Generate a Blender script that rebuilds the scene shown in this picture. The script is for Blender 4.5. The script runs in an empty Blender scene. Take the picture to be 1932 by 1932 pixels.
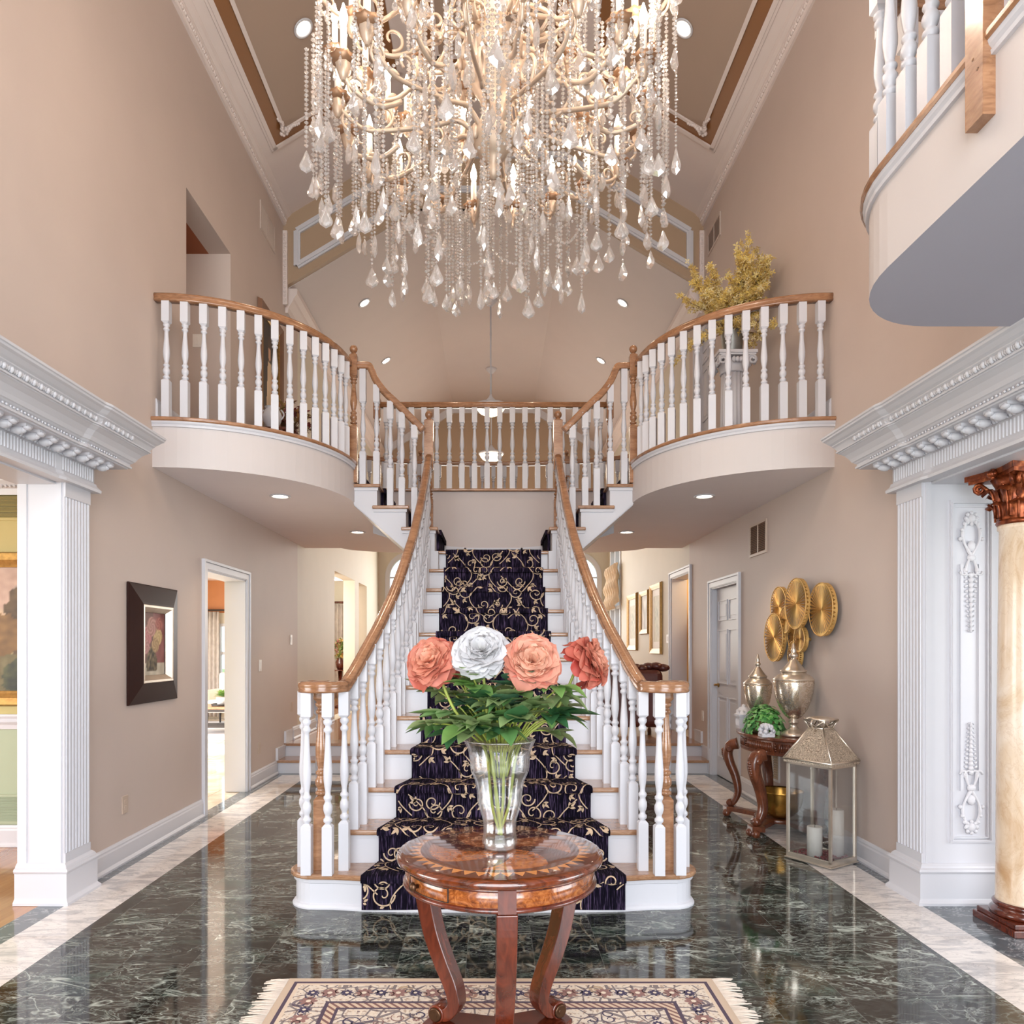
import bpy, math, random
import numpy as np
from mathutils import Vector, Matrix, noise as mnoise
R = random.Random(7)
S = bpy.context.scene
COL = S.collection
PI = math.pi

# ---------------------------------------------------------------- camera, world, lights, exposure
CAMH, F = 1.40, 1375.0
cam = bpy.data.objects.new('camera', bpy.data.cameras.new('camera'))
COL.objects.link(cam)
cam.location = (0, 0, CAMH)
cam.rotation_euler = (PI/2, 0, 0)
cam.data.sensor_width = 36.0
cam.data.lens = F/1932*36.0
cam.data.shift_x = 35/1932
cam.data.shift_y = 257/1932
cam.data.clip_start = 0.05
S.camera = cam
S.view_settings.view_transform = 'Standard'
S.view_settings.look = 'None'
S.view_settings.gamma = 1.0
S.view_settings.use_curve_mapping = False
S.view_settings.exposure = 0.37
S.cycles.max_bounces = 10
S.cycles.diffuse_bounces = 5
S.cycles.glossy_bounces = 4
S.cycles.transmission_bounces = 8
S.cycles.transparent_max_bounces = 24
S.cycles.sample_clamp_indirect = 4.0
S.cycles.caustics_reflective = False
S.cycles.caustics_refractive = False
wd = bpy.data.worlds.new('world'); S.world = wd; wd.use_nodes = True
bg = wd.node_tree.nodes['Background']
bg.inputs[0].default_value = (0.86, 0.93, 1.0, 1); bg.inputs[1].default_value = 2.6

def area(name, loc, look, sx, sy, power, col=(1, 1, 1), spread=None):
    l = bpy.data.lights.new(name, 'AREA'); l.shape = 'RECTANGLE'; l.size = sx; l.size_y = sy
    l.energy = power; l.color = col
    if spread: l.spread = spread
    o = bpy.data.objects.new(name, l); COL.objects.link(o); o.location = loc
    d = Vector(look) - Vector(loc)
    o.rotation_euler = d.to_track_quat('-Z', 'Y').to_euler()
    return o
def spot(name, loc, d, power, ang=1.9, col=(1, .78, .56), blend=.7, rad=.05):
    l = bpy.data.lights.new(name, 'SPOT'); l.energy = power; l.color = col; l.spot_size = ang; l.spot_blend = blend
    l.shadow_soft_size = rad
    o = bpy.data.objects.new(name, l); COL.objects.link(o); o.location = loc
    o.rotation_euler = Vector(d).to_track_quat('-Z', 'Y').to_euler()
    return o
def point(name, loc, power, col=(1, .78, .56), rad=.03):
    l = bpy.data.lights.new(name, 'POINT'); l.energy = power; l.color = col; l.shadow_soft_size = rad
    o = bpy.data.objects.new(name, l); COL.objects.link(o); o.location = loc
    return o
# daylight through the entrance glazing behind the camera
area('daylight_entrance', (0, -2.05, 2.9), (0, 6, 3.3), 4.2, 4.8, 262, (.92, .95, 1.0))
area('soffit_fill_low', (0, -2.0, .9), (0, 8, 3.4), 4.0, 1.5, 60, (.92, .96, 1.0))  # added fill, aimed up to lighten the balcony soffits
# daylight through the rear windows and side rooms
area('daylight_rear', (0, 15.25, 2.6), (0, 9, 2.2), 4.2, 2.6, 90, (1.0, .95, .88))
area('daylight_sunroom', (-6.8, 9.5, 1.6), (-3, 9.0, .8), 4.0, 2.2, 420, (1.0, .98, .95))
area('daylight_dining', (-5.8, 1.5, 1.7), (-2.5, 4.5, 1.2), 3.0, 2.0, 110, (1.0, .97, .92))
area('daylight_study', (5.6, 1.0, 1.7), (2.5, 3.6, 1.2), 3.0, 2.0, 90, (.95, .97, 1.0))

# ---------------------------------------------------------------- mesh builder
def vadd(a, b): return (a[0]+b[0], a[1]+b[1], a[2]+b[2])
class MB:
    def __init__(s): s.v = []; s.f = []; s.m = []; s.sm = []; s.c = None
    def add(s, vs, fs, m=0, sm=False):
        o = len(s.v); s.v.extend([tuple(p) for p in vs])
        for f in fs:
            s.f.append(tuple(i+o for i in f)); s.m.append(m); s.sm.append(sm)
        return s
    def box(s, x0, x1, y0, y1, z0, z1, m=0):
        if x0 > x1: x0, x1 = x1, x0
        if y0 > y1: y0, y1 = y1, y0
        if z0 > z1: z0, z1 = z1, z0
        return s.add([(x0,y0,z0),(x1,y0,z0),(x1,y1,z0),(x0,y1,z0),(x0,y0,z1),(x1,y0,z1),(x1,y1,z1),(x0,y1,z1)],
              [(0,3,2,1),(4,5,6,7),(0,1,5,4),(1,2,6,5),(2,3,7,6),(3,0,4,7)], m)
    def cbox(s, cx, cy, z0, z1, hx, hy=None, ch=.006, m=0, top=True):
        """square block with chamfered end(s)"""
        hy = hy or hx
        zs = [(z0, 1.0), (z1-ch*1.6, 1.0), (z1, .6)] if top else [(z0, .6), (z0+ch*1.6, 1.0), (z1, 1.0)]
        vs = []
        for z, k in zs: vs += [(cx-hx*k, cy-hy*k, z), (cx+hx*k, cy-hy*k, z), (cx+hx*k, cy+hy*k, z), (cx-hx*k, cy+hy*k, z)]
        fs = [(0,3,2,1), (8,9,10,11)]
        for r in range(2):
            for i in range(4):
                a, b = r*4+i, r*4+(i+1) % 4
                fs.append((a, b, b+4, a+4))
        return s.add(vs, fs, m)
    def obox(s, c, ax, ay, az, m=0):
        c, ax, ay, az = Vector(c), Vector(ax), Vector(ay), Vector(az)
        vs = [c+ax*i+ay*j+az*k for k in (-1, 1) for (i, j) in ((-1,-1),(1,-1),(1,1),(-1,1))]
        return s.add(vs, [(0,3,2,1),(4,5,6,7),(0,1,5,4),(1,2,6,5),(2,3,7,6),(3,0,4,7)], m)
    def bar(s, p0, p1, w, h, up=(0,0,1), m=0):
        p0, p1 = Vector(p0), Vector(p1); t = (p1-p0); L = t.length; t.normalize()
        sd = t.cross(Vector(up)).normalized(); u = sd.cross(t)
        return s.obox((p0+p1)/2, t*(L/2), sd*(w/2), u*(h/2), m)
    def tube(s, pts, r, seg=8, m=0, caps=True, sm=True):
        pts = [Vector(p) for p in pts]; n = len(pts)
        rs = r if isinstance(r, (list, tuple)) else [r]*n
        t0 = (pts[1]-pts[0]).normalized()
        a = Vector((0,0,1)) if abs(t0.z) < .9 else Vector((1,0,0))
        nn = (a - t0*a.dot(t0)).normalized()
        vs = []
        for i in range(n):
            t = (pts[min(i+1, n-1)]-pts[max(i-1, 0)])
            if t.length < 1e-9: t = t0.copy()
            t.normalize()
            nn = nn - t*nn.dot(t)
            if nn.length < 1e-6: nn = t.orthogonal()
            nn.normalize(); b = t.cross(nn)
            for k in range(seg):
                q = 2*PI*k/seg
                vs.append(pts[i] + (nn*math.cos(q)+b*math.sin(q))*rs[i])
        fs = []
        for i in range(n-1):
            for k in range(seg):
                k2 = (k+1) % seg
                fs.append((i*seg+k, i*seg+k2, (i+1)*seg+k2, (i+1)*seg+k))
        s.add(vs, fs, m, sm)
        if caps:
            o = len(s.v)-n*seg
            s.f.append(tuple(o+k for k in reversed(range(seg)))); s.m.append(m); s.sm.append(False)
            s.f.append(tuple(o+(n-1)*seg+k for k in range(seg))); s.m.append(m); s.sm.append(False)
        return s
    def lathe(s, prof, c=(0,0,0), seg=16, m=0, sm=True, mat=None, lobes=0, amp=0, caps=True):
        n = len(prof); vs = []
        for r, z in prof:
            for k in range(seg):
                q = 2*PI*k/seg
                rr = r*(1+amp*math.cos(lobes*q)) if lobes else r
                p = Vector((rr*math.cos(q), rr*math.sin(q), z))
                if mat is not None: p = mat @ p
                vs.append((p.x+c[0], p.y+c[1], p.z+c[2]))
        fs = []
        for i in range(n-1):
            for k in range(seg):
                k2 = (k+1) % seg
                fs.append((i*seg+k, i*seg+k2, (i+1)*seg+k2, (i+1)*seg+k))
        s.add(vs, fs, m, sm)
        o = len(s.v)-n*seg
        if caps and prof[0][0] > 1e-4: s.f.append(tuple(o+k for k in reversed(range(seg)))); s.m.append(m); s.sm.append(False)
        if caps and prof[-1][0] > 1e-4: s.f.append(tuple(o+(n-1)*seg+k for k in range(seg))); s.m.append(m); s.sm.append(False)
        return s
    def ball(s, c, r, seg=10, rings=7, m=0, mat=None):
        rx, ry, rz = (r, r, r) if not isinstance(r, (tuple, list)) else r
        vs = []; fs = []
        for i in range(rings+1):
            ph = PI*i/rings
            for k in range(seg):
                q = 2*PI*k/seg
                p = Vector((rx*math.sin(ph)*math.cos(q), ry*math.sin(ph)*math.sin(q), -rz*math.cos(ph)))
                if mat is not None: p = mat @ p
                vs.append((p.x+c[0], p.y+c[1], p.z+c[2]))
        for i in range(rings):
            for k in range(seg):
                k2 = (k+1) % seg
                fs.append((i*seg+k, i*seg+k2, (i+1)*seg+k2, (i+1)*seg+k))
        return s.add(vs, fs, m, True)
    def prism(s, poly, z0, z1, m=0, mb=None, ms=None, axis='z'):
        """poly: list of 2-D points, extruded along an axis"""
        n = len(poly)
        ar = sum(poly[i][0]*poly[(i+1) % n][1]-poly[(i+1) % n][0]*poly[i][1] for i in range(n))
        if ar < 0: poly = poly[::-1]
        def P(p, z): return (p[0], p[1], z) if axis == 'z' else ((p[0], z, p[1]) if axis == 'y' else (z, p[0], p[1]))
        vs = [P(p, z0) for p in poly]+[P(p, z1) for p in poly]
        bot, top = tuple(reversed(range(n))), tuple(range(n, 2*n))
        sides = [(i, (i+1) % n, n+(i+1) % n, n+i) for i in range(n)]
        if axis == 'y':
            bot, top = bot[::-1], top[::-1]; sides = [f[::-1] for f in sides]
        s.add(vs, [], m); o = len(s.v)-2*n
        for f, mm in [(bot, m if mb is None else mb), (top, m)]+[(q, m if ms is None else ms) for q in sides]:
            s.f.append(tuple(i+o for i in f)); s.m.append(mm); s.sm.append(False)
        return s
    def planpath(s, path, prof, sign=1, m=0, closed=False, sm=False):
        """sweep a profile [(offset, z)] along a plan polyline with mitred corners; sign picks the side"""
        n = len(path); P = [Vector((p[0], p[1])) for p in path]
        vs = []
        for i in range(n):
            if closed: d0 = (P[i]-P[i-1]).normalized(); d1 = (P[(i+1) % n]-P[i]).normalized()
            else:
                d0 = (P[i]-P[i-1]).normalized() if i else (P[1]-P[0]).normalized()
                d1 = (P[i+1]-P[i]).normalized() if i < n-1 else d0
            n0 = Vector((d0.y, -d0.x))*sign; n1 = Vector((d1.y, -d1.x))*sign
            b = n0+n1
            if b.length < 1e-6: b = n0
            b.normalize(); k = 1/max(.3, b.dot(n0))
            for o, z in prof: vs.append((P[i].x+b.x*o*k, P[i].y+b.y*o*k, z))
        q = len(prof); fs = []
        for i in range(n if closed else n-1):
            j = (i+1) % n
            for k in range(q-1):
                f = (i*q+k, j*q+k, j*q+k+1, i*q+k+1)
                fs.append(f if sign > 0 else f[::-1])
        s.add(vs, fs, m, sm)
        if not closed:
            o = len(s.v)-n*q
            a = tuple(o+k for k in range(q)); b = tuple(o+(n-1)*q+k for k in reversed(range(q)))
            if sign < 0: a, b = a[::-1], b[::-1]
            for f in (a, b): s.f.append(f); s.m.append(m); s.sm.append(False)
        return s
    def rail(s, pts, prof, side=None, m=0, sm=True, caps=True, upz=True):
        """sweep a closed cross-section [(across, up)] along a 3-D path"""
        pts = [Vector(p) for p in pts]; n = len(pts); q = len(prof); vs = []
        for i in range(n):
            t = (pts[min(i+1, n-1)]-pts[max(i-1, 0)]).normalized()
            sd = Vector(side) if side else Vector((t.y, -t.x, 0)).normalized()
            up = sd.cross(t).normalized()
            for a, b in prof: vs.append(pts[i]+sd*a+up*b)
        fs = []
        for i in range(n-1):
            for k in range(q):
                k2 = (k+1) % q
                fs.append((i*q+k, i*q+k2, (i+1)*q+k2, (i+1)*q+k))
        s.add(vs, fs, m, sm)
        if caps:
            o = len(s.v)-n*q
            s.f.append(tuple(o+k for k in reversed(range(q)))); s.m.append(m); s.sm.append(False)
            s.f.append(tuple(o+(n-1)*q+k for k in range(q))); s.m.append(m); s.sm.append(False)
        return s
    def grid(s, fn, nu, nv, m=0, sm=True):
        vs = [fn(i/nu, j/nv) for j in range(nv+1) for i in range(nu+1)]
        w = nu+1
        fs = [(j*w+i, j*w+i+1, (j+1)*w+i+1, (j+1)*w+i) for j in range(nv) for i in range(nu)]
        return s.add(vs, fs, m, sm)
    def merge(s, o, M):
        s.add([M @ Vector(p) for p in o.v], [], 0); b = len(s.v)-len(o.v)
        for f, m, q in zip(o.f, o.m, o.sm): s.f.append(tuple(i+b for i in f)); s.m.append(m); s.sm.append(q)
        return s
    def mesh(s, name, mats):
        me = bpy.data.meshes.new(name)
        me.from_pydata(s.v, [], s.f)
        for m in (mats if isinstance(mats, (list, tuple)) else [mats]): me.materials.append(m)
        me.polygons.foreach_set('material_index', s.m)
        me.polygons.foreach_set('use_smooth', s.sm)
        if s.c is not None:
            a = me.color_attributes.new('Col', 'FLOAT_COLOR', 'POINT')
            a.data.foreach_set('color', np.array(s.c, dtype=np.float32).ravel())
        me.update()
        return me
    def build(s, name, mats, parent=None, local=False, bevel=0, kind=None):
        o = bpy.data.objects.new(name, s.mesh(name, mats)); COL.objects.link(o)
        if parent is not None:
            o.parent = parent
            if not local and parent.type == 'EMPTY': o.matrix_parent_inverse = Matrix.Translation(parent.location).inverted()
        if bevel:
            b = o.modifiers.new('bevel', 'BEVEL'); b.width = bevel; b.segments = 2; b.limit_method = 'ANGLE'; b.angle_limit = .6
        if kind: o['kind'] = kind
        return o
def inst(o, parent, M=None, name=None):
    c = o.copy(); COL.objects.link(c); c.parent = parent
    c.matrix_parent_inverse = Matrix.Identity(4)
    if M is not None: c.matrix_basis = M
    return c
def tag(o, label, cat, group=None):
    o['label'] = label; o['category'] = cat
    if group: o['group'] = group
    return o
def thing(name, label, cat, loc=(0,0,0), group=None):
    o = bpy.data.objects.new(name, None); COL.objects.link(o); o.location = loc; o.empty_display_size = .1
    return tag(o, label, cat, group)
def copy_tree(o, parent=None, loc=None):
    c = o.copy(); COL.objects.link(c)
    if parent is not None:
        c.parent = parent; c.matrix_parent_inverse = o.matrix_parent_inverse.copy()
    if loc is not None: c.location = loc
    for ch in list(o.children): copy_tree(ch, c)
    return c
def struct(name, mb, mats, **k): return mb.build(name, mats, kind='structure', **k)
def T(x, y, z): return Matrix.Translation((x, y, z))
def RZ(a): return Matrix.Rotation(a, 4, 'Z')
def lerp(a, b, t): return a+(b-a)*t
def interp(tab, x):
    if x <= tab[0][0]: return tab[0][1]
    for (a, b), (c, d) in zip(tab, tab[1:]):
        if x <= c: return b+(d-b)*(x-a)/(c-a)
    return tab[-1][1]
def smooth(pts, k=6):
    """Catmull-Rom through points"""
    P = [Vector(p) for p in pts]; out = []
    for i in range(len(P)-1):
        a, b, c, d = P[max(i-1, 0)], P[i], P[i+1], P[min(i+2, len(P)-1)]
        for j in range(k):
            t = j/k
            out.append(.5*((2*b)+(c-a)*t+(2*a-5*b+4*c-d)*t*t+(3*b-a-3*c+d)*t**3))
    out.append(P[-1]); return out

# ---------------------------------------------------------------- materials
def srgb(r, g, b):
    f = lambda c: (c/255/12.92) if c/255 <= .04045 else ((c/255+.055)/1.055)**2.4
    return (f(r), f(g), f(b), 1)
def newmat(name):
    m = bpy.data.materials.new(name); m.use_nodes = True
    return m, m.node_tree.nodes, m.node_tree.links, m.node_tree.nodes['Principled BSDF']
class NT:
    """tiny node helper"""
    def __init__(s, nt): s.n = nt.nodes; s.l = nt.links
    def node(s, t, **k):
        x = s.n.new(t)
        for a, b in k.items(): setattr(x, a, b)
        return x
    def put(s, sock, v):
        if hasattr(v, 'is_output'): s.l.new(v, sock)
        else: sock.default_value = v
    def math(s, op, a, b=0.0, c=None):
        x = s.node('ShaderNodeMath', operation=op); s.put(x.inputs[0], a); s.put(x.inputs[1], b)
        if c is not None: s.put(x.inputs[2], c)
        return x.outputs[0]
    def mix(s, f, a, b):
        x = s.node('ShaderNodeMix', data_type='RGBA'); s.put(x.inputs[0], f); s.put(x.inputs[6], a); s.put(x.inputs[7], b)
        return x.outputs[2]
    def ramp(s, f, stops):
        x = s.node('ShaderNodeValToRGB'); s.put(x.inputs[0], f); e = x.color_ramp.elements
        while len(e) < len(stops): e.new(.5)
        for i, (p, c) in enumerate(stops): e[i].position = p; e[i].color = c if len(c) == 4 else (*c, 1)
        return x.outputs[0]
    def noise(s, vec=None, scale=5, detail=4, rough=.5, dist=0, out=0):
        x = s.node('ShaderNodeTexNoise'); x.inputs['Scale'].default_value = scale; x.inputs['Detail'].default_value = detail
        x.inputs['Roughness'].default_value = rough; x.inputs['Distortion'].default_value = dist
        if vec is not None: s.l.new(vec, x.inputs['Vector'])
        return x.outputs[out]
    def obj(s): return s.node('ShaderNodeTexCoord').outputs['Object']
    def scale(s, v, sc, loc=(0,0,0)):
        x = s.node('ShaderNodeMapping'); s.l.new(v, x.inputs[0]); x.inputs['Scale'].default_value = sc; x.inputs['Location'].default_value = loc
        return x.outputs[0]
    def sep(s, v):
        x = s.node('ShaderNodeSeparateXYZ'); s.l.new(v, x.inputs[0]); return x.outputs
    def bump(s, h, strength=.2, dist=.01):
        x = s.node('ShaderNodeBump'); x.inputs['Strength'].default_value = strength; x.inputs['Distance'].default_value = dist
        s.l.new(h, x.inputs['Height']); return x.outputs[0]
def paint(name, c, rough=.5, var=.03, bump=0.0, metal=0, coat=0, scale=3, spec=.5):
    m, n, l, p = newmat(name); t = NT(m.node_tree)
    c2 = tuple(max(0, x*(1-var)) for x in c[:3])+(1,)
    c3 = tuple(min(1, x*(1+var)) for x in c[:3])+(1,)
    nz = t.noise(t.obj(), scale, 3)
    l.new(t.ramp(nz, [(.3, c2), (.7, c3)]), p.inputs['Base Color'])
    p.inputs['Roughness'].default_value = rough; p.inputs['Metallic'].default_value = metal
    p.inputs['Coat Weight'].default_value = coat; p.inputs['Coat Roughness'].default_value = .1
    p.inputs['Specular IOR Level'].default_value = spec
    if bump: l.new(t.bump(t.noise(t.obj(), 220, 2), bump, .002), p.inputs['Normal'])
    return m
def wood(name, dark, light, scale=(1,1,1), rough=.3, coat=.4, grain=18):
    m, n, l, p = newmat(name); t = NT(m.node_tree)
    v = t.scale(t.obj(), scale)
    a = t.noise(v, grain, 5, .6, 1.2); b = t.noise(v, grain*.22, 3, .5, .6)
    f = t.math('ADD', t.math('MULTIPLY', a, .6), t.math('MULTIPLY', b, .4))
    l.new(t.ramp(f, [(.34, dark), (.62, light)]), p.inputs['Base Color'])
    p.inputs['Roughness'].default_value = rough; p.inputs['Coat Weight'].default_value = coat; p.inputs['Coat Roughness'].default_value = .12
    l.new(t.bump(a, .08, .002), p.inputs['Normal'])
    return m
def emit(name, c, s):
    m, n, l, p = newmat(name)
    p.inputs['Base Color'].default_value = c; p.inputs['Emission Color'].default_value = c; p.inputs['Emission Strength'].default_value = s
    return m
def attrmat(name, rough=.6, bump=0, sheen=0, trans=0):
    m, n, l, p = newmat(name); t = NT(m.node_tree)
    a = t.node('ShaderNodeAttribute', attribute_name='Col')
    l.new(a.outputs['Color'], p.inputs['Base Color']); p.inputs['Roughness'].default_value = rough
    if trans:
        tr = t.node('ShaderNodeBsdfTranslucent'); l.new(a.outputs['Color'], tr.inputs[0])
        mx = t.node('ShaderNodeMixShader'); mx.inputs[0].default_value = trans
        l.new(p.outputs[0], mx.inputs[1]); l.new(tr.outputs[0], mx.inputs[2]); l.new(mx.outputs[0], n['Material Output'].inputs[0])
    if bump: l.new(t.bump(t.noise(t.obj(), 60, 4), bump, .004), p.inputs['Normal'])
    return m
def thinglass(name, tint=(.96, .97, .97, 1), refl=.06, edge=.5, rough=.02):
    m, n, l, p = newmat(name); t = NT(m.node_tree); n.remove(p)
    tr = t.node('ShaderNodeBsdfTransparent'); tr.inputs[0].default_value = tint
    gl = t.node('ShaderNodeBsdfGlossy'); gl.inputs['Roughness'].default_value = rough
    lw = t.node('ShaderNodeLayerWeight'); lw.inputs[0].default_value = .35
    f = t.math('ADD', t.math('MULTIPLY', lw.outputs['Facing'], edge), refl)
    mx = t.node('ShaderNodeMixShader'); l.new(f, mx.inputs[0]); l.new(tr.outputs[0], mx.inputs[1]); l.new(gl.outputs[0], mx.inputs[2])
    l.new(mx.outputs[0], n['Material Output'].inputs[0]); return m
def crystal(name):
    m, n, l, p = newmat(name); t = NT(m.node_tree); n.remove(p)
    g = t.node('ShaderNodeBsdfGlass'); g.inputs['IOR'].default_value = 1.55; g.inputs['Roughness'].default_value = .0; g.inputs['Color'].default_value = (1, .99, .98, 1)
    tr = t.node('ShaderNodeBsdfTransparent'); tr.inputs[0].default_value = (1, .99, .98, 1)
    gl = t.node('ShaderNodeBsdfGlossy'); gl.inputs['Roughness'].default_value = .08; gl.inputs[0].default_value = (1, .97, .95, 1)
    df = t.node('ShaderNodeBsdfTranslucent'); df.inputs[0].default_value = (1, .97, .94, 1)
    def mx(f, a, b):
        x = t.node('ShaderNodeMixShader'); x.inputs[0].default_value = f; l.new(a.outputs[0], x.inputs[1]); l.new(b.outputs[0], x.inputs[2]); return x
    dd = t.node('ShaderNodeBsdfDiffuse'); dd.inputs[0].default_value = (.95, .92, .90, 1)
    o = mx(.40, mx(.35, g, tr), mx(.55, gl, mx(.5, df, dd)))
    l.new(o.outputs[0], n['Material Output'].inputs[0]); return m

M = {}
M['wall'] = paint('taupe_wall_paint', srgb(200, 184, 175), .55, .015, .05)
M['wallfam'] = paint('cream_wall_paint', srgb(212, 204, 188), .55, .015, .05)
M['fascia'] = paint('pale_fascia_paint', srgb(207, 199, 197), .55, .01, .05)
M['ceil'] = paint('blush_ceiling_paint', srgb(200, 189, 186), .6, .012, .05)
M['ceilpale'] = paint('pale_ceiling_border_paint', srgb(226, 214, 210), .55, .01, .05)
M['ceilpanel'] = paint('taupe_ceiling_panel_paint', srgb(172, 150, 134), .6, .012, .05)
M['bronze_paint'] = paint('bronze_stripe_paint', srgb(140, 92, 48), .5, .03)
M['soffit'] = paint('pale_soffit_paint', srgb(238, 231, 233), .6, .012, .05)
M['soffit2'] = paint('shaded_soffit_paint', srgb(178, 176, 188), .6, .012, .05)  # soffit paint with the near balcony's cool shade put into the colour
M['gable'] = paint('brown_gable_paint', srgb(172, 148, 124), .6, .012, .05)
M['white'] = paint('white_trim_paint', srgb(207, 207, 213), .38, .008)
M['white2'] = paint('white_plaster', srgb(212, 211, 216), .5, .02, .2, scale=12)
M['oak'] = wood('oak', srgb(126, 86, 58), srgb(172, 126, 92), (1, 1, 4), .22, .5, 14)
M['oakx'] = wood('oak_boards', srgb(134, 94, 66), srgb(178, 138, 106), (3, 12, 12), .22, .5, 6)
M['mahog'] = wood('mahogany', srgb(54, 19, 11), srgb(106, 45, 26), (4, 4, 1), .2, .7, 8)
M['walnut'] = wood('carved_walnut', srgb(74, 36, 22), srgb(126, 70, 44), (4, 4, 1.5), .28, .4, 9)
M['dark'] = paint('near_black', srgb(26, 22, 24), .5, .1)
M['bronze'] = paint('dark_bronze', srgb(92, 66, 48), .35, .15, metal=.8, scale=30)
M['champ'] = paint('champagne_gilt', srgb(206, 182, 160), .36, .08, metal=.3, scale=25)
M['champdark'] = paint('antique_gilt', srgb(150, 114, 86), .38, .2, metal=.4, scale=25)
M['gold'] = paint('brushed_gold', srgb(218, 176, 108), .46, .12, metal=.65, scale=14)
M['goldframe'] = paint('gilt_frame', srgb(158, 120, 66), .35, .2, metal=.7, scale=40)
M['nickel'] = paint('warm_nickel', srgb(222, 210, 194), .28, .06, metal=.85, scale=20)
M['cream'] = paint('cream_candle', srgb(250, 238, 222), .4, .02)
M['crystal'] = crystal('cut_crystal')
M['bulb'] = emit('lit_bulb', (1, .84, .66, 1), 26)
M['lens'] = emit('lit_downlight', (1, .86, .68, 1), 14)
M['bowl'] = emit('lit_glass_bowl', (1, .86, .62, 1), 2.2)
M['glass'] = thinglass('thin_glass')
M['vase'] = thinglass('vase_glass', (.97, .97, .975, 1), .05, .55, .03)
M['attr'] = attrmat('painted_canvas', .5, .3)
M['petal'] = attrmat('petals', .55, 0, 0, .3)
M['leafm'] = attrmat('leaves', .4, 0, 0, .2)
M['leather'] = paint('brown_leather', srgb(84, 40, 34), .35, .2, .3, scale=8)
M['plastic'] = paint('white_plastic', srgb(236, 230, 224), .35, .01)
M['taupeplastic'] = paint('taupe_plastic', srgb(196, 176, 160), .4, .01)
M['olive'] = paint('olive_wall_paint', srgb(190, 172, 112), .55, .02)
M['sage'] = paint('sage_wall_paint', srgb(166, 176, 150), .55, .02)
M['orange'] = paint('orange_wall_paint', srgb(178, 112, 64), .55, .02)
M['dirtorange'] = paint('terracotta_ceiling_paint', srgb(150, 82, 46), .6, .03)
M['drape'] = paint('grey_drape', srgb(196, 188, 182), .8, .12, scale=10)
M['champdrape'] = paint('champagne_drape', srgb(226, 204, 176), .5, .1, scale=10)
M['fringe'] = paint('cotton_fringe', srgb(222, 208, 194), .8, .08, scale=30)
M['wax'] = paint('white_wax', srgb(246, 240, 232), .5, .01)
M['potpourri'] = paint('dried_petals', srgb(140, 62, 66), .8, .35, scale=90)
M['soil'] = paint('moss', srgb(90, 80, 50), .9, .3, scale=60)
M['galv'] = paint('galvanized', srgb(140, 140, 138), .4, .2, metal=.7, scale=9)
M['stemm'] = paint('green_stem', srgb(150, 160, 70), .5, .15, scale=30)
M['twig'] = paint('twig', srgb(112, 88, 60), .7, .2, scale=40)
M['upholst'] = paint('ivory_upholstery', srgb(226, 216, 206), .8, .04, .2)
M['jet'] = paint('dark_iron', srgb(52, 46, 44), .45, .1)
M['brassbowl'] = paint('aged_brass', srgb(176, 132, 62), .25, .35, metal=.9, scale=16)
M['powder'] = paint('gold_wall_paint', srgb(222, 186, 128), .55, .02)
M['lawn'] = paint('garden_lawn', srgb(120, 150, 90), .9, .3, scale=2)

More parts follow.
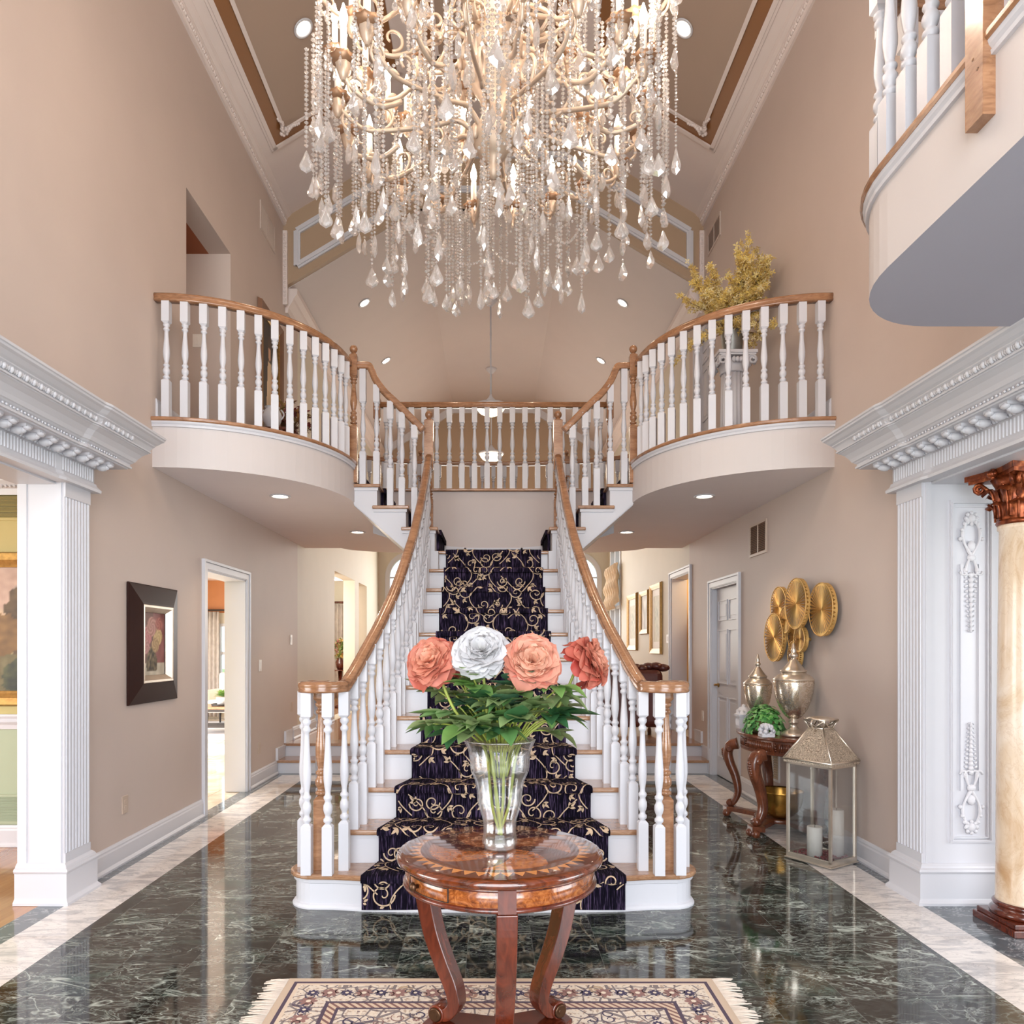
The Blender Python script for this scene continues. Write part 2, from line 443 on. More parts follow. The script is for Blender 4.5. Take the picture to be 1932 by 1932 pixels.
def floor_marble():
    m, n, l, p = newmat('green_marble_tiles'); t = NT(m.node_tree)
    o = t.obj(); x, y, z = t.sep(o)
    TS = .305
    gx = t.math('DIVIDE', t.math('ADD', x, .121), TS); gy = t.math('DIVIDE', t.math('SUBTRACT', y, 3.54), TS)
    cx = t.node('ShaderNodeCombineXYZ'); l.new(t.math('FLOOR', gx), cx.inputs[0]); l.new(t.math('FLOOR', gy), cx.inputs[1])
    wn = t.node('ShaderNodeTexWhiteNoise'); l.new(cx.outputs[0], wn.inputs['Vector'])
    off = t.node('ShaderNodeVectorMath', operation='MULTIPLY_ADD'); l.new(wn.outputs['Color'], off.inputs[0]); off.inputs[1].default_value = (9, 9, 9); l.new(o, off.inputs[2])
    v = t.scale(off.outputs[0], (.75, 1.7, 1))
    def vein(sc, dist, w, det=5):
        nn = t.noise(v, sc, det, .62, dist)
        a = t.math('ABSOLUTE', t.math('SUBTRACT', nn, .5))
        return t.math('SUBTRACT', 1.0, t.math('MINIMUM', t.math('DIVIDE', a, w), 1.0))
    vv = t.math('MAXIMUM', t.math('MULTIPLY', vein(2.1, .9, .016, 4), .95), t.math('MULTIPLY', vein(5.0, 1.1, .022, 4), .55))
    vv = t.math('MAXIMUM', vv, t.math('MULTIPLY', vein(13, 1.4, .045, 3), .36))
    mk = t.math('MAXIMUM', t.math('MULTIPLY', t.math('SUBTRACT', t.noise(v, 2.6, 5, .65), .37), 4.2), .12)
    vv = t.math('MULTIPLY', vv, t.math('MINIMUM', mk, 1.0))
    base = t.ramp(t.noise(v, 3.2, 6, .62, .8), [(.36, srgb(20, 21, 20)), (.54, srgb(32, 40, 36)), (.74, srgb(66, 88, 78))])
    tone = t.mix(t.math('MULTIPLY', wn.outputs['Value'], .5), base, srgb(58, 48, 42))
    green = t.mix(vv, tone, srgb(196, 206, 196))
    def edge(g):
        fr = t.math('FRACT', g); return t.math('MINIMUM', fr, t.math('SUBTRACT', 1.0, fr))
    gr = t.math('LESS_THAN', t.math('MINIMUM', edge(gx), edge(gy)), .005)
    green = t.mix(t.math('MULTIPLY', gr, .6), green, srgb(110, 112, 108))
    # white marble band
    wv = t.scale(o, (1.0, 3.2, 1))
    wb = t.ramp(t.noise(wv, 3.0, 7, .6, 1.5), [(.40, srgb(196, 192, 192)), (.5, srgb(232, 226, 222)), (.7, srgb(244, 238, 232))])
    wvn = t.noise(wv, 4.5, 6, .6, 2)
    wb = t.mix(t.math('MULTIPLY', t.math('SUBTRACT', 1.0, t.math('MINIMUM', t.math('DIVIDE', t.math('ABSOLUTE', t.math('SUBTRACT', wvn, .5)), .03), 1.0)), .45), wb, srgb(150, 146, 148))
    ax = t.math('ABSOLUTE', x)
    wl = t.math('MULTIPLY', t.math('GREATER_THAN', ax, 2.04), t.math('LESS_THAN', ax, 2.33))
    wl = t.math('MULTIPLY', wl, t.math('LESS_THAN', y, 8.04))
    wk = t.math('MULTIPLY', t.math('MULTIPLY', t.math('GREATER_THAN', y, 7.68), t.math('LESS_THAN', y, 8.04)), t.math('LESS_THAN', ax, 2.33))
    wm = t.math('MAXIMUM', wl, wk)
    gy2 = t.math('LESS_THAN', edge(gy), .006)
    wb = t.mix(t.math('MULTIPLY', gy2, .35), wb, srgb(150, 146, 146))
    grey = t.mix(vein(5, 1.5, .02), srgb(92, 100, 106), srgb(172, 178, 182))
    bord = t.mix(t.math('GREATER_THAN', ax, 2.33), green, grey)
    l.new(t.mix(wm, bord, wb), p.inputs['Base Color'])
    p.inputs['Roughness'].default_value = .06; p.inputs['Specular IOR Level'].default_value = .9
    l.new(t.bump(gr, .15, -.002), p.inputs['Normal'])
    return m
M['floor'] = floor_marble()
def planks():
    m, n, l, p = newmat('oak_parquet'); t = NT(m.node_tree)
    o = t.obj(); x, y, z = t.sep(o)
    gx = t.math('DIVIDE', x, .085); cx = t.node('ShaderNodeCombineXYZ'); l.new(t.math('FLOOR', gx), cx.inputs[0])
    l.new(t.math('FLOOR', t.math('DIVIDE', y, .9)), cx.inputs[1])
    wn = t.node('ShaderNodeTexWhiteNoise'); l.new(cx.outputs[0], wn.inputs['Vector'])
    g = t.noise(t.scale(o, (14, 1.2, 1)), 3, 5, .6, .5)
    f = t.math('ADD', t.math('MULTIPLY', g, .6), t.math('MULTIPLY', wn.outputs['Value'], .4))
    l.new(t.ramp(f, [(.2, srgb(150, 92, 52)), (.8, srgb(206, 150, 98))]), p.inputs['Base Color'])
    p.inputs['Roughness'].default_value = .14; p.inputs['Coat Weight'].default_value = .4
    return m
M['planks'] = planks()
def cream_tile():
    m, n, l, p = newmat('polished_cream_tile'); t = NT(m.node_tree)
    o = t.obj(); x, y, z = t.sep(o)
    def edge(g):
        fr = t.math('FRACT', g); return t.math('MINIMUM', fr, t.math('SUBTRACT', 1.0, fr))
    gr = t.math('LESS_THAN', t.math('MINIMUM', edge(t.math('DIVIDE', x, .45)), edge(t.math('DIVIDE', y, .45))), .008)
    b = t.ramp(t.noise(o, 3, 6, .6, 1.5), [(.35, srgb(206, 188, 168)), (.65, srgb(236, 224, 208))])
    l.new(t.mix(gr, b, srgb(180, 160, 140)), p.inputs['Base Color']); p.inputs['Roughness'].default_value = .06
    return m
M['ctile'] = cream_tile()
def colmarble():
    m, n, l, p = newmat('cream_marble'); t = NT(m.node_tree); o = t.scale(t.obj(), (1, 1, .6))
    b = t.ramp(t.noise(o, 5, 7, .62, 1.0), [(.3, srgb(196, 158, 118)), (.45, srgb(224, 200, 172)), (.65, srgb(238, 222, 204))])
    v = t.noise(o, 7, 6, .6, 2.2)
    f = t.math('SUBTRACT', 1.0, t.math('MINIMUM', t.math('DIVIDE', t.math('ABSOLUTE', t.math('SUBTRACT', v, .5)), .02), 1.0))
    l.new(t.mix(t.math('MULTIPLY', f, t.math('MULTIPLY', t.noise(o, 2.5, 2), .5)), b, srgb(186, 144, 106)), p.inputs['Base Color']); p.inputs['Roughness'].default_value = .18
    return m
M['colmarble'] = colmarble()
def carpetmat():
    m, n, l, p = newmat('plum_ribbed_carpet'); t = NT(m.node_tree)
    v = t.scale(t.obj(), (190, 11, 11)); r = t.noise(v, 1.0, 2, .6)
    l.new(t.ramp(r, [(.32, srgb(7, 5, 13)), (.54, srgb(21, 16, 31)), (.68, srgb(86, 70, 98))]), p.inputs['Base Color'])
    p.inputs['Roughness'].default_value = 1.0; p.inputs['Specular IOR Level'].default_value = .1
    l.new(t.bump(r, .5, .004), p.inputs['Normal']); return m
M['carpet'] = carpetmat()
M['slot'] = paint('gold_slot_shade', srgb(92, 60, 26), .5, .1, metal=.5)  # shade inside the open disc slots, painted as dark wedges
M['vine'] = paint('tan_carpet_vine', srgb(196, 170, 142), .8, .15, scale=40)
M['upcarpet'] = paint('upper_hall_carpet', srgb(60, 44, 60), .9, .2, scale=40)
def rugmat(hx, hy):
    m, n, l, p = newmat('persian_rug'); t = NT(m.node_tree)
    o = t.obj(); x, y, z = t.sep(o)
    d = t.math('MINIMUM', t.math('SUBTRACT', hx, t.math('ABSOLUTE', x)), t.math('SUBTRACT', hy, t.math('ABSOLUTE', y)))
    ax = t.math('ABSOLUTE', x); cv = t.node('ShaderNodeCombineXYZ'); l.new(ax, cv.inputs[0]); l.new(y, cv.inputs[1])
    v = cv.outputs[0]
    def vor(sc, feat='F1', rnd=.7):
        q = t.node('ShaderNodeTexVoronoi', feature=feat); q.inputs['Scale'].default_value = sc; q.inputs['Randomness'].default_value = rnd
        l.new(v, q.inputs['Vector']); return q
    q = vor(11); rings = t.math('FRACT', t.math('MULTIPLY', q.outputs['Distance'], 4.5))
    q2 = vor(30, rnd=.9)
    e = vor(15, 'DISTANCE_TO_EDGE', .9)
    line = t.math('LESS_THAN', e.outputs['Distance'], .045)
    n1 = t.noise(v, 55, 3)
    colr = t.ramp(q.outputs['Color'], [(.0, srgb(196, 168, 142)), (.34, srgb(150, 106, 92)), (.62, srgb(78, 70, 96)), (.85, srgb(206, 176, 132))])
    for nd in t.n:
        if nd.type == 'VALTORGB': pass
    base = t.mix(t.math('GREATER_THAN', n1, .56), srgb(222, 209, 194), srgb(186, 164, 146))
    fl = t.mix(t.math('MULTIPLY', t.math('LESS_THAN', q.outputs['Distance'], .36), .85), base, colr)
    fl = t.mix(t.math('MULTIPLY', t.math('GREATER_THAN', rings, .72), .7), fl, srgb(232, 216, 196))
    fl = t.mix(t.math('MULTIPLY', line, .75), fl, srgb(72, 60, 78))
    fl = t.mix(t.math('MULTIPLY', t.math('LESS_THAN', q2.outputs['Distance'], .16), .8), fl, srgb(92, 70, 84))
    # border stripes by distance to the edge
    def band(a, b): return t.math('MULTIPLY', t.math('GREATER_THAN', d, a), t.math('LESS_THAN', d, b))
    narrow = t.mix(t.math('GREATER_THAN', t.math('SINE', t.math('MULTIPLY', t.math('ADD', x, y), 190)), .2), srgb(214, 190, 166), srgb(132, 96, 92))
    for a, b in ((.03, .045), (.20, .215), (.25, .262)): fl = t.mix(band(a, b), fl, srgb(86, 72, 88))
    fl = t.mix(band(.215, .25), fl, narrow); fl = t.mix(band(.045, .06), fl, srgb(222, 202, 180))
    fl = t.mix(t.math('LESS_THAN', d, .03), fl, srgb(206, 184, 162))
    l.new(fl, p.inputs['Base Color']); p.inputs['Roughness'].default_value = .9
    l.new(t.bump(n1, .3, .003), p.inputs['Normal']); return m
def burl():
    m, n, l, p = newmat('burl_veneer'); t = NT(m.node_tree); o = t.obj()
    a = t.noise(o, 26, 7, .65, 2.5)
    l.new(t.ramp(a, [(.32, srgb(84, 38, 16)), (.5, srgb(142, 76, 34)), (.7, srgb(186, 116, 62))]), p.inputs['Base Color'])
    p.inputs['Roughness'].default_value = .16; p.inputs['Coat Weight'].default_value = .8; p.inputs['Coat Roughness'].default_value = .05
    return m
M['burl'] = burl()
def tabletop():
    """inlaid round top: swirl veneers, dark ring and a saw-tooth border"""
    m, n, l, p = newmat('marquetry_top'); t = NT(m.node_tree); o = t.obj(); x, y, z = t.sep(o)
    r = t.math('SQRT', t.math('ADD', t.math('MULTIPLY', x, x), t.math('MULTIPLY', y, y)))
    a = t.math('ARCTAN2', y, x)
    g = t.noise(o, 22, 6, .65, 2.2); g2 = t.noise(t.scale(o, (2, 14, 1)), 5, 4, .6, .6)
    burlc = t.ramp(g, [(.3, srgb(128, 62, 24)), (.52, srgb(180, 98, 42)), (.7, srgb(210, 132, 66))])
    darkc = t.ramp(g2, [(.35, srgb(70, 28, 12)), (.7, srgb(124, 58, 28))])
    sw = t.math('SINE', t.math('ADD', t.math('MULTIPLY', a, 4), t.math('MULTIPLY', r, 17)))
    cen = t.mix(t.math('GREATER_THAN', sw, .25), burlc, darkc)
    ring = t.math('MULTIPLY', t.math('GREATER_THAN', r, .225), t.math('LESS_THAN', r, .252))
    c = t.mix(t.math('GREATER_THAN', r, .225), cen, t.mix(.35, darkc, srgb(120, 70, 50)))
    saw = t.math('FRACT', t.math('MULTIPLY', a, 44/(2*PI)))
    tri = t.math('SUBTRACT', 1.0, t.math('MULTIPLY', t.math('ABSOLUTE', t.math('SUBTRACT', saw, .5)), 2.0))
    rr = t.math('DIVIDE', t.math('SUBTRACT', r, .252), .038)
    tooth = t.math('MULTIPLY', t.math('GREATER_THAN', tri, rr), t.math('GREATER_THAN', r, .252))
    tooth = t.math('MULTIPLY', tooth, t.math('LESS_THAN', r, .292))
    c = t.mix(t.math('GREATER_THAN', r, .252), c, darkc)
    c = t.mix(tooth, c, srgb(214, 140, 78))
    c = t.mix(t.math('GREATER_THAN', r, .292), c, darkc)
    l.new(c, p.inputs['Base Color']); p.inputs['Roughness'].default_value = .12
    p.inputs['Coat Weight'].default_value = 1.0; p.inputs['Coat Roughness'].default_value = .04
    return m
M['tabletop'] = tabletop()
def mercury():
    m, n, l, p = newmat('mercury_glass'); t = NT(m.node_tree); o = t.obj()
    a = t.noise(o, 14, 3, .5, 3.0)
    f = t.math('GREATER_THAN', t.math('SINE', t.math('MULTIPLY', a, 34)), .35)
    l.new(t.mix(f, srgb(236, 226, 212), srgb(196, 178, 154)), p.inputs['Base Color'])
    l.new(t.math('ADD', t.math('MULTIPLY', f, .22), .18), p.inputs['Roughness']); p.inputs['Metallic'].default_value = .92
    return m
M['mercury'] = mercury()
def copper():
    m, n, l, p = newmat('copper_leaf_capital'); t = NT(m.node_tree); o = t.obj()
    l.new(t.ramp(t.noise(o, 30, 5), [(.3, srgb(84, 34, 16)), (.55, srgb(150, 74, 38)), (.75, srgb(206, 128, 82))]), p.inputs['Base Color'])
    p.inputs['Metallic'].default_value = .55; p.inputs['Roughness'].default_value = .3
    return m
M['copper'] = copper()
def pierced():
    m, n, l, p = newmat('pierced_nickel'); t = NT(m.node_tree); o = t.obj()
    a = t.noise(o, 30, 2, .5, 1.5)
    f = t.math('GREATER_THAN', t.math('SINE', t.math('MULTIPLY', a, 60)), .1)
    l.new(t.mix(f, srgb(232, 218, 198), srgb(150, 134, 116)), p.inputs['Base Color'])
    p.inputs['Metallic'].default_value = .6; p.inputs['Roughness'].default_value = .38
    l.new(t.bump(f, .6, -.003), p.inputs['Normal']); return m
M['pierced'] = pierced()
# ---------------------------------------------------------------- the shell
W = 2.42; Z2 = 3.04; YB = -2.2; YG = 8.4; YF = 15.4
def wall_cells(mb, axis, a0, a1, u0, u1, z0, z1, opens, m=0):
    """solid wall between a0..a1 thick, spanning u0..u1 and z0..z1, with rectangular openings (u0,u1,z0,z1)"""
    us = sorted({u0, u1, *[min(max(q, u0), u1) for o in opens for q in o[:2]]}); zs = sorted({z0, z1, *[min(max(q, z0), z1) for o in opens for q in o[2:]]})
    for i in range(len(us)-1):
        zc = None
        for j in range(len(zs)-1):
            um, zm = (us[i]+us[i+1])/2, (zs[j]+zs[j+1])/2
            hole = any(o[0] < um < o[1] and o[2] < zm < o[3] for o in opens)
            if not hole:
                if zc is None: zc = zs[j]
            if (hole or j == len(zs)-2) and zc is not None:
                ze = zs[j] if hole else zs[j+1]
                if axis == 'x': mb.box(a0, a1, us[i], us[i+1], zc, ze, m)
                else: mb.box(us[i], us[i+1], a0, a1, zc, ze, m)
                zc = None
struct('floor', MB().box(-W-.05, W+1.3, YB, 8.17, -.12, 0), M['floor'])
struct('floor_family', MB().box(-W-.2, W+.2, 8.755, YF, .1, .2985), M['planks'])
struct('floor_dining', MB().box(-6.2, -W-.05, YB, 5.2, -.12, -.002), M['planks'])
struct('floor_sunroom', MB().box(-7.2, -W-.02, 5.25, 14.6, -.12, -.004), M['ctile'])
struct('floor_nook', MB().box(-3.9, -W-.2, 10.9, 16.4, .1, .298), M['planks'])
struct('floor_side', MB().box(W+.2, 6, 6.0, 16, .1, .298), M['planks'])
struct('floor_study', MB().box(W+1.3, 6, YB, 5.0, -.12, -.002), M['floor'])
# two shallow steps up to the family room
for i, (y, z) in enumerate(((8.15, .15), (8.45, .30))):
    b = MB(); b.box(-W, W, y, y+.32, z-.15 if i else 0, z-.028)
    t_ = MB(); t_.box(-W, W, y-.03, y+.32, z-.028, z)
    struct('trim_step_riser', b, M['white']); struct('floor_step_tread', t_, M['oakx'])

L = MB(); t2 = .2
wall_cells(L, 'x', -W-t2, -W, YB, YG+.6, 0, 6.6, [(-1.2, 4.03, 0, 2.33), (6.13, 7.11, 0, 2.06), (5.74, 6.71, Z2, 5.03)])
struct('wall_left', L, M['wall'])
L = MB()
wall_cells(L, 'x', -W-t2, -W, YG+.6, YF, .1, 5.75, [(11.1, 12.72, .3, 2.58), (13.1, 13.92, .3, 2.58)])
struct('wall_left_family', L, M['wallfam'])
L = MB()
wall_cells(L, 'x', W, W+t2, YB, YG+.6, 0, 6.6, [(-1.2, 4.05, 0, 2.33), (7.21, 8.07, 0, 2.06), (8.12, 8.66, Z2, 5.03), (8.98, 9.88, .3, 2.34)])
struct('wall_right', L, M['wall'])
L = MB()
wall_cells(L, 'x', W, W+t2, YG+.6, YF, .1, 5.75, [(8.98, 9.88, .3, 2.34), (13.85, 14.95, 1.0, 3.4)])
struct('wall_right_family', L, M['wallfam'])
# entrance wall behind the camera, with tall glazing
L = MB()
wall_cells(L, 'y', YB-.2, YB, -W-.2, W+.2, 0, 7.4, [(-2.1, 2.1, .1, 5.4)])
struct('wall_front', L, M['wall'])
g = MB(); g.box(-2.1, 2.1, YB-.11, YB-.1, .1, 5.4); gl = struct('window_1', g, M['glass'])
g = MB()
for x in (-2.07, -1.05, 0, 1.05, 2.07): g.box(x-.035, x+.035, YB-.14, YB-.05, .1, 5.4)
for z in (.13, 2.4, 3.9, 5.37): g.box(-2.1, 2.1, YB-.135, YB-.055, z-.035, z+.035)
g.build('window_frame', M['white'], gl)
# far wall with two arched windows
L = MB(); AW = .49; AX = 1.745; AS = 2.90; AB = 1.0
wall_cells(L, 'y', YF, YF+.2, -W-.2, W+.2, .1, 6.9, [(s*AX-AW, s*AX+AW, AB, AS+AW) for s in (-1, 1)])
for s in (-1, 1):
    for q in (-1, 1):
        poly = [(s*AX+q*AW, AS+AW), (s*AX+q*AW, AS)]+[(s*AX+q*AW*math.cos(a*PI/20), AS+AW*math.sin(a*PI/20)) for a in range(1, 11)]
        L.prism(poly, YF, YF+.2, axis='y')
struct('wall_back', L, M['wallfam'])
for i, s in enumerate((-1, 1)):
    g = MB(); g.prism([(s*AX-AW, AB), (s*AX+AW, AB)]+[(s*AX+AW*math.cos(a*PI/20), AS+AW*math.sin(a*PI/20)) for a in range(0, 21)], YF+.10, YF+.105, axis='y')
    w_ = struct('window_%d' % (i+2), g, M['glass'])
    f = MB()
    arc = [(s*AX+AW*math.cos(a*PI/24), YF+.02, AS+AW*math.sin(a*PI/24)) for a in range(25)]
    path = [(s*AX+AW, YF+.02, AB)]+arc+[(s*AX-AW, YF+.02, AB)]
    f.rail(path, [(-.05, -.05), (.05, -.05), (.05, .05), (-.05, .05)], side=(0, 1, 0), sm=False)
    for x in (0, -.16, .16): f.box(s*AX+x-.012, s*AX+x+.012, YF+.08, YF+.12, AB, AS+(AW if x == 0 else .44))
    for z in (1.0, 1.5, 1.95, 2.4, 2.9): f.box(s*AX-AW, s*AX+AW, YF+.075, YF+.125, z-.015, z+.015)
    f.box(s*AX-AW-.08, s*AX+AW+.08, YF-.06, YF+.05, AB-.07, AB)
    f.build('window_frame', M['white'], w_)
# window in the right family-room wall
g = MB(); g.box(W+.09, W+.095, 13.85, 14.95, 1.0, 3.4); w_ = struct('window_4', g, M['glass'])
f = MB()
for y in (13.85, 14.4, 14.95): f.box(W-.02, W+.13, y-.04, y+.04, 1.0, 3.4)
for z in (1.0, 1.6, 2.2, 2.8, 3.4): f.box(W+.0, W+.12, 13.85, 14.95, z-.03, z+.03)
f.build('window_frame', M['white'], w_)

# ceilings: truncated gables
def gable(y0, y1, ze, zt, m, name, th=.12):
    p = [(-W-.2, ze-.12), (-.85, zt), (.85, zt), (W+.2, ze-.12), (W+.2, ze+.2), (.85, zt+th+.1), (-.85, zt+th+.1), (-W-.2, ze+.2)]
    struct(name, MB().prism(p, y0, y1, axis='y'), m)
gable(YB-.2, YG, 6.35, 7.30, M['ceilpale'], 'ceiling')
gable(YG+.06, YF+.1, 5.55, 6.50, M['ceil'], 'ceiling_family')
b = MB()   # brown gable band between the two ceiling heights
top = [(-W-.05, 6.50), (-.85, 7.42), (.85, 7.42), (W+.05, 6.50)]; bot = [(-W-.05, 5.53), (-.85, 6.50), (.85, 6.50), (W+.05, 5.53)]
b.prism(top+bot[::-1], YG, YG+.10, axis='y')
struct('wall_gable_band', b, M['gable'])
tr = MB()  # white panel moulding on the band
i_top = [(-2.26, 6.20), (-.80, 7.08), (.80, 7.08), (2.26, 6.20)]; i_bot = [(-2.26, 5.80), (-.80, 6.68), (.80, 6.68), (2.26, 5.80)]
loop = i_top+i_bot[::-1]
for a, c in zip(loop, loop[1:]+loop[:1]):
    tr.bar((a[0], YG-.012, a[1]), (c[0], YG-.012, c[1]), .075, .024, (0, 1, 0)) if False else tr.bar((a[0], YG-.012, a[1]), (c[0], YG-.012, c[1]), .024, .075, (0, .001, 1) if abs(c[0]-a[0]) > .01 else (1, 0, 0))
    tr.bar((a[0], YG-.02, a[1]), (c[0], YG-.02, c[1]), .036, .03, (0, .001, 1) if abs(c[0]-a[0]) > .01 else (1, 0, 0))
struct('trim_gable_panel', tr, M['white'])
# crown along the eaves (foyer) with an ornate band, vertical trim on the band ends and crown beyond
for s, nm in ((-1, 'left'), (1, 'right')):
    c = MB()
    prof = [(0, 6.27), (.02, 6.27), (.024, 6.285), (.034, 6.295), (.036, 6.34), (.046, 6.345), (.05, 6.36), (.075, 6.38), (.09, 6.40), (.095, 6.415), (.12, 6.43), (.12, 6.45), (0, 6.46)]
    c.planpath([(s*(W), YB), (s*(W), YG)], prof, sign=-s)
    y = YB+.1
    while y < YG-.05:
        c.ball((s*(W-.037), y, 6.317), (.012, .026, .018), 6, 4); c.ball((s*(W-.037), y+.03, 6.317), (.012, .009, .02), 6, 4); y += .06
    struct('trim_crown_'+nm, c, M['ceilpale'])
    c = MB()
    c.box(s*W, s*(W-.05), YG-.03, YG+.0, 5.35, 6.2)
    z = 5.4
    while z < 6.15: c.ball((s*(W-.025), YG-.03, z), (.016, .014, .022), 6, 4); z += .05
    prof = [(0, 5.30), (.03, 5.30), (.04, 5.36), (.09, 5.44), (.1, 5.47), (.14, 5.52), (.14, 5.58), (0, 5.58)]
    c.planpath([(s*W, YG+.07), (s*W, YF)], prof, sign=-s)
    struct('trim_crown_family_'+nm, c, M['ceilpale'])
c = MB()   # crown across the far gable
pr = [(-W, 5.47), (-.85, 6.42), (.85, 6.42), (W, 5.47)]
for a, d in zip(pr, pr[1:]): c.bar((a[0], YF-.04, a[1]), (d[0], YF-.04, d[1]), .08, .14, (0, .001, 1))
struct('trim_crown_back', c, M['white'])
struct('wall_back_gable', MB().prism([(-W, 3.6), (W, 3.6), (W, 5.5), (.85, 6.48), (-.85, 6.48), (-W, 5.5)], YF-.03, YF, axis='y'), M['gable'])

# framed ceiling panels on the slopes and the flat
SL = math.atan2(.95, 1.57)
def slope_panel(s):
    ca, sa = math.cos(SL), math.sin(SL)
    def P(a, y, o): return (s*(a)-s*0+(-s)*sa*o*1.0, y, 6.35+(W-a)*.605-ca*o)   # a = distance |x| from the axis, o = offset below
    def strip(a0, a1, y0, y1, o, mb, m=0):
        vs = []
        for oo in (-.02, o):
            vs += [P(a0, y0, oo), P(a1, y0, oo), P(a1, y1, oo), P(a0, y1, oo)]
        mb.add(vs, [(0,1,2,3),(7,6,5,4),(0,4,5,1),(1,5,6,2),(2,6,7,3),(3,7,4,0)], m)
    A0, A1, Y0, Y1 = 2.20, .98, -1.6, 7.36
    br = MB(); br_w = .10
    strip(A0, A1, Y0, Y1, .006, br)
    pn = MB(); strip(A0-br_w, A1+br_w, Y0+.12, Y1-.12, .012, pn)
    wh = MB()
    for (a0, a1, y0, y1, o) in ((A0+.035, A0-.0, Y0-.03, Y1+.035, .022), (A1, A1-.035, Y0-.03, Y1+.035, .022), (A0+.035, A1-.035, Y1, Y1+.04, .022),
                                (A0+.055, A0+.035, Y0-.05, Y1+.055, .012), (A1-.035, A1-.055, Y0-.05, Y1+.055, .012), (A0+.055, A1-.055, Y1+.04, Y1+.06, .012),
                                (A0-br_w+.0, A0-br_w-.03, Y0+.12, Y1-.12, .028), (A1+br_w+.03, A1+br_w, Y0+.12, Y1-.12, .028), (A0-br_w, A1+br_w, Y1-.15, Y1-.12, .028)):
        strip(a0, a1, y0, y1, o, wh)
    # scroll ornaments at the far corners of the inner moulding
    for a, dy in ((A0-br_w-.01, Y1-.14), (A1+br_w+.01, Y1-.14)):
        d = 1 if a > 1.5 else -1
        for k in range(9):
            q = k/9
            wh.ball(P(a-d*.16*q, dy+.01*math.sin(q*9), .035), .026-.014*q, 6, 4)
            wh.ball(P(a+d*.012*math.sin(q*9), dy-.20*q, .035), .026-.014*q, 6, 4)
        for k in range(6): wh.ball(P(a+.03*math.cos(k), dy+.03*math.sin(k), .04), .022, 6, 4)
    nm = 'left' if s < 0 else 'right'
    struct('ceiling_bronze_border_'+nm, br, M['bronze_paint']); struct('ceiling_panel_'+nm, pn, M['ceilpanel']); struct('trim_ceiling_panel_'+nm, wh, M['ceilpale'])
slope_panel(-1); slope_panel(1)
b = MB().box(-.66, .66, -1.6, 7.36, 7.294, 7.30); struct('ceiling_bronze_border_top', b, M['bronze_paint'])
b = MB().box(-.57, .57, -1.5, 7.26, 7.288, 7.295); struct('ceiling_panel_top', b, M['ceilpanel'])
b = MB()
for q, o in ((.68, .028), (.56, .03)):
    for s in (-1, 1): b.box(s*q-.018, s*q+.018, -1.6, 7.36+(q-.66), 7.30-o, 7.30)
    b.box(-q, q, 7.36+(q-.66)-.035, 7.36+(q-.66), 7.30-o, 7.30)
struct('trim_ceiling_panel_top', b, M['ceilpale'])

# ---------------------------------------------------------------- upper floor (bridge, balconies)
EA, EB, EC = 1.19, 1.26, 6.43          # quarter ellipses of the two balconies
def ell(t, d=0): return (-W+(EA+d)*math.sin(t), EC-(EB+d)*math.cos(t))
def edge_left(d=0, n=22): return [ell(PI/2*i/n, d) for i in range(n+1)]
bulge = [(1.95*math.cos(PI*i/20), 9.35+.62*math.sin(PI*i/20)) for i in range(21)]
lp = edge_left()
poly = lp+[(-1.235, 7.5), (1.235, 7.5)]+[(-x, y) for x, y in lp[::-1]]+[(W, 9.35)]+bulge+[(-W, 9.35)]
b = MB(); b.prism(poly, 2.685, Z2-.03, m=2, mb=1, ms=0)
struct('floor_upper', b, [M['fascia'], M['soffit'], M['upcarpet']])
def nosing(path, sign, name, d=.03, band=True):
    b = MB(); b.planpath(path, [(-.10, Z2-.03), (d-.006, Z2-.03), (d, Z2-.022), (d, Z2-.008), (d-.008, Z2), (-.10, Z2)], sign)
    struct('trim_'+name+'_nosing', b, M['oak'])
    if not band: return
    b = MB(); b.planpath(path, [(0, Z2-.068), (.012, Z2-.068), (.014, Z2-.056), (.010, Z2-.052), (.018, Z2-.042), (.022, Z2-.03), (0, Z2-.03)], sign)
    struct('trim_'+name+'_band', b, M['white'])
nosing(lp, 1, 'balcony_left'); nosing([(-x, y) for x, y in lp], -1, 'balcony_right')
nosing([(-1.235, 7.5), (1.235, 7.5)], 1, 'bridge', band=False)
nosing([(x, y) for x, y in bulge], -1 if False else 1, 'rear_balcony')
# near balcony above the right-hand opening
nb = [(1.33, YB), (1.33, 2.46)]+[(1.33+.40*(1-math.cos(PI/2*i/12)), 2.46+.45*math.sin(PI/2*i/12)) for i in range(1, 13)]+[(W, 2.91)]
b = MB(); b.prism(nb+[(W, YB)], 2.685, Z2-.03, m=2, mb=1, ms=0)
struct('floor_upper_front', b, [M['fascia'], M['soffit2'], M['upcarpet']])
nosing(nb, -1, 'front_balcony')
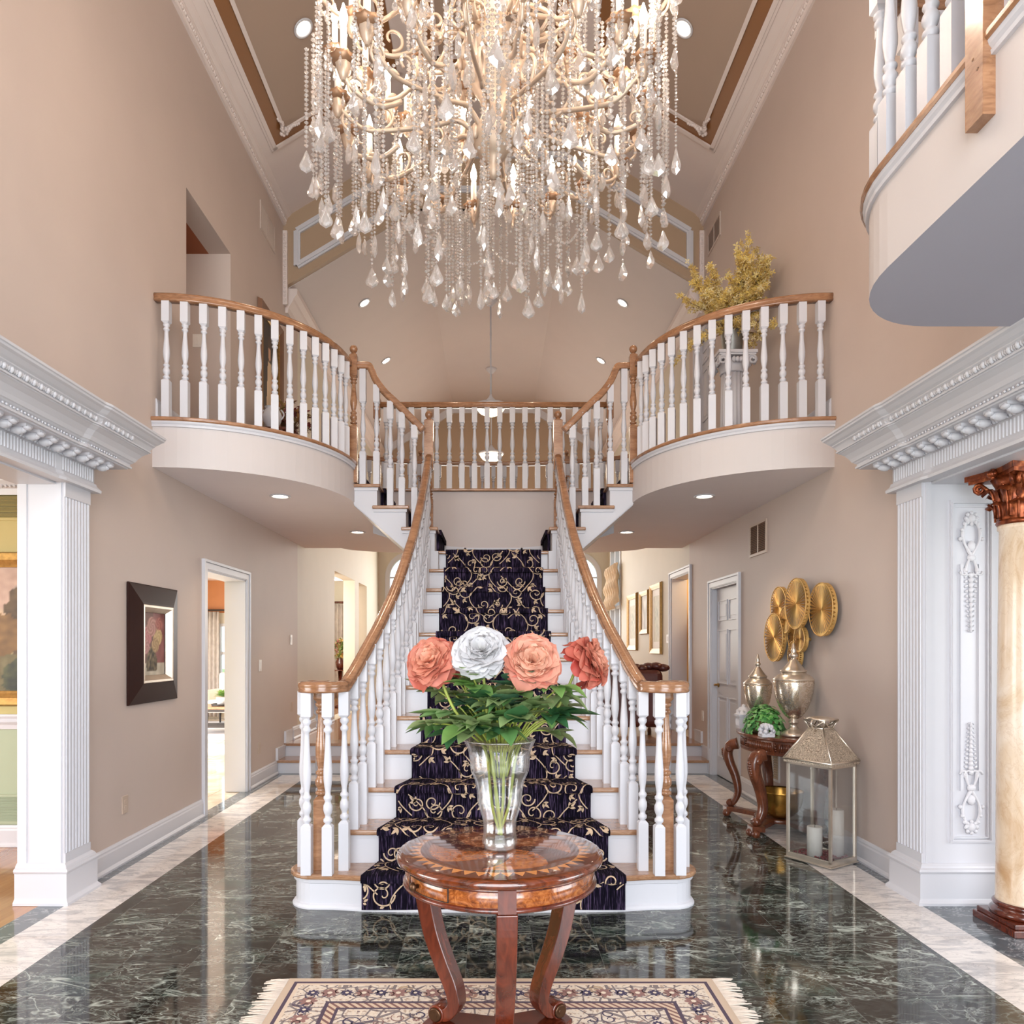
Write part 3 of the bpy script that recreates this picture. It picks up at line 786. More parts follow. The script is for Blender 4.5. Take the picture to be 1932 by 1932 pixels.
# ---------------------------------------------------------------- baseboards, casings, doors
BP = [(0, 0), (.028, 0), (.028, .012), (.02, .025), (.016, .03), (.016, .115), (.012, .125), (.012, .135), (.006, .15), (0, .152)]
def base(name, path, sign, z=0):
    b = MB(); b.planpath(path, [(o, q+z) for o, q in BP], sign); struct('baseboard_'+name, b, M['white'])
base('left', [(-W, 4.30), (-W, 6.05)], 1); base('left_far', [(-W, 7.19), (-W, 8.12)], 1)
base('right', [(W, 4.30), (W, 7.13)], -1)
base('left_family', [(-W, 8.77), (-W, 11.0)], 1, .3); base('right_family', [(W, 9.97), (W, YF)], -1, .3); base('back', [(-W, YF), (W, YF)], 1, .3)
base('upper_left', [(-W, 5.22), (-W, 5.66)], 1, Z2); base('upper_left_far', [(-W, 6.79), (-W, 9.3)], 1, Z2)
base('upper_right', [(W, 5.22), (W, 8.04)], -1, Z2); base('upper_right_far', [(W, 8.74), (W, 9.3)], -1, Z2)
for s, nm in ((-1, 'left'), (1, 'right')):   # stepped skirting beside the two shallow steps
    b = MB()
    for y0, y1, z in ((8.10, 8.419, .15), (8.421, 8.72, .30)):
        b.box(s*W, s*(W-.016), y0+.002, y1-.002, z+.001, z+.13); b.box(s*W, s*(W-.024), y0+.001, y1-.001, z+.118, z+.137)
        b.box(s*W, s*(W-.026), y0, y0+.02, z+.0015, z+.139)
    struct('trim_step_skirting_'+nm, b, M['white'])
def casing(name, s, y0, y1, z0, zt, w=.085, both=True):
    b = MB()
    prof = ((0, w-.002, .014), (.008, w-.03, .020), (w-.022, w, .028))
    for lo, hi, p in prof:
        b.box(s*W, s*(W-p), y0-hi, y0-lo, z0, zt+lo); b.box(s*W, s*(W-p), y1+lo, y1+hi, z0, zt+lo); b.box(s*W, s*(W-p), y0-hi, y1+hi, zt+lo, zt+hi)
    # jamb lining inside the wall thickness
    for y in (y0, y1): b.box(s*(W-.004), s*(W+.2), y-.012, y+.012, z0, zt)
    b.box(s*(W-.004), s*(W+.2), y0, y1, zt-.012, zt+.012)
    struct('trim_'+name, b, M['white'])
casing('sunroom_doorway', -1, 6.13, 7.11, 0, 2.06); casing('closet_doorway', 1, 7.21, 8.07, 0, 2.06)
casing('powder_room_doorway', 1, 8.98, 9.88, .3, 2.34); casing('upper_doorway', 1, 8.12, 8.66, Z2, 5.03)
def door6(name, X, y0, y1, z0, z1):
    b = MB(); b.box(X, X+.04, y0, y1, z0, z1)
    wd_ = (y1-y0); pw = wd_*.34
    for c in (y0+wd_*.285, y1-wd_*.285):
        for za, zb in ((z0+.22, z0+.86), (z0+1.02, z0+1.58), (z0+1.70, z1-.14)):
            for o, p in ((0, .004), (.02, -.004), (.035, .010)):
                b.box(X-p if p > 0 else X, X+.01, c-pw/2+o, c+pw/2-o, za+o, zb-o)
            for (ya, yb, zc, zd) in ((c-pw/2-.012, c+pw/2+.012, za-.012, za), (c-pw/2-.012, c+pw/2+.012, zb, zb+.012), (c-pw/2-.012, c-pw/2, za, zb), (c+pw/2, c+pw/2+.012, za, zb)):
                b.box(X-.015, X+.01, ya, yb, zc, zd)
    d = struct(name, b, M['white'])
    return d
d = door6('door_1', W+.05, 7.225, 8.055, .008, 2.045)
h = MB(); h.lathe([(.028, 0), (.028, .008), (.012, .012), (.012, .05)], (0, 0, 0), 12, mat=Matrix.Rotation(-PI/2, 4, 'Y')); h.v = [(p[0]+W+.05, p[1]+7.99, p[2]+1.0) for p in h.v]
h.tube([(W+.002, 7.99, 1.0), (W-.004, 7.96, 1.0), (W-.0, 7.87, 1.005)], .009, 8)
h.build('lever_handle', M['goldframe'], d)
d = door6('door_2', W+.06, 8.13, 8.65, Z2+.01, 5.01)

# upper hall passage on the left
struct('wall_upper_passage', MB().box(-5.2, -W-.2, 6.71, 6.85, Z2-.03, 5.2).box(-5.2, -W-.2, 5.60, 5.74, Z2-.03, 5.2).box(-5.3, -5.2, 5.6, 6.85, Z2-.03, 5.2), M['wall'])
struct('floor_upper_passage', MB().box(-5.2, -W, 5.74, 6.71, Z2-.12, Z2-.03), M['upcarpet'])
struct('ceiling_upper_passage', MB().box(-5.2, -W-.2, 5.6, 6.85, 5.03, 5.12), M['dirtorange'])
area('passage_lamp', (-4.2, 6.2, 4.95), (-4.2, 6.2, 3), .3, .3, 7, (1, .72, .45))
struct('wall_behind_upper_door', MB().box(W+.2, W+.26, 7.9, 8.9, Z2, 5.2), M['wall'])
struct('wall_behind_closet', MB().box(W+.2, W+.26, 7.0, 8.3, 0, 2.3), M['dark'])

# dining room on the left
DY = 5.15
b = MB(); b.box(-6.3, -W-.2, DY, DY+.1, .93, 2.6); struct('wall_dining_upper', b, M['olive'])
b = MB(); b.box(-6.3, -W-.2, DY, DY+.1, -.01, .93); struct('wall_dining_lower', b, M['sage'])
wl = MB(); wall_cells(wl, 'x', -6.3, -6.2, YB, 5.2, 0, 2.7, [(0, 3, .4, 2.3)]); struct('wall_dining_side', wl, M['olive'])
struct('wall_dining_front', MB().box(-6.3, -W-.2, YB-.1, YB, 0, 2.7), M['olive'])
struct('ceiling_dining', MB().box(-6.3, -W-.2, YB, DY+.1, 2.6, 2.7), M['ceilpale'])
cr = MB(); cr.planpath([(-6.2, DY), (-W-.2, DY)], [(0, 2.48), (.02, 2.48), (.03, 2.52), (.08, 2.57), (.09, 2.6), (0, 2.6)], 1)
for k in range(40): cr.ball((-3.8+k*.03, DY-.05, 2.535), (.01, .012, .012), 6, 4)
struct('trim_dining_crown', cr, M['white'])
cr = MB(); cr.planpath([(-6.2, DY), (-W-.2, DY)], [(0, .83), (.015, .83), (.02, .86), (.035, .88), (.02, .90), (.035, .92), (.03, .935), (0, .935)], 1); struct('trim_dining_chair_rail', cr, M['white'])
base('dining', [(-6.2, DY), (-W-.2, DY)], 1)
# sunroom, nook and side rooms
so = MB(); so.box(-7.3, -3.75, 14.5, 14.6, 2.1, 2.75); struct('wall_sunroom_upper', so, M['orange'])
so = MB(); wall_cells(so, 'y', 14.5, 14.6, -7.3, -3.75, 0, 2.1, [(-5.45, -3.95, .72, 1.86)]); struct('wall_sunroom', so, M['wallfam'])
so = MB(); wall_cells(so, 'x', -7.3, -7.2, 5.2, 14.6, 0, 2.75, [(6.5, 12.5, .5, 2.2)]); struct('wall_sunroom_side', so, M['wallfam'])
struct('wall_sunroom_partition', MB().box(-3.85, -3.75, 10.8, 16.4, 0, 2.9), M['wallfam'])
struct('wall_sunroom_return', MB().box(-3.85, -W-.2, 10.8, 10.9, 0, 2.9), M['wallfam'])
struct('ceiling_sunroom', MB().box(-7.3, -W-.2, 5.2, 14.6, 2.75, 2.85), M['ceilpale'])
g = MB(); g.box(-5.45, -3.95, 14.54, 14.545, .72, 1.86); w_ = struct('window_5', g, M['glass'])
f = MB()
for x in (-5.45, -4.7, -3.95): f.box(x-.03, x+.03, 14.47, 14.58, .72, 1.86)
for z in (.72, 1.30, 1.86): f.box(-5.45, -3.95, 14.48, 14.57, z-.03, z+.03)
f.build('window_frame', M['white'], w_)
struct('wall_nook', MB().box(-3.9, -W-.2, 16.3, 16.4, .2, 2.9), M['wallfam'])
struct('ceiling_nook', MB().box(-3.9, -W-.2, 10.8, 16.4, 2.9, 3.0), M['ceil'])
area('nook_fill', (-3.2, 11.4, 1.9), (-3.2, 16, 1.7), .8, 1.4, 32, (1, .93, .82))  # added fill for the nook's back wall, no window here
point('nook_fill_point', (-3.25, 14.3, 2.6), 40, (1, .88, .72), .1)  # added unseen fill that brightens the nook, no fitting modelled
pw = MB(); pw.box(W+.2, 4.2, 10.2, 10.3, .3, 3.0); pw.box(W+.2, 4.2, 8.7, 8.8, .3, 3.0); pw.box(4.2, 4.3, 8.7, 10.3, .3, 3.0); struct('wall_powder_room', pw, M['powder'])
struct('ceiling_powder_room', MB().box(W+.2, 4.3, 8.7, 10.3, 2.9, 3.0), M['ceil'])
point('powder_room_lamp', (3.2, 9.3, 2.5), 22, (1, .78, .5), .1)
# study on the right
wl = MB(); wall_cells(wl, 'x', 6.0, 6.1, YB, 5.2, 0, 2.7, [(0, 3, .4, 2.3)]); struct('wall_study_side', wl, M['fascia'])
struct('wall_study_back', MB().box(W+.5, 6.1, 4.32, 4.4, 0, 2.7), M['fascia'])
struct('wall_study_front', MB().box(W+.2, 6.1, YB-.1, YB, 0, 2.7), M['fascia'])
struct('ceiling_study', MB().box(W+.2, 6.1, YB, 5.2, 2.6, 2.7), M['ceilpale'])
struct('floor_garden', MB().box(-40, 40, -40, YB-.3, -.5, -.3).box(-40, 40, 17, 60, -.5, -.3).box(-40, -7.5, YB-.3, 17, -.5, -.3).box(6.3, 40, YB-.3, 17, -.5, -.3), M['lawn'])

# ---------------------------------------------------------------- entablatures, pilasters, column
def entablature(s, label):
    e = thing('entablature', label, 'entablature', (s*W, 2.0, 2.31))
    path = [(s*(W-.068), -1.2), (s*(W-.068), 3.90), (s*(W-.08), 3.95), (s*(W-.08), 4.27), (s*(W-.001), 4.275)]
    sg = -s
    def sw(nm, prof):
        b = MB(); b.planpath(path, prof, sg)
        return b
    b = sw('a', [(-.05, 2.31), (.028, 2.31), (.03, 2.325), (.02, 2.335), (.012, 2.345), (.008, 2.36), (.0, 2.36), (0, 2.45), (-.05, 2.45)])
    # flutes of the frieze
    def along(off, z, step, fn, y0=-.3, y1=4.25):
        y = y0
        while y < y1:
            x = (W-.08 if y > 3.95 else W-.068)-off
            fn(b, s*x, y, z); y += step
    along(-.004, 2.405, .024, lambda q, x, y, z: q.add(*[[(x, y-.007, z-.035), (x-s*.009, y, z-.035), (x, y+.007, z-.035), (x, y-.007, z+.035), (x-s*.009, y, z+.035), (x, y+.007, z+.035)], [(0,1,4,3),(1,2,5,4),(3,4,5),(0,2,1)]]), .6)
    b.build('frieze', M['white'], e)
    b = sw('b', [(-.05, 2.45), (.02, 2.45), (.045, 2.462), (.05, 2.478), (.135, 2.478), (.135, 2.485), (-.05, 2.485)])
    along(.022, 2.455, .022, lambda q, x, y, z: q.ball((x, y, z), (.012, .008, .012), 5, 4), .6)
    # scrolled modillions
    def mod(q, x, y, z):
        q.box(x, x-s*.075, y-.026, y+.026, z-.004, z+.012)
        q.ball((x-s*.02, y, z-.016), (.034, .026, .022), 8, 5); q.ball((x-s*.065, y, z-.006), (.018, .026, .014), 8, 5); q.ball((x-s*.045, y, z-.012), (.02, .016, .02), 6, 4)
    along(.042, 2.468, .105, mod, 1.2)
    b.build('modillion_band', M['white'], e)
    b = sw('c', [(-.05, 2.485), (.15, 2.485), (.152, 2.495), (.144, 2.50), (.144, 2.51), (.152, 2.515), (.158, 2.522), (.165, 2.526), (.175, 2.545), (.195, 2.572), (.215, 2.588), (.222, 2.592), (.222, 2.598), (-.05, 2.598)])
    along(.15, 2.505, .026, lambda q, x, y, z: q.ball((x, y, z), (.006, .010 if int(y*38) % 3 else .004, .006), 5, 4), .8)
    b.build('corona', M['white'], e)
    b = sw('d', [(-.05, 2.598), (.232, 2.598), (.234, 2.606), (.226, 2.61), (.240, 2.632), (.25, 2.64), (.25, 2.646), (.262, 2.655), (.278, 2.672), (.290, 2.68), (.292, 2.690), (.298, 2.694), (.298, 2.706), (-.05, 2.706)])
    def orn(q, x, y, z):
        q.ball((x, y, z), (.014, .015, .017), 6, 4)
        for d in (-1, 1): q.ball((x+s*.002, y+d*.019, z+.002), (.012, .009, .016), 5, 3); q.ball((x, y+d*.011, z+.011), (.010, .007, .009), 5, 3)
    along(.235, 2.624, .052, orn, .6)
    b.build('cornice', M['white'], e)
    # soffit of the opening
    b = MB(); b.box(s*(W-.02), s*(W+.199), -1.19, 3.999, 2.30, 2.328); b.build('soffit_board', M['white'], e)
    return e
entablature(-1, 'white carved entablature over the dining room opening at left, with fluted frieze')
entablature(1, 'white carved entablature over the right opening, below the near balcony')

def pilaster(s, jamb, label):
    p = thing('pilaster', label, 'pilaster', (s*W, 4.12, 0))
    X = W-.065; y0, y1 = 4.0, 4.25
    b = MB(); b.box(s*(W+jamb), s*(X+.01), y0, y0+.028, .0, 2.315); b.box(s*(W-.0005), s*X, y0+.001, y1, .22, 2.314)
    # recessed-looking flutes: raised ribs between shallow channels
    n = 7; w = (y1-y0-.036)/n
    for k in range(n+1):
        y = y0+.018+w*k
        r = .006
        vs = [(s*X, y-r, .27), (s*(X-.006), y-r*.7, .275), (s*(X-.006), y+r*.7, .275), (s*X, y+r, .27), (s*X, y-r, 2.235), (s*(X-.006), y-r*.7, 2.23), (s*(X-.006), y+r*.7, 2.23), (s*X, y+r, 2.235)]
        b.add(vs, [(0,1,5,4),(1,2,6,5),(2,3,7,6),(4,5,6,7),(3,2,1,0)])
    b.box(s*X, s*(X-.006), y0, y1, .22, .272); b.box(s*X, s*(X-.006), y0, y1, 2.233, 2.315)
    # jamb face boards towards the room
    b.box(s*(W-.02), s*(W-.05), y0-.006, y0, .22, 2.31); b.box(s*(W+jamb), s*(W+jamb-.05), y0-.006, y0, .22, 2.31)
    b.build('shaft', M['white'], p)
    b = MB()
    path = [(s*(W+jamb), y0-.001), (s*X, y0-.001), (s*X, y1+.001), (s*(W-.001), y1+.001)]
    b.planpath(path, [(-.001, 0), (.045, 0), (.045, .014), (.032, .03), (.03, .035), (.03, .17), (.036, .175), (.04, .185), (.036, .195), (.024, .2), (.02, .21), (.008, .222), (-.001, .222)], -s if s > 0 else 1)
    b.build('plinth', M['white'], p)
    return p
pilaster(-1, .19, 'white fluted pilaster on the left wall at the dining room opening')
pr_ = pilaster(1, .62, 'white fluted pilaster with carved panel beside the marble column')
# carved panel on the right-hand jamb
b = MB(); yj = 4.0
def pframe(x0, x1, z0, z1, w, d):
    b.box(x0+w, x1-w, yj-d, yj, z0, z0+w); b.box(x0+w, x1-w, yj-d, yj, z1-w, z1); b.box(x0, x0+w, yj-d, yj, z0, z1); b.box(x1-w, x1, yj-d, yj, z0, z1)
pframe(2.50, 2.735, .335, 2.21, .018, .014); pframe(2.508, 2.727, .343, 2.20, .006, .02); pframe(2.52, 2.715, .36, 2.18, .008, .01)
for x in (2.565, 2.665): b.box(x-.008, x+.008, yj-.012, yj, .62, 1.86)
b.build('panel_moulding', M['white'], pr_)
b = MB(); xc = 2.615
def leafrow(z0, z1, flip):
    d = -1 if flip else 1
    for k in range(12):
        q = k/11; z = lerp(z0, z1, q)
        b.ball((xc, yj-.008, z), (.008+.010*(1-q), .012, .016), 6, 4)
        for sx in (-1, 1): b.ball((xc+sx*(.012+.016*(1-q)), yj-.006, z+d*.006), (.013*(1.1-q), .010, .008), 6, 4, mat=Matrix.Rotation(sx*d*-.6, 4, 'Y'))
for zc, d in ((.55, 1), (1.98, -1)):
    b = MB()
    leafrow(*((.72, .98, False) if d > 0 else (1.80, 1.50, True)))
    for sx in (-1, 1):
        pts = [(xc+sx*.055*math.sin(t*2.2)*(1-.2*t), yj-.012, zc+d*(-.14+.075*t*2.0)) for t in [i/8 for i in range(17)] if t <= 2]
        b.tube(smooth(pts, 3), [.011-.004*abs(math.sin(i*.2)) for i in range(len(smooth(pts, 3)))], 6)
        b.tube([(xc+sx*(.05-.035*t+.012*math.cos(t*9)), yj-.012, zc+d*(.16+.02*math.sin(t*9))) for t in [i/10 for i in range(11)]], .007, 5)
        for k in range(5): b.ball((xc+sx*(.012+.012*k), yj-.012, zc-d*(.13-.014*k*k*.5)), (.013, .012, .012), 6, 4)
    b.ball((xc, yj-.014, zc-d*.13), (.022, .016, .026), 8, 5); b.ball((xc, yj-.012, zc+d*.02), (.024, .014, .03), 8, 5); b.ball((xc, yj-.012, zc+d*.085), (.026, .014, .02), 8, 5)
    for k in range(8): b.ball((xc+.03*math.cos(k*PI/4), yj-.014, zc-d*.13+.03*math.sin(k*PI/4)), (.012, .01, .012), 6, 4)
    b.build('carved_ornament', M['white2'], pr_)

def column():
    cx, cy = 2.665, 3.665
    c = thing('column', 'cream marble column with coppery leaf capital in the right opening', 'column', (cx, cy, 0))
    b = MB(); b.box(cx-.155, cx+.155, cy-.155, cy+.155, 0, .035); b.box(cx-.142, cx+.142, cy-.142, cy+.142, .035, .06)
    b.lathe([(.14, .06), (.146, .07), (.146, .082), (.138, .09), (.128, .095), (.126, .106), (.134, .112), (.134, .122), (.122, .13)], (cx, cy, 0), 32)
    b.build('column_base', M['mahog'], c, bevel=.004)
    b = MB(); b.lathe([(.123, .125), (.119, .14), (.117, .3), (.114, .9), (.106, 1.6), (.102, 1.99), (.110, 2.0), (.110, 2.02)], (cx, cy, 0), 40)
    b.build('column_shaft', M['colmarble'], c)
    b = MB(); b.lathe([(.112, 2.02), (.118, 2.03), (.112, 2.045), (.100, 2.05), (.104, 2.14), (.120, 2.22), (.145, 2.265)], (cx, cy, 0), 24)
    def leaf(a, r0, z0, h, out, w):
        def fn(u, v):
            uu = (u-.5)*2; ww = w*(1-.35*v)*(1-.0*v)*(1+.12*math.cos(v*22))
            z = z0+h*math.sin(min(v*1.15, 1)*PI/2)-(max(0, v-.8)*h*.9)
            rr = r0+out*(v**2.4)+.010*(1-uu*uu)
            an = a+uu*ww/r0
            return (cx+rr*math.cos(an), cy+rr*math.sin(an), z-.012*abs(uu)*v)
        b.grid(fn, 6, 9)
        b.tube([(cx+(r0+.014+out*(v**2.4))*math.cos(a), cy+(r0+.014+out*(v**2.4))*math.sin(a), z0+h*math.sin(min(v*1.15, 1)*PI/2)) for v in [i/6 for i in range(6)]], .006, 5)
    for k in range(8): leaf(k*PI/4, .104, 2.045, .095, .05, .042)
    for k in range(8): leaf(k*PI/4+PI/8, .106, 2.06, .155, .065, .038)
    for k in range(4):
        a = PI/4+k*PI/2
        for d in (-1, 1):
            pts = []
            for i in range(26):
                t = i/25
                if t < .45:
                    q = t/.45; rr = .11+.075*q*q; z = 2.12+.13*q
                else:
                    th = (t-.45)/.55*3.2*PI; rad = .026*(1-.75*(t-.45)/.55)
                    rr = .185+rad*math.sin(th); z = 2.224+rad*math.cos(th)
                an = a+d*.22*(1-min(1, t*1.8))
                pts.append((cx+rr*math.cos(an)-d*.012*math.sin(a), cy+rr*math.sin(an)+d*.012*math.cos(a), z))
            b.tube(pts, .009, 6)
        an = a+PI/4
        b.ball((cx+.158*math.cos(an), cy+.158*math.sin(an), 2.275), (.026, .026, .022), 8, 6)
        for q in range(5): b.ball((cx+(.158)*math.cos(an)+.02*math.cos(q*1.26)*-math.sin(an), cy+.158*math.sin(an)+.02*math.cos(q*1.26)*math.cos(an), 2.275+.02*math.sin(q*1.26)), .011, 6, 4)
    ab = []
    for k in range(4):
        a0 = PI/4+k*PI/2
        for i in range(8):
            t = i/8; a = a0+t*PI/2
            p0 = (.255*math.cos(a0), .255*math.sin(a0)); p1 = (.255*math.cos(a0+PI/2), .255*math.sin(a0+PI/2))
            x = lerp(p0[0], p1[0], t); y = lerp(p0[1], p1[1], t); k2 = 1-.2*math.sin(t*PI)
            ab.append((cx+x*k2, cy+y*k2))
    b.prism([(cx+(x-cx)*.93, cy+(y-cy)*.93) for x, y in ab], 2.255, 2.272); b.prism(ab, 2.272, 2.30)
    b.build('column_capital', M['copper'], c)
column()
# ---------------------------------------------------------------- staircase
RS, GO, N1 = .19, .25, 3.83
nosY = lambda k: N1+GO*(k-1)
RAILX = [(3.9, .83), (4.05, .805), (4.26, .757), (4.49, .703), (4.78, .652), (5.11, .617), (5.42, .593), (5.8, .582), (6.7, .58)]
rx = lambda y: interp(RAILX, y)
stair = thing('staircase', 'white and oak split staircase climbing from the marble floor to the landing', 'staircase', (0, N1, 0))
def step1(d, back=4.36, n=14):
    pts = []
    for s in (1,):
        pts += [(0, N1+.045-d), (.45, N1+.05-d), (.70, N1+.065-d), (.86, N1+.09-d)]
        c = (.955, N1+.215); rxx, ryy = .135+d, .125+d
        for i in range(n+1):
            a = -PI/2+.25+(PI*1.02-.0)*i/n
            pts.append((c[0]+rxx*math.cos(a), c[1]+ryy*math.sin(a)))
        pts += [(.86, back-.08), (.82, back)]
    return pts+[(-x, y) for x, y in pts[::-1] if x > 1e-6]
b = MB(); b.prism(step1(-.0), 0, RS-.03); b.build('riser', M['white'], stair)
p1 = [(x, y) for x, y in step1(0)]
b = MB(); b.planpath(p1, [(0, 0), (.02, 0), (.02, .008), (.012, .02), (0, .028)], 1, closed=True)
b.planpath(p1, [(0, RS-.055), (.012, RS-.05), (.016, RS-.03), (0, RS-.03)], 1, closed=True); b.build('riser_moulding', M['white'], stair)
def tread_slab(b, poly, z1, th=.03):
    b.prism(poly, z1-th, z1)
b = MB(); tread_slab(b, step1(.03), RS); b.build('tread', M['oakx'], stair, bevel=.010)
for k in range(2, 12):
    y0, y1 = nosY(k), nosY(k+1)+.06
    z = RS*k
    e0, e1 = rx(y0)+.04, rx(y1)+.04
    b = MB(); yr = y0+.03
    b.prism([(-rx(yr)-.015, yr), (rx(yr)+.015, yr), (rx(y1)+.015, y1), (-rx(y1)-.015, y1)], max(0, z-.75), z-.03)
    b.box(-rx(yr)-.01, rx(yr)+.01, yr-.009, yr+.01, z-.048, z-.031)
    b.build('riser', M['white'], stair)
    b = MB(); tread_slab(b, [(-e0, y0), (e0, y0), (e1, y1), (-e1, y1)], z); b.build('tread', M['oakx'], stair, bevel=.010)
zL = RS*12; yL = nosY(12)
b = MB(); b.box(-.60, .60, yL+.03, 7.495, 0, zL-.03); b.build('landing_base', M['white'], stair)
b = MB(); b.box(-.62, .62, yL, 7.495, zL-.03, zL); b.build('landing_floor', M['oakx'], stair, bevel=.008)
YS, YW = 6.45, 7.494
for s in (-1, 1):
    nx = [.49, .745, 1.0]
    pts = [(s*.49, zL-.02)]
    for i, x in enumerate(nx):
        pts += [(s*(x+.03), zL+RS*i-.02*(i == 0)), (s*(x+.03), zL+RS*(i+1)-.03)]
    pts += [(s*1.235, zL+RS*3-.03), (s*1.235, 2.665), (s*.74, 2.235), (s*.60, 2.10), (s*.49, 2.10)]
    b = MB(); b.prism(pts, YS, YW, axis='y'); b.build('side_flight', M['white'], stair)
    b = MB()   # moulding strip under the treads and down the string
    for i, x in enumerate(nx):
        xe = 1.245 if i == 2 else nx[i+1]+.06
        b.box(s*(x+.02), s*xe, YS-.012, YS, zL+RS*(i+1)-.055, zL+RS*(i+1)-.03)
    b.bar((s*1.23, YS-.006, 2.69), (s*.75, YS-.006, 2.265), .014, .028, (0, .001, 1)); b.build('string_moulding', M['white'], stair)
    for i, x in enumerate(nx):
        xe = 1.26 if i == 2 else nx[i+1]+.07
        b = MB(); b.box(s*x, s*xe, YS-.03, YW, zL+RS*(i+1)-.03, zL+RS*(i+1)); b.build('tread', M['oakx'], stair, bevel=.008)
    # skirting on the wall behind the flight
    b = MB(); sk = [(s*.28, zL), (s*.28, zL+.15), (s*.50, zL+.17), (s*1.235, zL+.19+.80*.75), (s*1.235, zL+.3)]
    b.prism(sk, YW-.02, YW-.002, axis='y'); b.bar((s*.50, YW-.022, zL+.165), (s*1.235, YW-.022, zL+.185+.60), .02, .02, (0, .001, 1)); b.build('skirting', M['white'], stair)
b = MB(); b.box(-.3, .3, YW-.02, YW-.002, zL, zL+.15); b.build('skirting', M['white'], stair)
struct('wall_landing', MB().prism([(-1.235, 2.684), (1.235, 2.684), (1.235, 2.66), (.74, 2.235), (.6, 2.1), (.6, 0), (-.6, 0), (-.6, 2.1), (-.74, 2.235), (-1.235, 2.66)], 7.496, 7.6, axis='y').box(-1.235, 1.235, 7.496, 7.4995, 2.684, Z2-.031), M['ceil'])

# carpet runner with a tan vine
CW = [(3.8, .70), (3.86, .70), (4.1, .645), (4.35, .58), (4.6, .515), (4.85, .482), (5.1, .462), (5.6, .44), (6.1, .432), (7.0, .43)]
cw = lambda y: interp(CW, y)
prof = []    # (y, z, ny, nz)
def add_step(k):
    y, z = nosY(k), RS*k
    yr = y+.03 if k > 1 else N1+.045
    y0 = y if k > 1 else N1+.015
    zb = RS*(k-1)
    for q in (0.012, .06, .11, RS-.05): prof.append((yr-.012, zb+q, -1, 0))
    prof.append((yr-.016, z-.034, -.8, -.6)); prof.append((y0-.010, z-.028, -.8, -.6))
    for a in (0, 30, 60, 90):
        q = math.radians(a); prof.append((y0+.008-.022*math.cos(q), z-.010+.022*math.sin(q), -math.cos(q), math.sin(q)))
    for q in (.08, .14, .20): prof.append((min(y0+q, nosY(k+1)), z+.012, 0, 1))
for k in range(1, 12): add_step(k)
y, z = yL, zL
for q in (0.012, .06, .11, RS-.05): prof.append((y+.018, z-RS+q, -1, 0))
for a in (0, 45, 90):
    q = math.radians(a); prof.append((y+.008-.022*math.cos(q), z-.010+.022*math.sin(q), -math.cos(q), math.sin(q)))
prof += [(y+.2, z+.012, 0, 1), (7.47, z+.012, 0, 1)]
SL_ = [0.0]
for a, c in zip(prof, prof[1:]): SL_.append(SL_[-1]+math.hypot(c[0]-a[0], c[1]-a[1]))
def cpos(u, s_, lift=0):
    s_ = min(max(s_, 0), SL_[-1]-1e-6)
    lo, hi = 0, len(SL_)-1
    while hi-lo > 1:
        mid = (lo+hi)//2
        if SL_[mid] <= s_: lo = mid
        else: hi = mid
    t = (s_-SL_[lo])/max(1e-9, SL_[hi]-SL_[lo]); a, c = prof[lo], prof[hi]
    ny, nz = lerp(a[2], c[2], t), lerp(a[3], c[3], t); n_ = math.hypot(ny, nz) or 1
    return (u, lerp(a[0], c[0], t)+lift*ny/n_, lerp(a[1], c[1], t)+lift*nz/n_)
cm = MB(); nu = 12; vs = []
for s_ in SL_:
    for i in range(nu+1):
        p = cpos(0, s_); vs.append((lerp(-1, 1, i/nu)*cw(p[1]), p[1], p[2]))
w_ = nu+1
cm.add(vs, [(j*w_+i, j*w_+i+1, (j+1)*w_+i+1, (j+1)*w_+i) for j in range(len(SL_)-1) for i in range(nu)], 0, False)
def skirt(i0):   # side edges folded down to the treads
    vs2 = []
    for j, s_ in enumerate(SL_):
        p = vs[j*w_+i0]; q = cpos(0, s_, -.016); vs2 += [p, (p[0], q[1], q[2])]
    fs = [(2*j, 2*j+1, 2*j+3, 2*j+2) for j in range(len(SL_)-1)]
    cm.add(vs2, fs if i0 == 0 else [f[::-1] for f in fs], 0, False)
skirt(0); skirt(nu)
def ribbon(pts, wfn, lift=.0045):
    """flat woven line in carpet space: pts [(u, s)]"""
    run = []
    def flush():
        if len(run) > 2:
            v2 = []
            for i, (u, s_) in enumerate(run):
                a = run[max(i-1, 0)]; c = run[min(i+1, len(run)-1)]
                d = Vector((c[0]-a[0], c[1]-a[1])); d = d.normalized() if d.length > 1e-9 else Vector((1, 0))
                ww = wfn(i/(len(run)-1)); nn = (-d.y*ww, d.x*ww)
                v2 += [cpos(u+nn[0], s_+nn[1], lift), cpos(u-nn[0], s_-nn[1], lift)]
            cm.add(v2, [(2*i, 2*i+1, 2*i+3, 2*i+2) for i in range(len(run)-1)], 1, False)
        run.clear()
    for u, s_ in pts:
        if 0.005 < s_ < SL_[-1]-.3 and abs(u) < cw(cpos(0, s_)[1])-.008: run.append((u, s_))
        else: flush()
    flush()
def leafmark(u, s_, a, L_):
    for d in (-1, 0, 1):
        aa = a+d*.75; l2 = L_*(1 if d == 0 else .7)
        pts = [(u+l2*t*math.cos(aa)-d*.12*l2*t*t*math.sin(aa), s_+l2*t*math.sin(aa)+d*.12*l2*t*t*math.cos(aa)) for t in [i/6 for i in range(7)]]
        ribbon(pts, lambda t: .0085*math.sin(PI*min(.97, t*.9+.08))*(L_/.05))
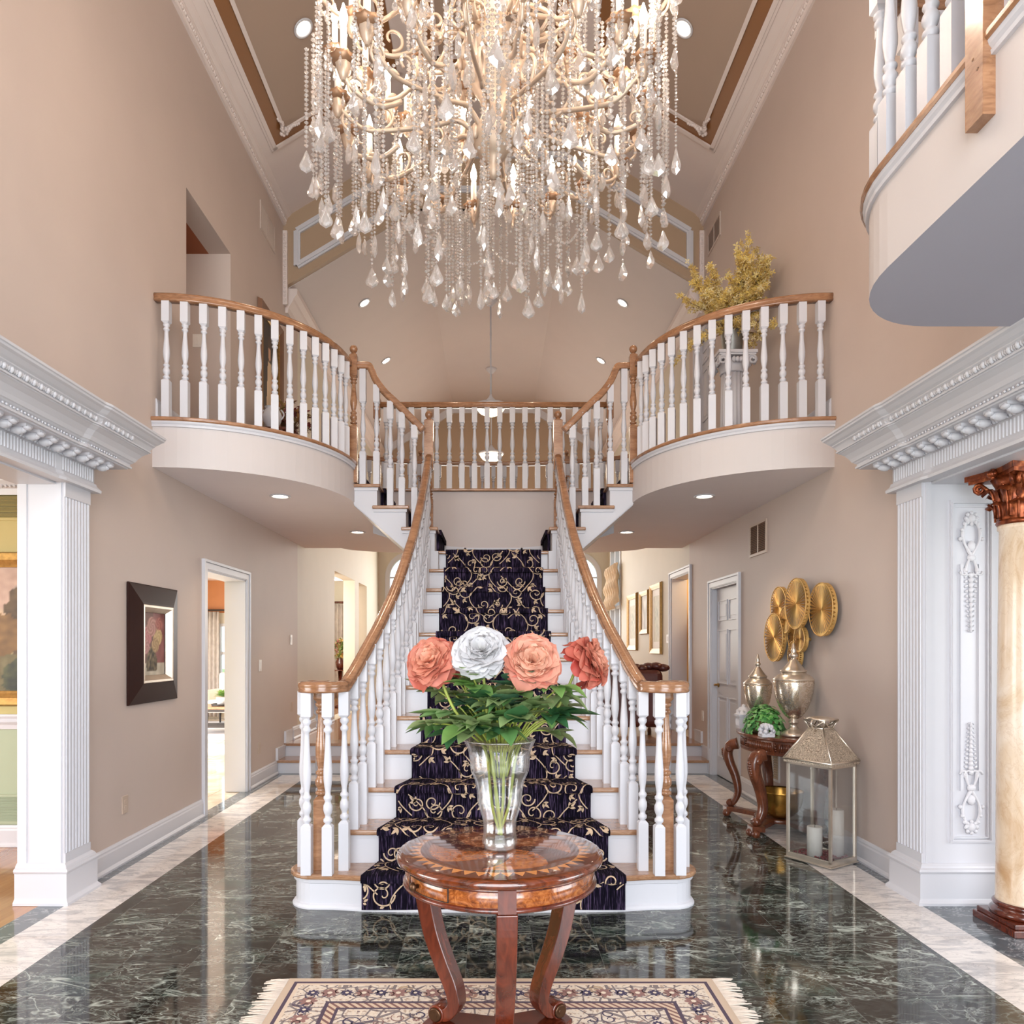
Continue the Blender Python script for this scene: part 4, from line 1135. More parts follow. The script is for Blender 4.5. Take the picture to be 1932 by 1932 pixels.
def spiral(u, s_, a, Rr, d, turns=1.35):
    n = 34; pts = []
    for i in range(n+1):
        t = i/n; th = a+d*t*turns*2*PI; r = Rr*(1-t)**.75+.004
        pts.append((u+r*math.cos(th), s_+r*math.sin(th)))
    ribbon(pts, lambda t: .0028+.0014*(1-t))
rc = random.Random(5); srow = .05; row = 0
while srow < SL_[-1]-.3:
    for j in range(-3, 4):
        u0 = j*.27+(.135 if row % 2 else 0)+rc.uniform(-.045, .045); s0 = srow+rc.uniform(-.02, .02)
        d = 1 if (j+row) % 2 else -1
        # S-shaped stem
        pts = [(u0+d*(.09*math.sin(t*PI*1.1)-.045), s0-.13+.28*t) for t in [i/16 for i in range(17)]]
        ribbon(pts, lambda t: .0034)
        a0 = rc.uniform(0, 6.28)
        spiral(u0+d*.085, s0+.05, PI if d > 0 else 0, .052+rc.uniform(-.008, .012), d, rc.uniform(1.0, 1.5))
        spiral(u0-d*.075, s0-.06, 0 if d > 0 else PI, .042, -d)
        leafmark(u0-d*.03, s0+.10, PI/2+d*.8, .05); leafmark(u0+d*.02, s0-.085, -PI/2+d*.9, .045); leafmark(u0+d*.10, s0-.02, d*.5-(PI if d < 0 else 0)*0, .04)
    srow += .175; row += 1
run_ = cm.build('stair_carpet', [M['carpet'], M['vine']])
tag(run_, 'dark plum carpet runner with tan scrolling vines laid up the main stairs', 'carpet')
for s, nm in ((-1, 'left'), (1, 'right')):
    c2 = MB()
    for i, x in enumerate([.49, .745, 1.0, 1.235]):
        zb = zL+RS*i
        c2.box(s*(x+.005), s*(x+.028), 6.66, 7.36, zb+.002, zb+RS-.02) if i < 3 else c2.box(s*(x-.02), s*(x-.002), 6.66, 7.36, zb+.002, zb+RS-.02)
        if i < 3: c2.box(s*(x-.014), s*(x+.265 if i < 2 else 1.225), 6.66, 7.36, zb+RS+.0005, zb+RS+.012); c2.box(s*(x-.014), s*(x+.005), 6.66, 7.36, zb+RS-.034, zb+RS+.012)
    o = c2.build('stair_carpet', [M['carpet']]); tag(o, 'dark plum carpet on the short upper flight rising to the %s balcony' % nm, 'carpet')

# ---------------------------------------------------------------- turned balusters, newels, rails
def turned(b, cx, cy, z0, z1, r=.021, seg=10, m=0):
    """vase-and-ring turning between z0 and z1"""
    P = [(0, .62), (.015, .55), (.03, .92), (.055, .95), (.07, .62), (.09, .58), (.11, .80), (.14, .98), (.18, .96), (.205, .70), (.225, .62), (.245, .90), (.265, .90), (.28, .60),
         (.31, .56), (.36, .74), (.43, .92), (.50, .94), (.58, .84), (.70, .66), (.82, .55), (.86, .55), (.875, .85), (.90, .88), (.915, .62), (.93, .60), (.95, .92), (.975, .95), (.99, .7), (1, .68)]
    b.lathe([(r*k, lerp(z0, z1, t)) for t, k in P], (cx, cy, 0), seg, m, caps=False)
def baluster_mb(h, hb, ht, hw=.027):
    b = MB()
    b.cbox(0, 0, 0, hb, hw, ch=.008); b.cbox(0, 0, h-ht, h, hw, ch=.008, top=False)
    turned(b, 0, 0, hb-.004, h-ht+.004, hw*.95)
    return b
BCACHE = {}
def baluster(parent, x, y, z0, z1, hb=.285, ht=.17, hw=.027, ang=0, mat='white'):
    h = round(z1-z0, 3); hb = round(hb, 3); ht = round(ht, 3)
    key = (h, hb, ht, hw)
    if key not in BCACHE: BCACHE[key] = baluster_mb(h, hb, ht, hw).mesh('baluster', M[mat])
    o = bpy.data.objects.new('baluster', BCACHE[key]); COL.objects.link(o); o.parent = parent
    o.location = Vector((x, y, z0))-parent.location; o.rotation_euler.z = ang
    return o
def newel(parent, x, y, z0, z1, hb, hw=.042, ht=.30, ball=True, mat='oak', ang=0):
    b = MB()
    ztop = z1-.085 if ball else z1
    b.cbox(0, 0, z0, z0+hb, hw, ch=.012); b.cbox(0, 0, ztop-ht, ztop, hw, ch=.012, top=False)
    if z0+hb < ztop-ht-.05:
        turned(b, 0, 0, z0+hb-.006, ztop-ht+.006, hw*.95, 16)
    if ball:
        b.lathe([(hw*.8, ztop), (hw*.95, ztop+.008), (hw*.5, ztop+.018), (hw*.45, ztop+.024)], (0, 0, 0), 16)
        b.ball((0, 0, ztop+.055), (.036, .036, .036), 16, 10)
    o = b.build('newel_post', M[mat], parent, local=True, bevel=.003)
    o.location = Vector((x, y, 0))-Vector((parent.location.x, parent.location.y, parent.location.z)); o.rotation_euler.z = ang
    return o
RP = [(-.028, -.030), (.028, -.030), (.030, -.018), (.026, -.012), (.031, .004), (.030, .016), (.022, .026), (.008, .030), (-.008, .030), (-.022, .026), (-.030, .016), (-.031, .004), (-.026, -.012), (-.030, -.018)]
FIL = [(-.022, -.034), (.022, -.034), (.022, -.028), (-.022, -.028)]
def handrail(parent, pts, side=None, mat='oak'):
    b = MB(); b.rail(pts, RP, side=side); return b.build('handrail', M[mat], parent)

# main stair rails with level volutes
def railtop(y):
    a = RS+.76*(y-N1)+.88; f = 1.222
    d = a-f; k = .05
    return f+(d+math.sqrt(d*d+k*k))/2
for s, nm in ((-1, 'left'), (1, 'right')):
    rl = thing('stair_railing', 'white baluster railing with oak volute handrail on the %s side of main stairs' % nm, 'railing', (s*.6, 5.0, 0), 'main stair railings')
    pts = []
    c = (.945, 4.0); n = 30
    for i in range(n, -1, -1):
        t = i/n; a = PI+t*1.62*PI; r = .125-.075*max(0, t-.25)/.75
        pts.append((s*(c[0]+r*math.cos(a)), c[1]+r*math.sin(a), 1.192))
    for y in [4.05, 4.12, 4.19, 4.26, 4.35, 4.45, 4.6, 4.75, 4.9, 5.05, 5.2, 5.4, 5.6, 5.8, 6.0, 6.2, 6.4, 6.57]:
        pts.append((s*rx(y), y, railtop(y)-.030))
    pts = [pts[i] for i in range(len(pts))]
    sm_ = smooth(pts, 2)
    handrail(rl, sm_)
    newel(rl, s*.945, 4.0, RS, 1.165, .40, .036, .06, ball=False)
    b = MB(); b.lathe([(.05, 1.158), (.062, 1.165), (.064, 1.2), (.056, 1.216), (.03, 1.222), (0, 1.222)], (s*.945, 4.0, 0), 20); b.build('volute_eye', M['oak'], rl)
    newel(rl, s*.583, 6.59, zL-.10, 3.54, .58, .040, .46)
    # balusters round the volute
    for (x, y) in ((1.058, 4.06), (1.0, 3.905), (.885, 3.895), (.815, 3.985), (.98, 4.11)):
        baluster(rl, s*x, y, RS, 1.162, .27, .14)
    for k in range(2, 12):
        for j, dy in enumerate((.045, .165)):
            y = nosY(k)+dy; x = rx(y); zt = railtop(y)-.062; z0 = RS*k
            h = zt-z0
            hb = .235+.76*dy if True else 0
            ht = max(.05, h-hb-.455)
            baluster(rl, s*x, y, z0, zt, hb, ht, ang=0)
# balcony rails
ZR = 3.94
def tang(p, q): return math.atan2(q[1]-p[1], q[0]-p[0])
for s, nm in ((-1, 'left'), (1, 'right')):
    rl = thing('balcony_railing', 'curved oak and white baluster railing round the %s balcony' % nm, 'railing', (s*W, EC, Z2), 'balcony railings')
    path = []
    n = 30
    for i in range(n+1):
        x, y = ell(PI/2*i/n, -.045); path.append((-s*x if s > 0 else x, y))
    path = [(s*abs(x), y) for x, y in path]
    handrail(rl, [(x, y, ZR-.03) for x, y in path])
    # arc-length spaced balusters
    cum = [0]
    for p, q in zip(path, path[1:]): cum.append(cum[-1]+math.hypot(q[0]-p[0], q[1]-p[1]))
    nb_ = 14
    for i in range(nb_):
        d = (i+.62)/(nb_+.55)*cum[-1]
        j = max(k for k in range(len(cum)) if cum[k] <= d); j = min(j, n-1); t = (d-cum[j])/(cum[j+1]-cum[j])
        x = lerp(path[j][0], path[j+1][0], t); y = lerp(path[j][1], path[j+1][1], t)
        baluster(rl, x, y, Z2, ZR-.062, .285, .155, ang=tang(path[j], path[j+1])*.35*(1 if s < 0 else 1) if s < 0 else -tang((-path[j][0], path[j][1]), (-path[j+1][0], path[j+1][1]))*.35)
    newel(rl, s*1.237, 6.45, 2.86, 4.075, .52, .034, .20)
# side flight rails
for s, nm in ((-1, 'left'), (1, 'right')):
    rl = thing('stair_railing', 'short sloping railing from the %s balcony down to the landing post' % nm, 'railing', (s*.9, YS, zL), 'upper flight railings')
    P = [(1.215, 3.905), (1.13, 3.905), (1.098, 3.895), (1.075, 3.85), (1.05, 3.79), (1.005, 3.72), (.95, 3.655), (.87, 3.58), (.74, 3.45), (.625, 3.335)]
    sp = smooth([(s*x, YS+.02, z) for x, z in P], 4)
    handrail(rl, sp, side=(0, 1, 0))
    rz = lambda x: interp(sorted((abs(p[0]), p[2]) for p in sp), x)
    for x in (1.158, 1.037, .915, .812, .70):
        i = 2 if x > 1.0 else (1 if x > .745 else 0)
        z0 = zL+RS*(i+1); zt = rz(x)-.034
        hb = {1.158: .30, 1.037: .30, .915: .34, .812: .26, .70: .36}[x]
        baluster(rl, s*x, YS+.02, z0, zt, hb, max(.06, zt-z0-hb-.42))
# bridge rail
rl = thing('bridge_railing', 'straight oak and white railing along the bridge above the landing', 'railing', (0, YW, Z2))
handrail(rl, [(-1.2, YW+.03, ZR-.03), (0, YW+.03, ZR-.03), (1.2, YW+.03, ZR-.03)])
for i in range(18): baluster(rl, -1.105+i*.13, YW+.03, Z2, ZR-.06, .27, .165)
for s in (-1, 1): newel(rl, s*1.2, YW+.03, Z2-.05, ZR+.03, .34, .036, .22, ball=False)
# far curved rail overlooking the family room
rl = thing('rear_balcony_railing', 'curved railing across the rear of the bridge, overlooking the family room', 'railing', (0, 9.6, Z2))
bp = [(x*.985, y-.05) for x, y in bulge]
handrail(rl, [(W, 9.30, ZR-.03)]+[(x, y, ZR-.03) for x, y in bp]+[(-W, 9.30, ZR-.03)])
for i in range(1, 40):
    t = i/40*PI
    baluster(rl, 1.92*math.cos(t), 9.30+.62*math.sin(t), Z2, ZR-.06, .27, .165)
for s in (-1, 1): newel(rl, s*.985, 9.84, Z2, ZR+.13, .34, .036, .30)
# near balcony rail, top right
rl = thing('front_balcony_railing', 'white railing on the near balcony above the right opening', 'railing', (1.4, 2.0, Z2))
path = [(x+.05*(1 if i < 2 else (1-(i-1)/13)), y-.05*min(1, max(0, i-1)/12)) for i, (x, y) in enumerate(nb)]
fine = []
for p, q in zip(path, path[1:]):
    n = max(1, int(math.hypot(q[0]-p[0], q[1]-p[1])/.02))
    for i in range(n): fine.append((lerp(p[0], q[0], i/n), lerp(p[1], q[1], i/n)))
fine.append(path[-1])
handrail(rl, [(x, y, ZR-.03) for x, y in fine[::4]+[fine[-1]]])
cum = [0]
for p, q in zip(fine, fine[1:]): cum.append(cum[-1]+math.hypot(q[0]-p[0], q[1]-p[1]))
iy = min(range(len(fine)), key=lambda i: abs(fine[i][1]-2.08) if fine[i][0] < 1.5 else 9)
d = cum[iy]+.10
while d < cum[-1]-.05:
    j = max(k for k in range(len(cum)) if cum[k] <= d); p = fine[min(j, len(fine)-2)]
    baluster(rl, p[0], p[1], Z2, ZR-.06, .285, .155, .028); d += .128
d = cum[iy]-.14
while d > .6:
    j = max(k for k in range(len(cum)) if cum[k] <= d); p = fine[j]
    baluster(rl, p[0], p[1], Z2, ZR-.06, .285, .155, .028); d -= .128
b = MB(); b.box(1.296, 1.360, 1.93, 2.003, 2.815, 4.02); b.ball((1.328, 1.966, 4.06), .045, 14, 8)
for z in (2.95, 3.25): 
    for q in (0, .02): b.ball((1.297, 1.95+q, z+q*2), (.003, .005, .005), 6, 4)
b.build('newel_post', M['oak'], rl, bevel=.004)
# ---------------------------------------------------------------- chandelier
CX, CY = .0, 3.3
ch = thing('chandelier', 'huge tiered gilt chandelier with lit candle bulbs and hanging crystal strands', 'chandelier', (CX, CY, 4.6))
b = MB()
b.lathe([(0, 3.52), (.02, 3.53), (.03, 3.56), (.02, 3.59), (.05, 3.62), (.085, 3.66), (.10, 3.70), (.10, 3.74), (.06, 3.78), (.045, 3.84), (.07, 3.90), (.10, 3.95), (.135, 4.02), (.15, 4.08), (.14, 4.13), (.09, 4.17), (.055, 4.2),
         (.05, 4.26), (.075, 4.32), (.075, 4.36), (.05, 4.42), (.06, 4.5), (.10, 4.58), (.12, 4.66), (.08, 4.74), (.045, 4.8), (.04, 5.1), (.07, 5.2), (.09, 5.3), (.03, 5.36), (.02, 5.5)], (CX, CY, 0), 24, lobes=12, amp=.025)
for z, r_, n in ((3.70, .10, 10), (4.05, .148, 14), (4.34, .077, 10), (4.62, .115, 12)):
    for k in range(n):
        a = 2*PI*k/n; b.ball((CX+r_*math.cos(a), CY+r_*math.sin(a), z), (.018, .018, .034), 6, 5)
b.tube([(CX, CY, 5.45), (CX, CY, 7.27)], .012, 8)
b.lathe([(.02, 7.2), (.07, 7.22), (.11, 7.26), (.12, 7.29)], (CX, CY, 0), 20)
b.build('stem', M['champ'], ch)
def arm_mb(r, zr, zb, dip, short=False):
    b = MB()
    pts = smooth([(r-.25, 0, zr-dip+.03), (r-.16, 0, zr-dip-.02), (r-.06, 0, zr-dip), (r-.01, 0, zr-.06), (r, 0, zr-.01)] if short else [(.08, 0, zb), (.16, 0, zb+.05), (.26*r/.69, 0, zb+.02), (.45*r/.69, 0, zr-dip), (r-.12, 0, zr-dip-.01), (r-.03, 0, zr-dip+.05), (r, 0, zr-.01)], 5)
    b.tube(pts, [.0115-.003*i/len(pts) for i in range(len(pts))], 7)
    def curl(cx, cz, R0, a0, turns, d, w=.008):
        n = 20; b.tube([(cx+R0*(1-.72*i/n)*math.cos(a0+d*turns*2*PI*i/n), 0, cz+R0*(1-.72*i/n)*math.sin(a0+d*turns*2*PI*i/n)) for i in range(n+1)], [w*(1-.3*i/n) for i in range(n+1)], 6)
    k = r/.69
    if not short: curl(.30*k, zr-dip+.10, .085*k, -PI/2, .95, 1, .009); curl(.50*k, zr-dip+.06, .06*k, -PI/2, .9, -1)
    curl(r-.06, zr-dip+.03, .05, -PI*.4, .85, 1, .007)
    b.ball((r-.13, 0, zr-dip-.004), (.03, .014, .014), 8, 5)
    # small fluted cup on the arm
    b.lathe([(.008, zr-.07), (.018, zr-.05), (.033, zr-.006), (.028, zr)], (r, 0, 0), 16, lobes=8, amp=.06)
    return b.mesh('arm', M['champ'])
pan = MB(); pan.lathe([(.012, -.012), (.030, -.006), (.046, .008), (.052, .024), (.044, .03), (.03, .02), (.016, .016), (.014, .04), (.016, .05)], (0, 0, 0), 16, lobes=8, amp=.10)
pan_me = pan.mesh('drip_pan', M['champdark'])
sl = MB(); sl.lathe([(.015, .03), (.015, .15), (.011, .155), (.006, .157)], (0, 0, 0), 10); sl_me = sl.mesh('candle_sleeve', M['cream'])
bl = MB(); bl.lathe([(.008, .155), (.013, .163), (.0175, .182), (.016, .203), (.009, .226), (.003, .248), (0, .252)], (0, 0, 0), 10); bl_me = bl.mesh('bulb', M['bulb'])
def octa(b, c, r, h=None, m=0, a=0, n=5):
    h = h or r
    vs = [(c[0], c[1], c[2]-h)]+[(c[0]+r*math.cos(a+2*PI*k/n), c[1]+r*math.sin(a+2*PI*k/n), c[2]) for k in range(n)]+[(c[0], c[1], c[2]+h)]
    fs = [(0, 1+(k+1) % n, 1+k) for k in range(n)]+[(n+1, 1+k, 1+(k+1) % n) for k in range(n)]
    b.add(vs, fs, m, False)
def pendalogue(b, c, L_=.075, w=.024, t=.010, ang=0, m=0):
    """faceted flat pear drop hanging below c"""
    ca, sa = math.cos(ang), math.sin(ang)
    outl = [(0, 0), (.22, -.10), (.36, -.22), (.62, -.42), (.92, -.60), (1.0, -.72), (.78, -.86), (.38, -.93), (0, -1.0)]
    ring = [(x*w, z*L_) for x, z in outl]+[(-x*w, z*L_) for x, z in outl[-2:0:-1]]
    n = len(ring)
    vs = [(c[0]+x*ca, c[1]+x*sa, c[2]+z) for x, z in ring]
    for s in (-1, 1):
        vs += [(c[0]+x*.52*ca-s*t*sa, c[1]+x*.52*sa+s*t*ca, c[2]-L_*.64+(z+L_*.64)*.52) for x, z in ring]
    fs = []
    for k in range(n):
        k2 = (k+1) % n
        fs.append((k, n+k, n+k2, k2)); fs.append((k2, 2*n+k2, 2*n+k, k))
    fs.append(tuple(n+k for k in range(n))); fs.append(tuple(2*n+k for k in reversed(range(n))))
    b.add(vs, fs, m, False)
pm = MB()
for k in range(6):
    a = 2*PI*k/6
    p = (.05*math.cos(a), .05*math.sin(a), .012); octa(pm, (p[0], p[1], p[2]-.006), .006)
    pendalogue(pm, (p[0], p[1], p[2]-.012), .05, .012, .006, a)
small = MB()
TI = [(.69, 20, 3.985-.19, 3.72, .10), (.63, 12, 4.29-.19, 4.10, .10), (.79, 12, 4.44-.19, 4.30, .13), (.38, 8, 4.37-.19, 4.40, .08)]
arms = 0
for r, n, z, zb, dip in TI:
    me = arm_mb(r, 0, zb-z, dip); me2 = arm_mb(r, 0, zb-z, dip, True)
    for k in range(n):
        a = 2*PI*(k+.5)/n
        o = bpy.data.objects.new('arm', me if k % 2 == 0 else me2); COL.objects.link(o); o.parent = ch; o.location = (0, 0, z-4.6); o.rotation_euler.z = a; arms += 1
        loc = (r*math.cos(a), r*math.sin(a), z-4.6)
        p_ = bpy.data.objects.new('drip_pan', pan_me); COL.objects.link(p_); p_.parent = ch; p_.location = loc; p_.rotation_euler.z = a
        small.merge(pm, T(CX+loc[0], CY+loc[1], z) @ RZ(a))
        c_ = bpy.data.objects.new('candle_sleeve', sl_me); COL.objects.link(c_); c_.parent = ch; c_.location = loc
        u_ = bpy.data.objects.new('bulb', bl_me); COL.objects.link(u_); u_.parent = c_
        if k % 3 == 0: point('bulb_light', (CX+loc[0], CY+loc[1], z+.27), 4.5, (1, .84, .70), .02)
# hanging strands, each ending in a pear drop
rs_ = random.Random(11)
SM = {}
def strand_mesh(L_, kind):
    key = (round(L_, 2), kind)
    if key in SM: return SM[key]
    b = MB(); L_ = key[0]
    st = {0: .019, 1: .024, 2: .014}[kind]; r = {0: .0105, 1: .0135, 2: .0072}[kind]
    z = 0; i = 0
    while z > -L_:
        octa(b, (0, 0, z), r*(1.0 if i % 2 else .82), r*.85, a=i*.7); z -= st; i += 1
    SM[key] = b.mesh('bead_strand', M['crystal']); return SM[key]
DM = []
for L_, w in ((.105, .033), (.092, .029), (.115, .021)):
    b = MB(); octa(b, (0, 0, -.004), .007); pendalogue(b, (0, 0, -.010), L_, w, .011); DM.append(b.mesh('crystal_drop', M['crystal']))
spec = []
for r, n, zt, zb in ((.795, 26, 4.22, 3.52), (.70, 26, 3.80, 3.37), (.585, 20, 3.78, 3.30), (.44, 14, 3.74, 3.24), (.28, 9, 3.72, 3.17), (.12, 5, 3.66, 3.09)):
    for k in range(n):
        a = 2*PI*(k+rs_.uniform(.25, .75))/n; rr = r+rs_.uniform(-.035, .035)
        zz = zb+rs_.uniform(-.07, .10)
        spec.append((rr, a, zt, zz))
for rr, a, zt, zz in spec:
    kind = rs_.choice([0, 0, 1, 2])
    L_ = round(zt-zz, 2)
    o = bpy.data.objects.new('bead_strand', strand_mesh(L_, kind)); COL.objects.link(o); o.parent = ch
    o.location = (rr*math.cos(a), rr*math.sin(a), zt-4.6); o.rotation_euler.z = rs_.uniform(0, 6)
    d_ = bpy.data.objects.new('crystal_drop', rs_.choice(DM)); COL.objects.link(d_); d_.parent = o
    d_.location = (0, 0, -L_-.008); d_.rotation_euler.z = rs_.uniform(0, 6)
# thicker chains, short strands and swags high in the frame
b = small
for k in range(140):
    a = rs_.uniform(0, 2*PI); r = rs_.choice([.2, .34, .5, .62, .74, .80])+rs_.uniform(-.03, .03)
    if k < 60: z0 = rs_.uniform(4.1, 4.6); L_ = rs_.uniform(.25, .6)
    else: z0 = rs_.uniform(3.75, 4.15); L_ = rs_.uniform(.22, .62)
    z = z0
    while z > z0-L_:
        octa(b, (CX+r*math.cos(a), CY+r*math.sin(a), z), .0105, .009, a=z*9); z -= .019
    pendalogue(b, (CX+r*math.cos(a), CY+r*math.sin(a), z), .095, .029, .011, rs_.uniform(0, 3))
b.build('short_bead_strands', M['crystal'], ch, kind='stuff')
for r, n, z, sag in ((.68, 10, 3.80, .18), (.44, 8, 3.44, .10), (.76, 12, 4.28, .16)):
    b = MB()
    for k in range(n):
        a0 = 2*PI*k/n; a1 = 2*PI*(k+1)/n
        for i in range(22):
            t = i/22; x = lerp(math.cos(a0), math.cos(a1), t)*r; y = lerp(math.sin(a0), math.sin(a1), t)*r
            octa(b, (CX+x, CY+y, z-sag*4*t*(1-t)), .0085, .008, a=i)
    b.build('bead_garland', M['crystal'], ch)

# ---------------------------------------------------------------- recessed downlights and pendants
dl_ring = MB(); dl_ring.lathe([(.062, .004), (.085, .0), (.088, -.005), (.080, -.010), (.066, -.008), (.060, .012)], (0, 0, 0), 28, caps=False)
dl_ring_me = dl_ring.mesh('trim_ring', M['white'])
dl_l = MB(); dl_l.lathe([(.0, .002), (.064, .003)], (0, 0, 0), 24, caps=False); dl_l_me = dl_l.mesh('lens', M['lens'])
def downlight(x, y, z, nrm, label, power=28, grp='recessed ceiling lights', sc=1.0, ang=1.7):
    nrm = Vector(nrm).normalized()
    d = thing('recessed_light', label, 'light', (x, y, z), grp)
    q = nrm.to_track_quat('-Z', 'Y')
    d.rotation_mode = 'QUATERNION'; d.rotation_quaternion = q; d.scale = (sc, sc, sc)
    o = bpy.data.objects.new('trim_ring', dl_ring_me); COL.objects.link(o); o.parent = d
    o = bpy.data.objects.new('lens', dl_l_me); COL.objects.link(o); o.parent = d; o.location.z = -.003
    spot('downlight_beam', Vector((x, y, z))+nrm*.03, nrm*.999+Vector((0, 0, -.001)), power, ang)
downlight(-1.80, 6.15, 2.684, (0, 0, -1), 'recessed light in the left balcony soffit, nearer the front curve', 26)
downlight(-1.50, 8.05, 2.684, (0, 0, -1), 'recessed light in the left soffit, farther back beside the stair string', 26)
downlight(1.78, 6.15, 2.684, (0, 0, -1), 'recessed light in the right balcony soffit, nearer the front curve', 26)
downlight(1.47, 8.05, 2.684, (0, 0, -1), 'recessed light in the right soffit, farther back beside the stair string', 26)
sl_n = lambda s: (-s*math.sin(SL), 0, -math.cos(SL))
for s, nm in ((-1, 'left'), (1, 'right')):
    downlight(s*1.655, 6.34, 6.35+(W-1.655)*.605-.018, sl_n(s), 'recessed light high in the taupe ceiling panel, %s of chandelier' % nm, 60, sc=1.05)
    downlight(s*1.71, 9.66, 5.55+(W-1.71)*.605-.002, sl_n(s), 'recessed light in the family room slope, the upper one %s of the pendants' % nm, 16)
    downlight(s*1.71, 11.6, 5.55+(W-1.71)*.605-.002, sl_n(s), 'recessed light in the family room slope, the lower one %s of the pendants' % nm, 16)
def pendant(y, label):
    p = thing('pendant_lamp', label, 'lamp', (-.04, y, 6.5), 'bowl pendants')
    b = MB(); b.lathe([(.01, -.10), (.03, -.09), (.07, -.05), (.10, -.015), (.10, 0)], (0, 0, 0), 24); b.build('canopy', M['white'], p, local=True)
    b = MB(); b.tube([(0, 0, -.09), (0, 0, -1.46)], .012, 8); b.ball((0, 0, -.5), .018, 8, 6); b.lathe([(.012, -1.38), (.03, -1.42), (.10, -1.50), (.12, -1.53)], (0, 0, 0), 20); b.build('rod', M['white'], p, local=True)
    b = MB(); b.lathe([(.225, -1.55), (.235, -1.535), (.235, -1.555), (.22, -1.57)], (0, 0, 0), 32); b.build('rim', M['white'], p, local=True)
    b = MB(); b.lathe([(.21, -1.555), (.20, -1.60), (.16, -1.65), (.09, -1.685), (.0, -1.695)], (0, 0, 0), 32); b.lathe([(.21, -1.553), (.0, -1.55)], (0, 0, 0), 32); b.build('glass_bowl', M['bowl'], p, local=True)
    point('pendant_light', (-.04, y, 4.6), 14, (1, .85, .68), .15)
pendant(10.68, 'white bowl pendant on a long rod, the nearer of the two behind the bridge')
pendant(13.3, 'white bowl pendant on a long rod, the farther and lower-looking of the two')

# ---------------------------------------------------------------- round entry table
TX, TY, TZ = .02, 2.33, .76
tb = thing('round_table', 'round inlaid burl table on three scrolled legs standing on the rug', 'table', (TX, TY, 0))
b = MB(); b.lathe([(.30, TZ-.035), (.315, TZ-.032), (.326, TZ-.024), (.328, TZ-.014), (.322, TZ-.005), (.305, TZ), (.0, TZ)], (0, 0, 0), 72)
o = b.build('tabletop', [M['tabletop']], tb, local=True)
b = MB(); b.lathe([(.296, TZ-.09), (.300, TZ-.085), (.300, TZ-.035), (.296, TZ-.033)], (0, 0, 0), 72, caps=False)
o = b.build('apron', M['burl'], tb, local=True)
b = MB(); b.lathe([(.25, TZ-.103), (.300, TZ-.102), (.307, TZ-.097), (.307, TZ-.090), (.298, TZ-.086)], (0, 0, 0), 72)
b.lathe([(.301, TZ-.042), (.304, TZ-.038), (.301, TZ-.034)], (0, 0, 0), 72, caps=False)
AF = -PI/2+.06
angs = [AF, AF+2*PI/3, AF-2*PI/3]
for a in angs: b.obox((.297*math.cos(a), .297*math.sin(a), TZ-.066), (.010*math.cos(a), .010*math.sin(a), 0), (-.026*math.sin(a), .026*math.cos(a), 0), (0, 0, .034))
b.build('apron_moulding', M['mahog'], tb, local=True)
# drawer front and knob at the left of the apron
b = MB()
da, db = -PI*.86, -PI*.665
for q in (da, db): b.obox((.3005*math.cos(q), .3005*math.sin(q), TZ-.062), (.0012*math.cos(q), .0012*math.sin(q), 0), (-.0015*math.sin(q), .0015*math.cos(q), 0), (0, 0, .022))
for z in (TZ-.083, TZ-.044):
    n = 14
    for i in range(n):
        q0 = lerp(da, db, i/n); q1 = lerp(da, db, (i+1)/n)
        b.bar((.3005*math.cos(q0), .3005*math.sin(q0), z), (.3005*math.cos(q1), .3005*math.sin(q1), z), .002, .002)
dr = b.build('drawer', M['dark'], tb, local=True)
qk = -PI*.80; mm = T(.30*math.cos(qk), .30*math.sin(qk), TZ-.063) @ RZ(qk) @ Matrix.Rotation(PI/2, 4, 'Y')
b = MB(); k_ = MB(); k_.lathe([(.006, 0), (.006, .010), (.013, .014), (.014, .020), (.009, .026), (0, .027)], (0, 0, 0), 12, lobes=6, amp=.08); b.merge(k_, mm)
o = b.build('drawer_knob', M['bronze'], dr, local=True)
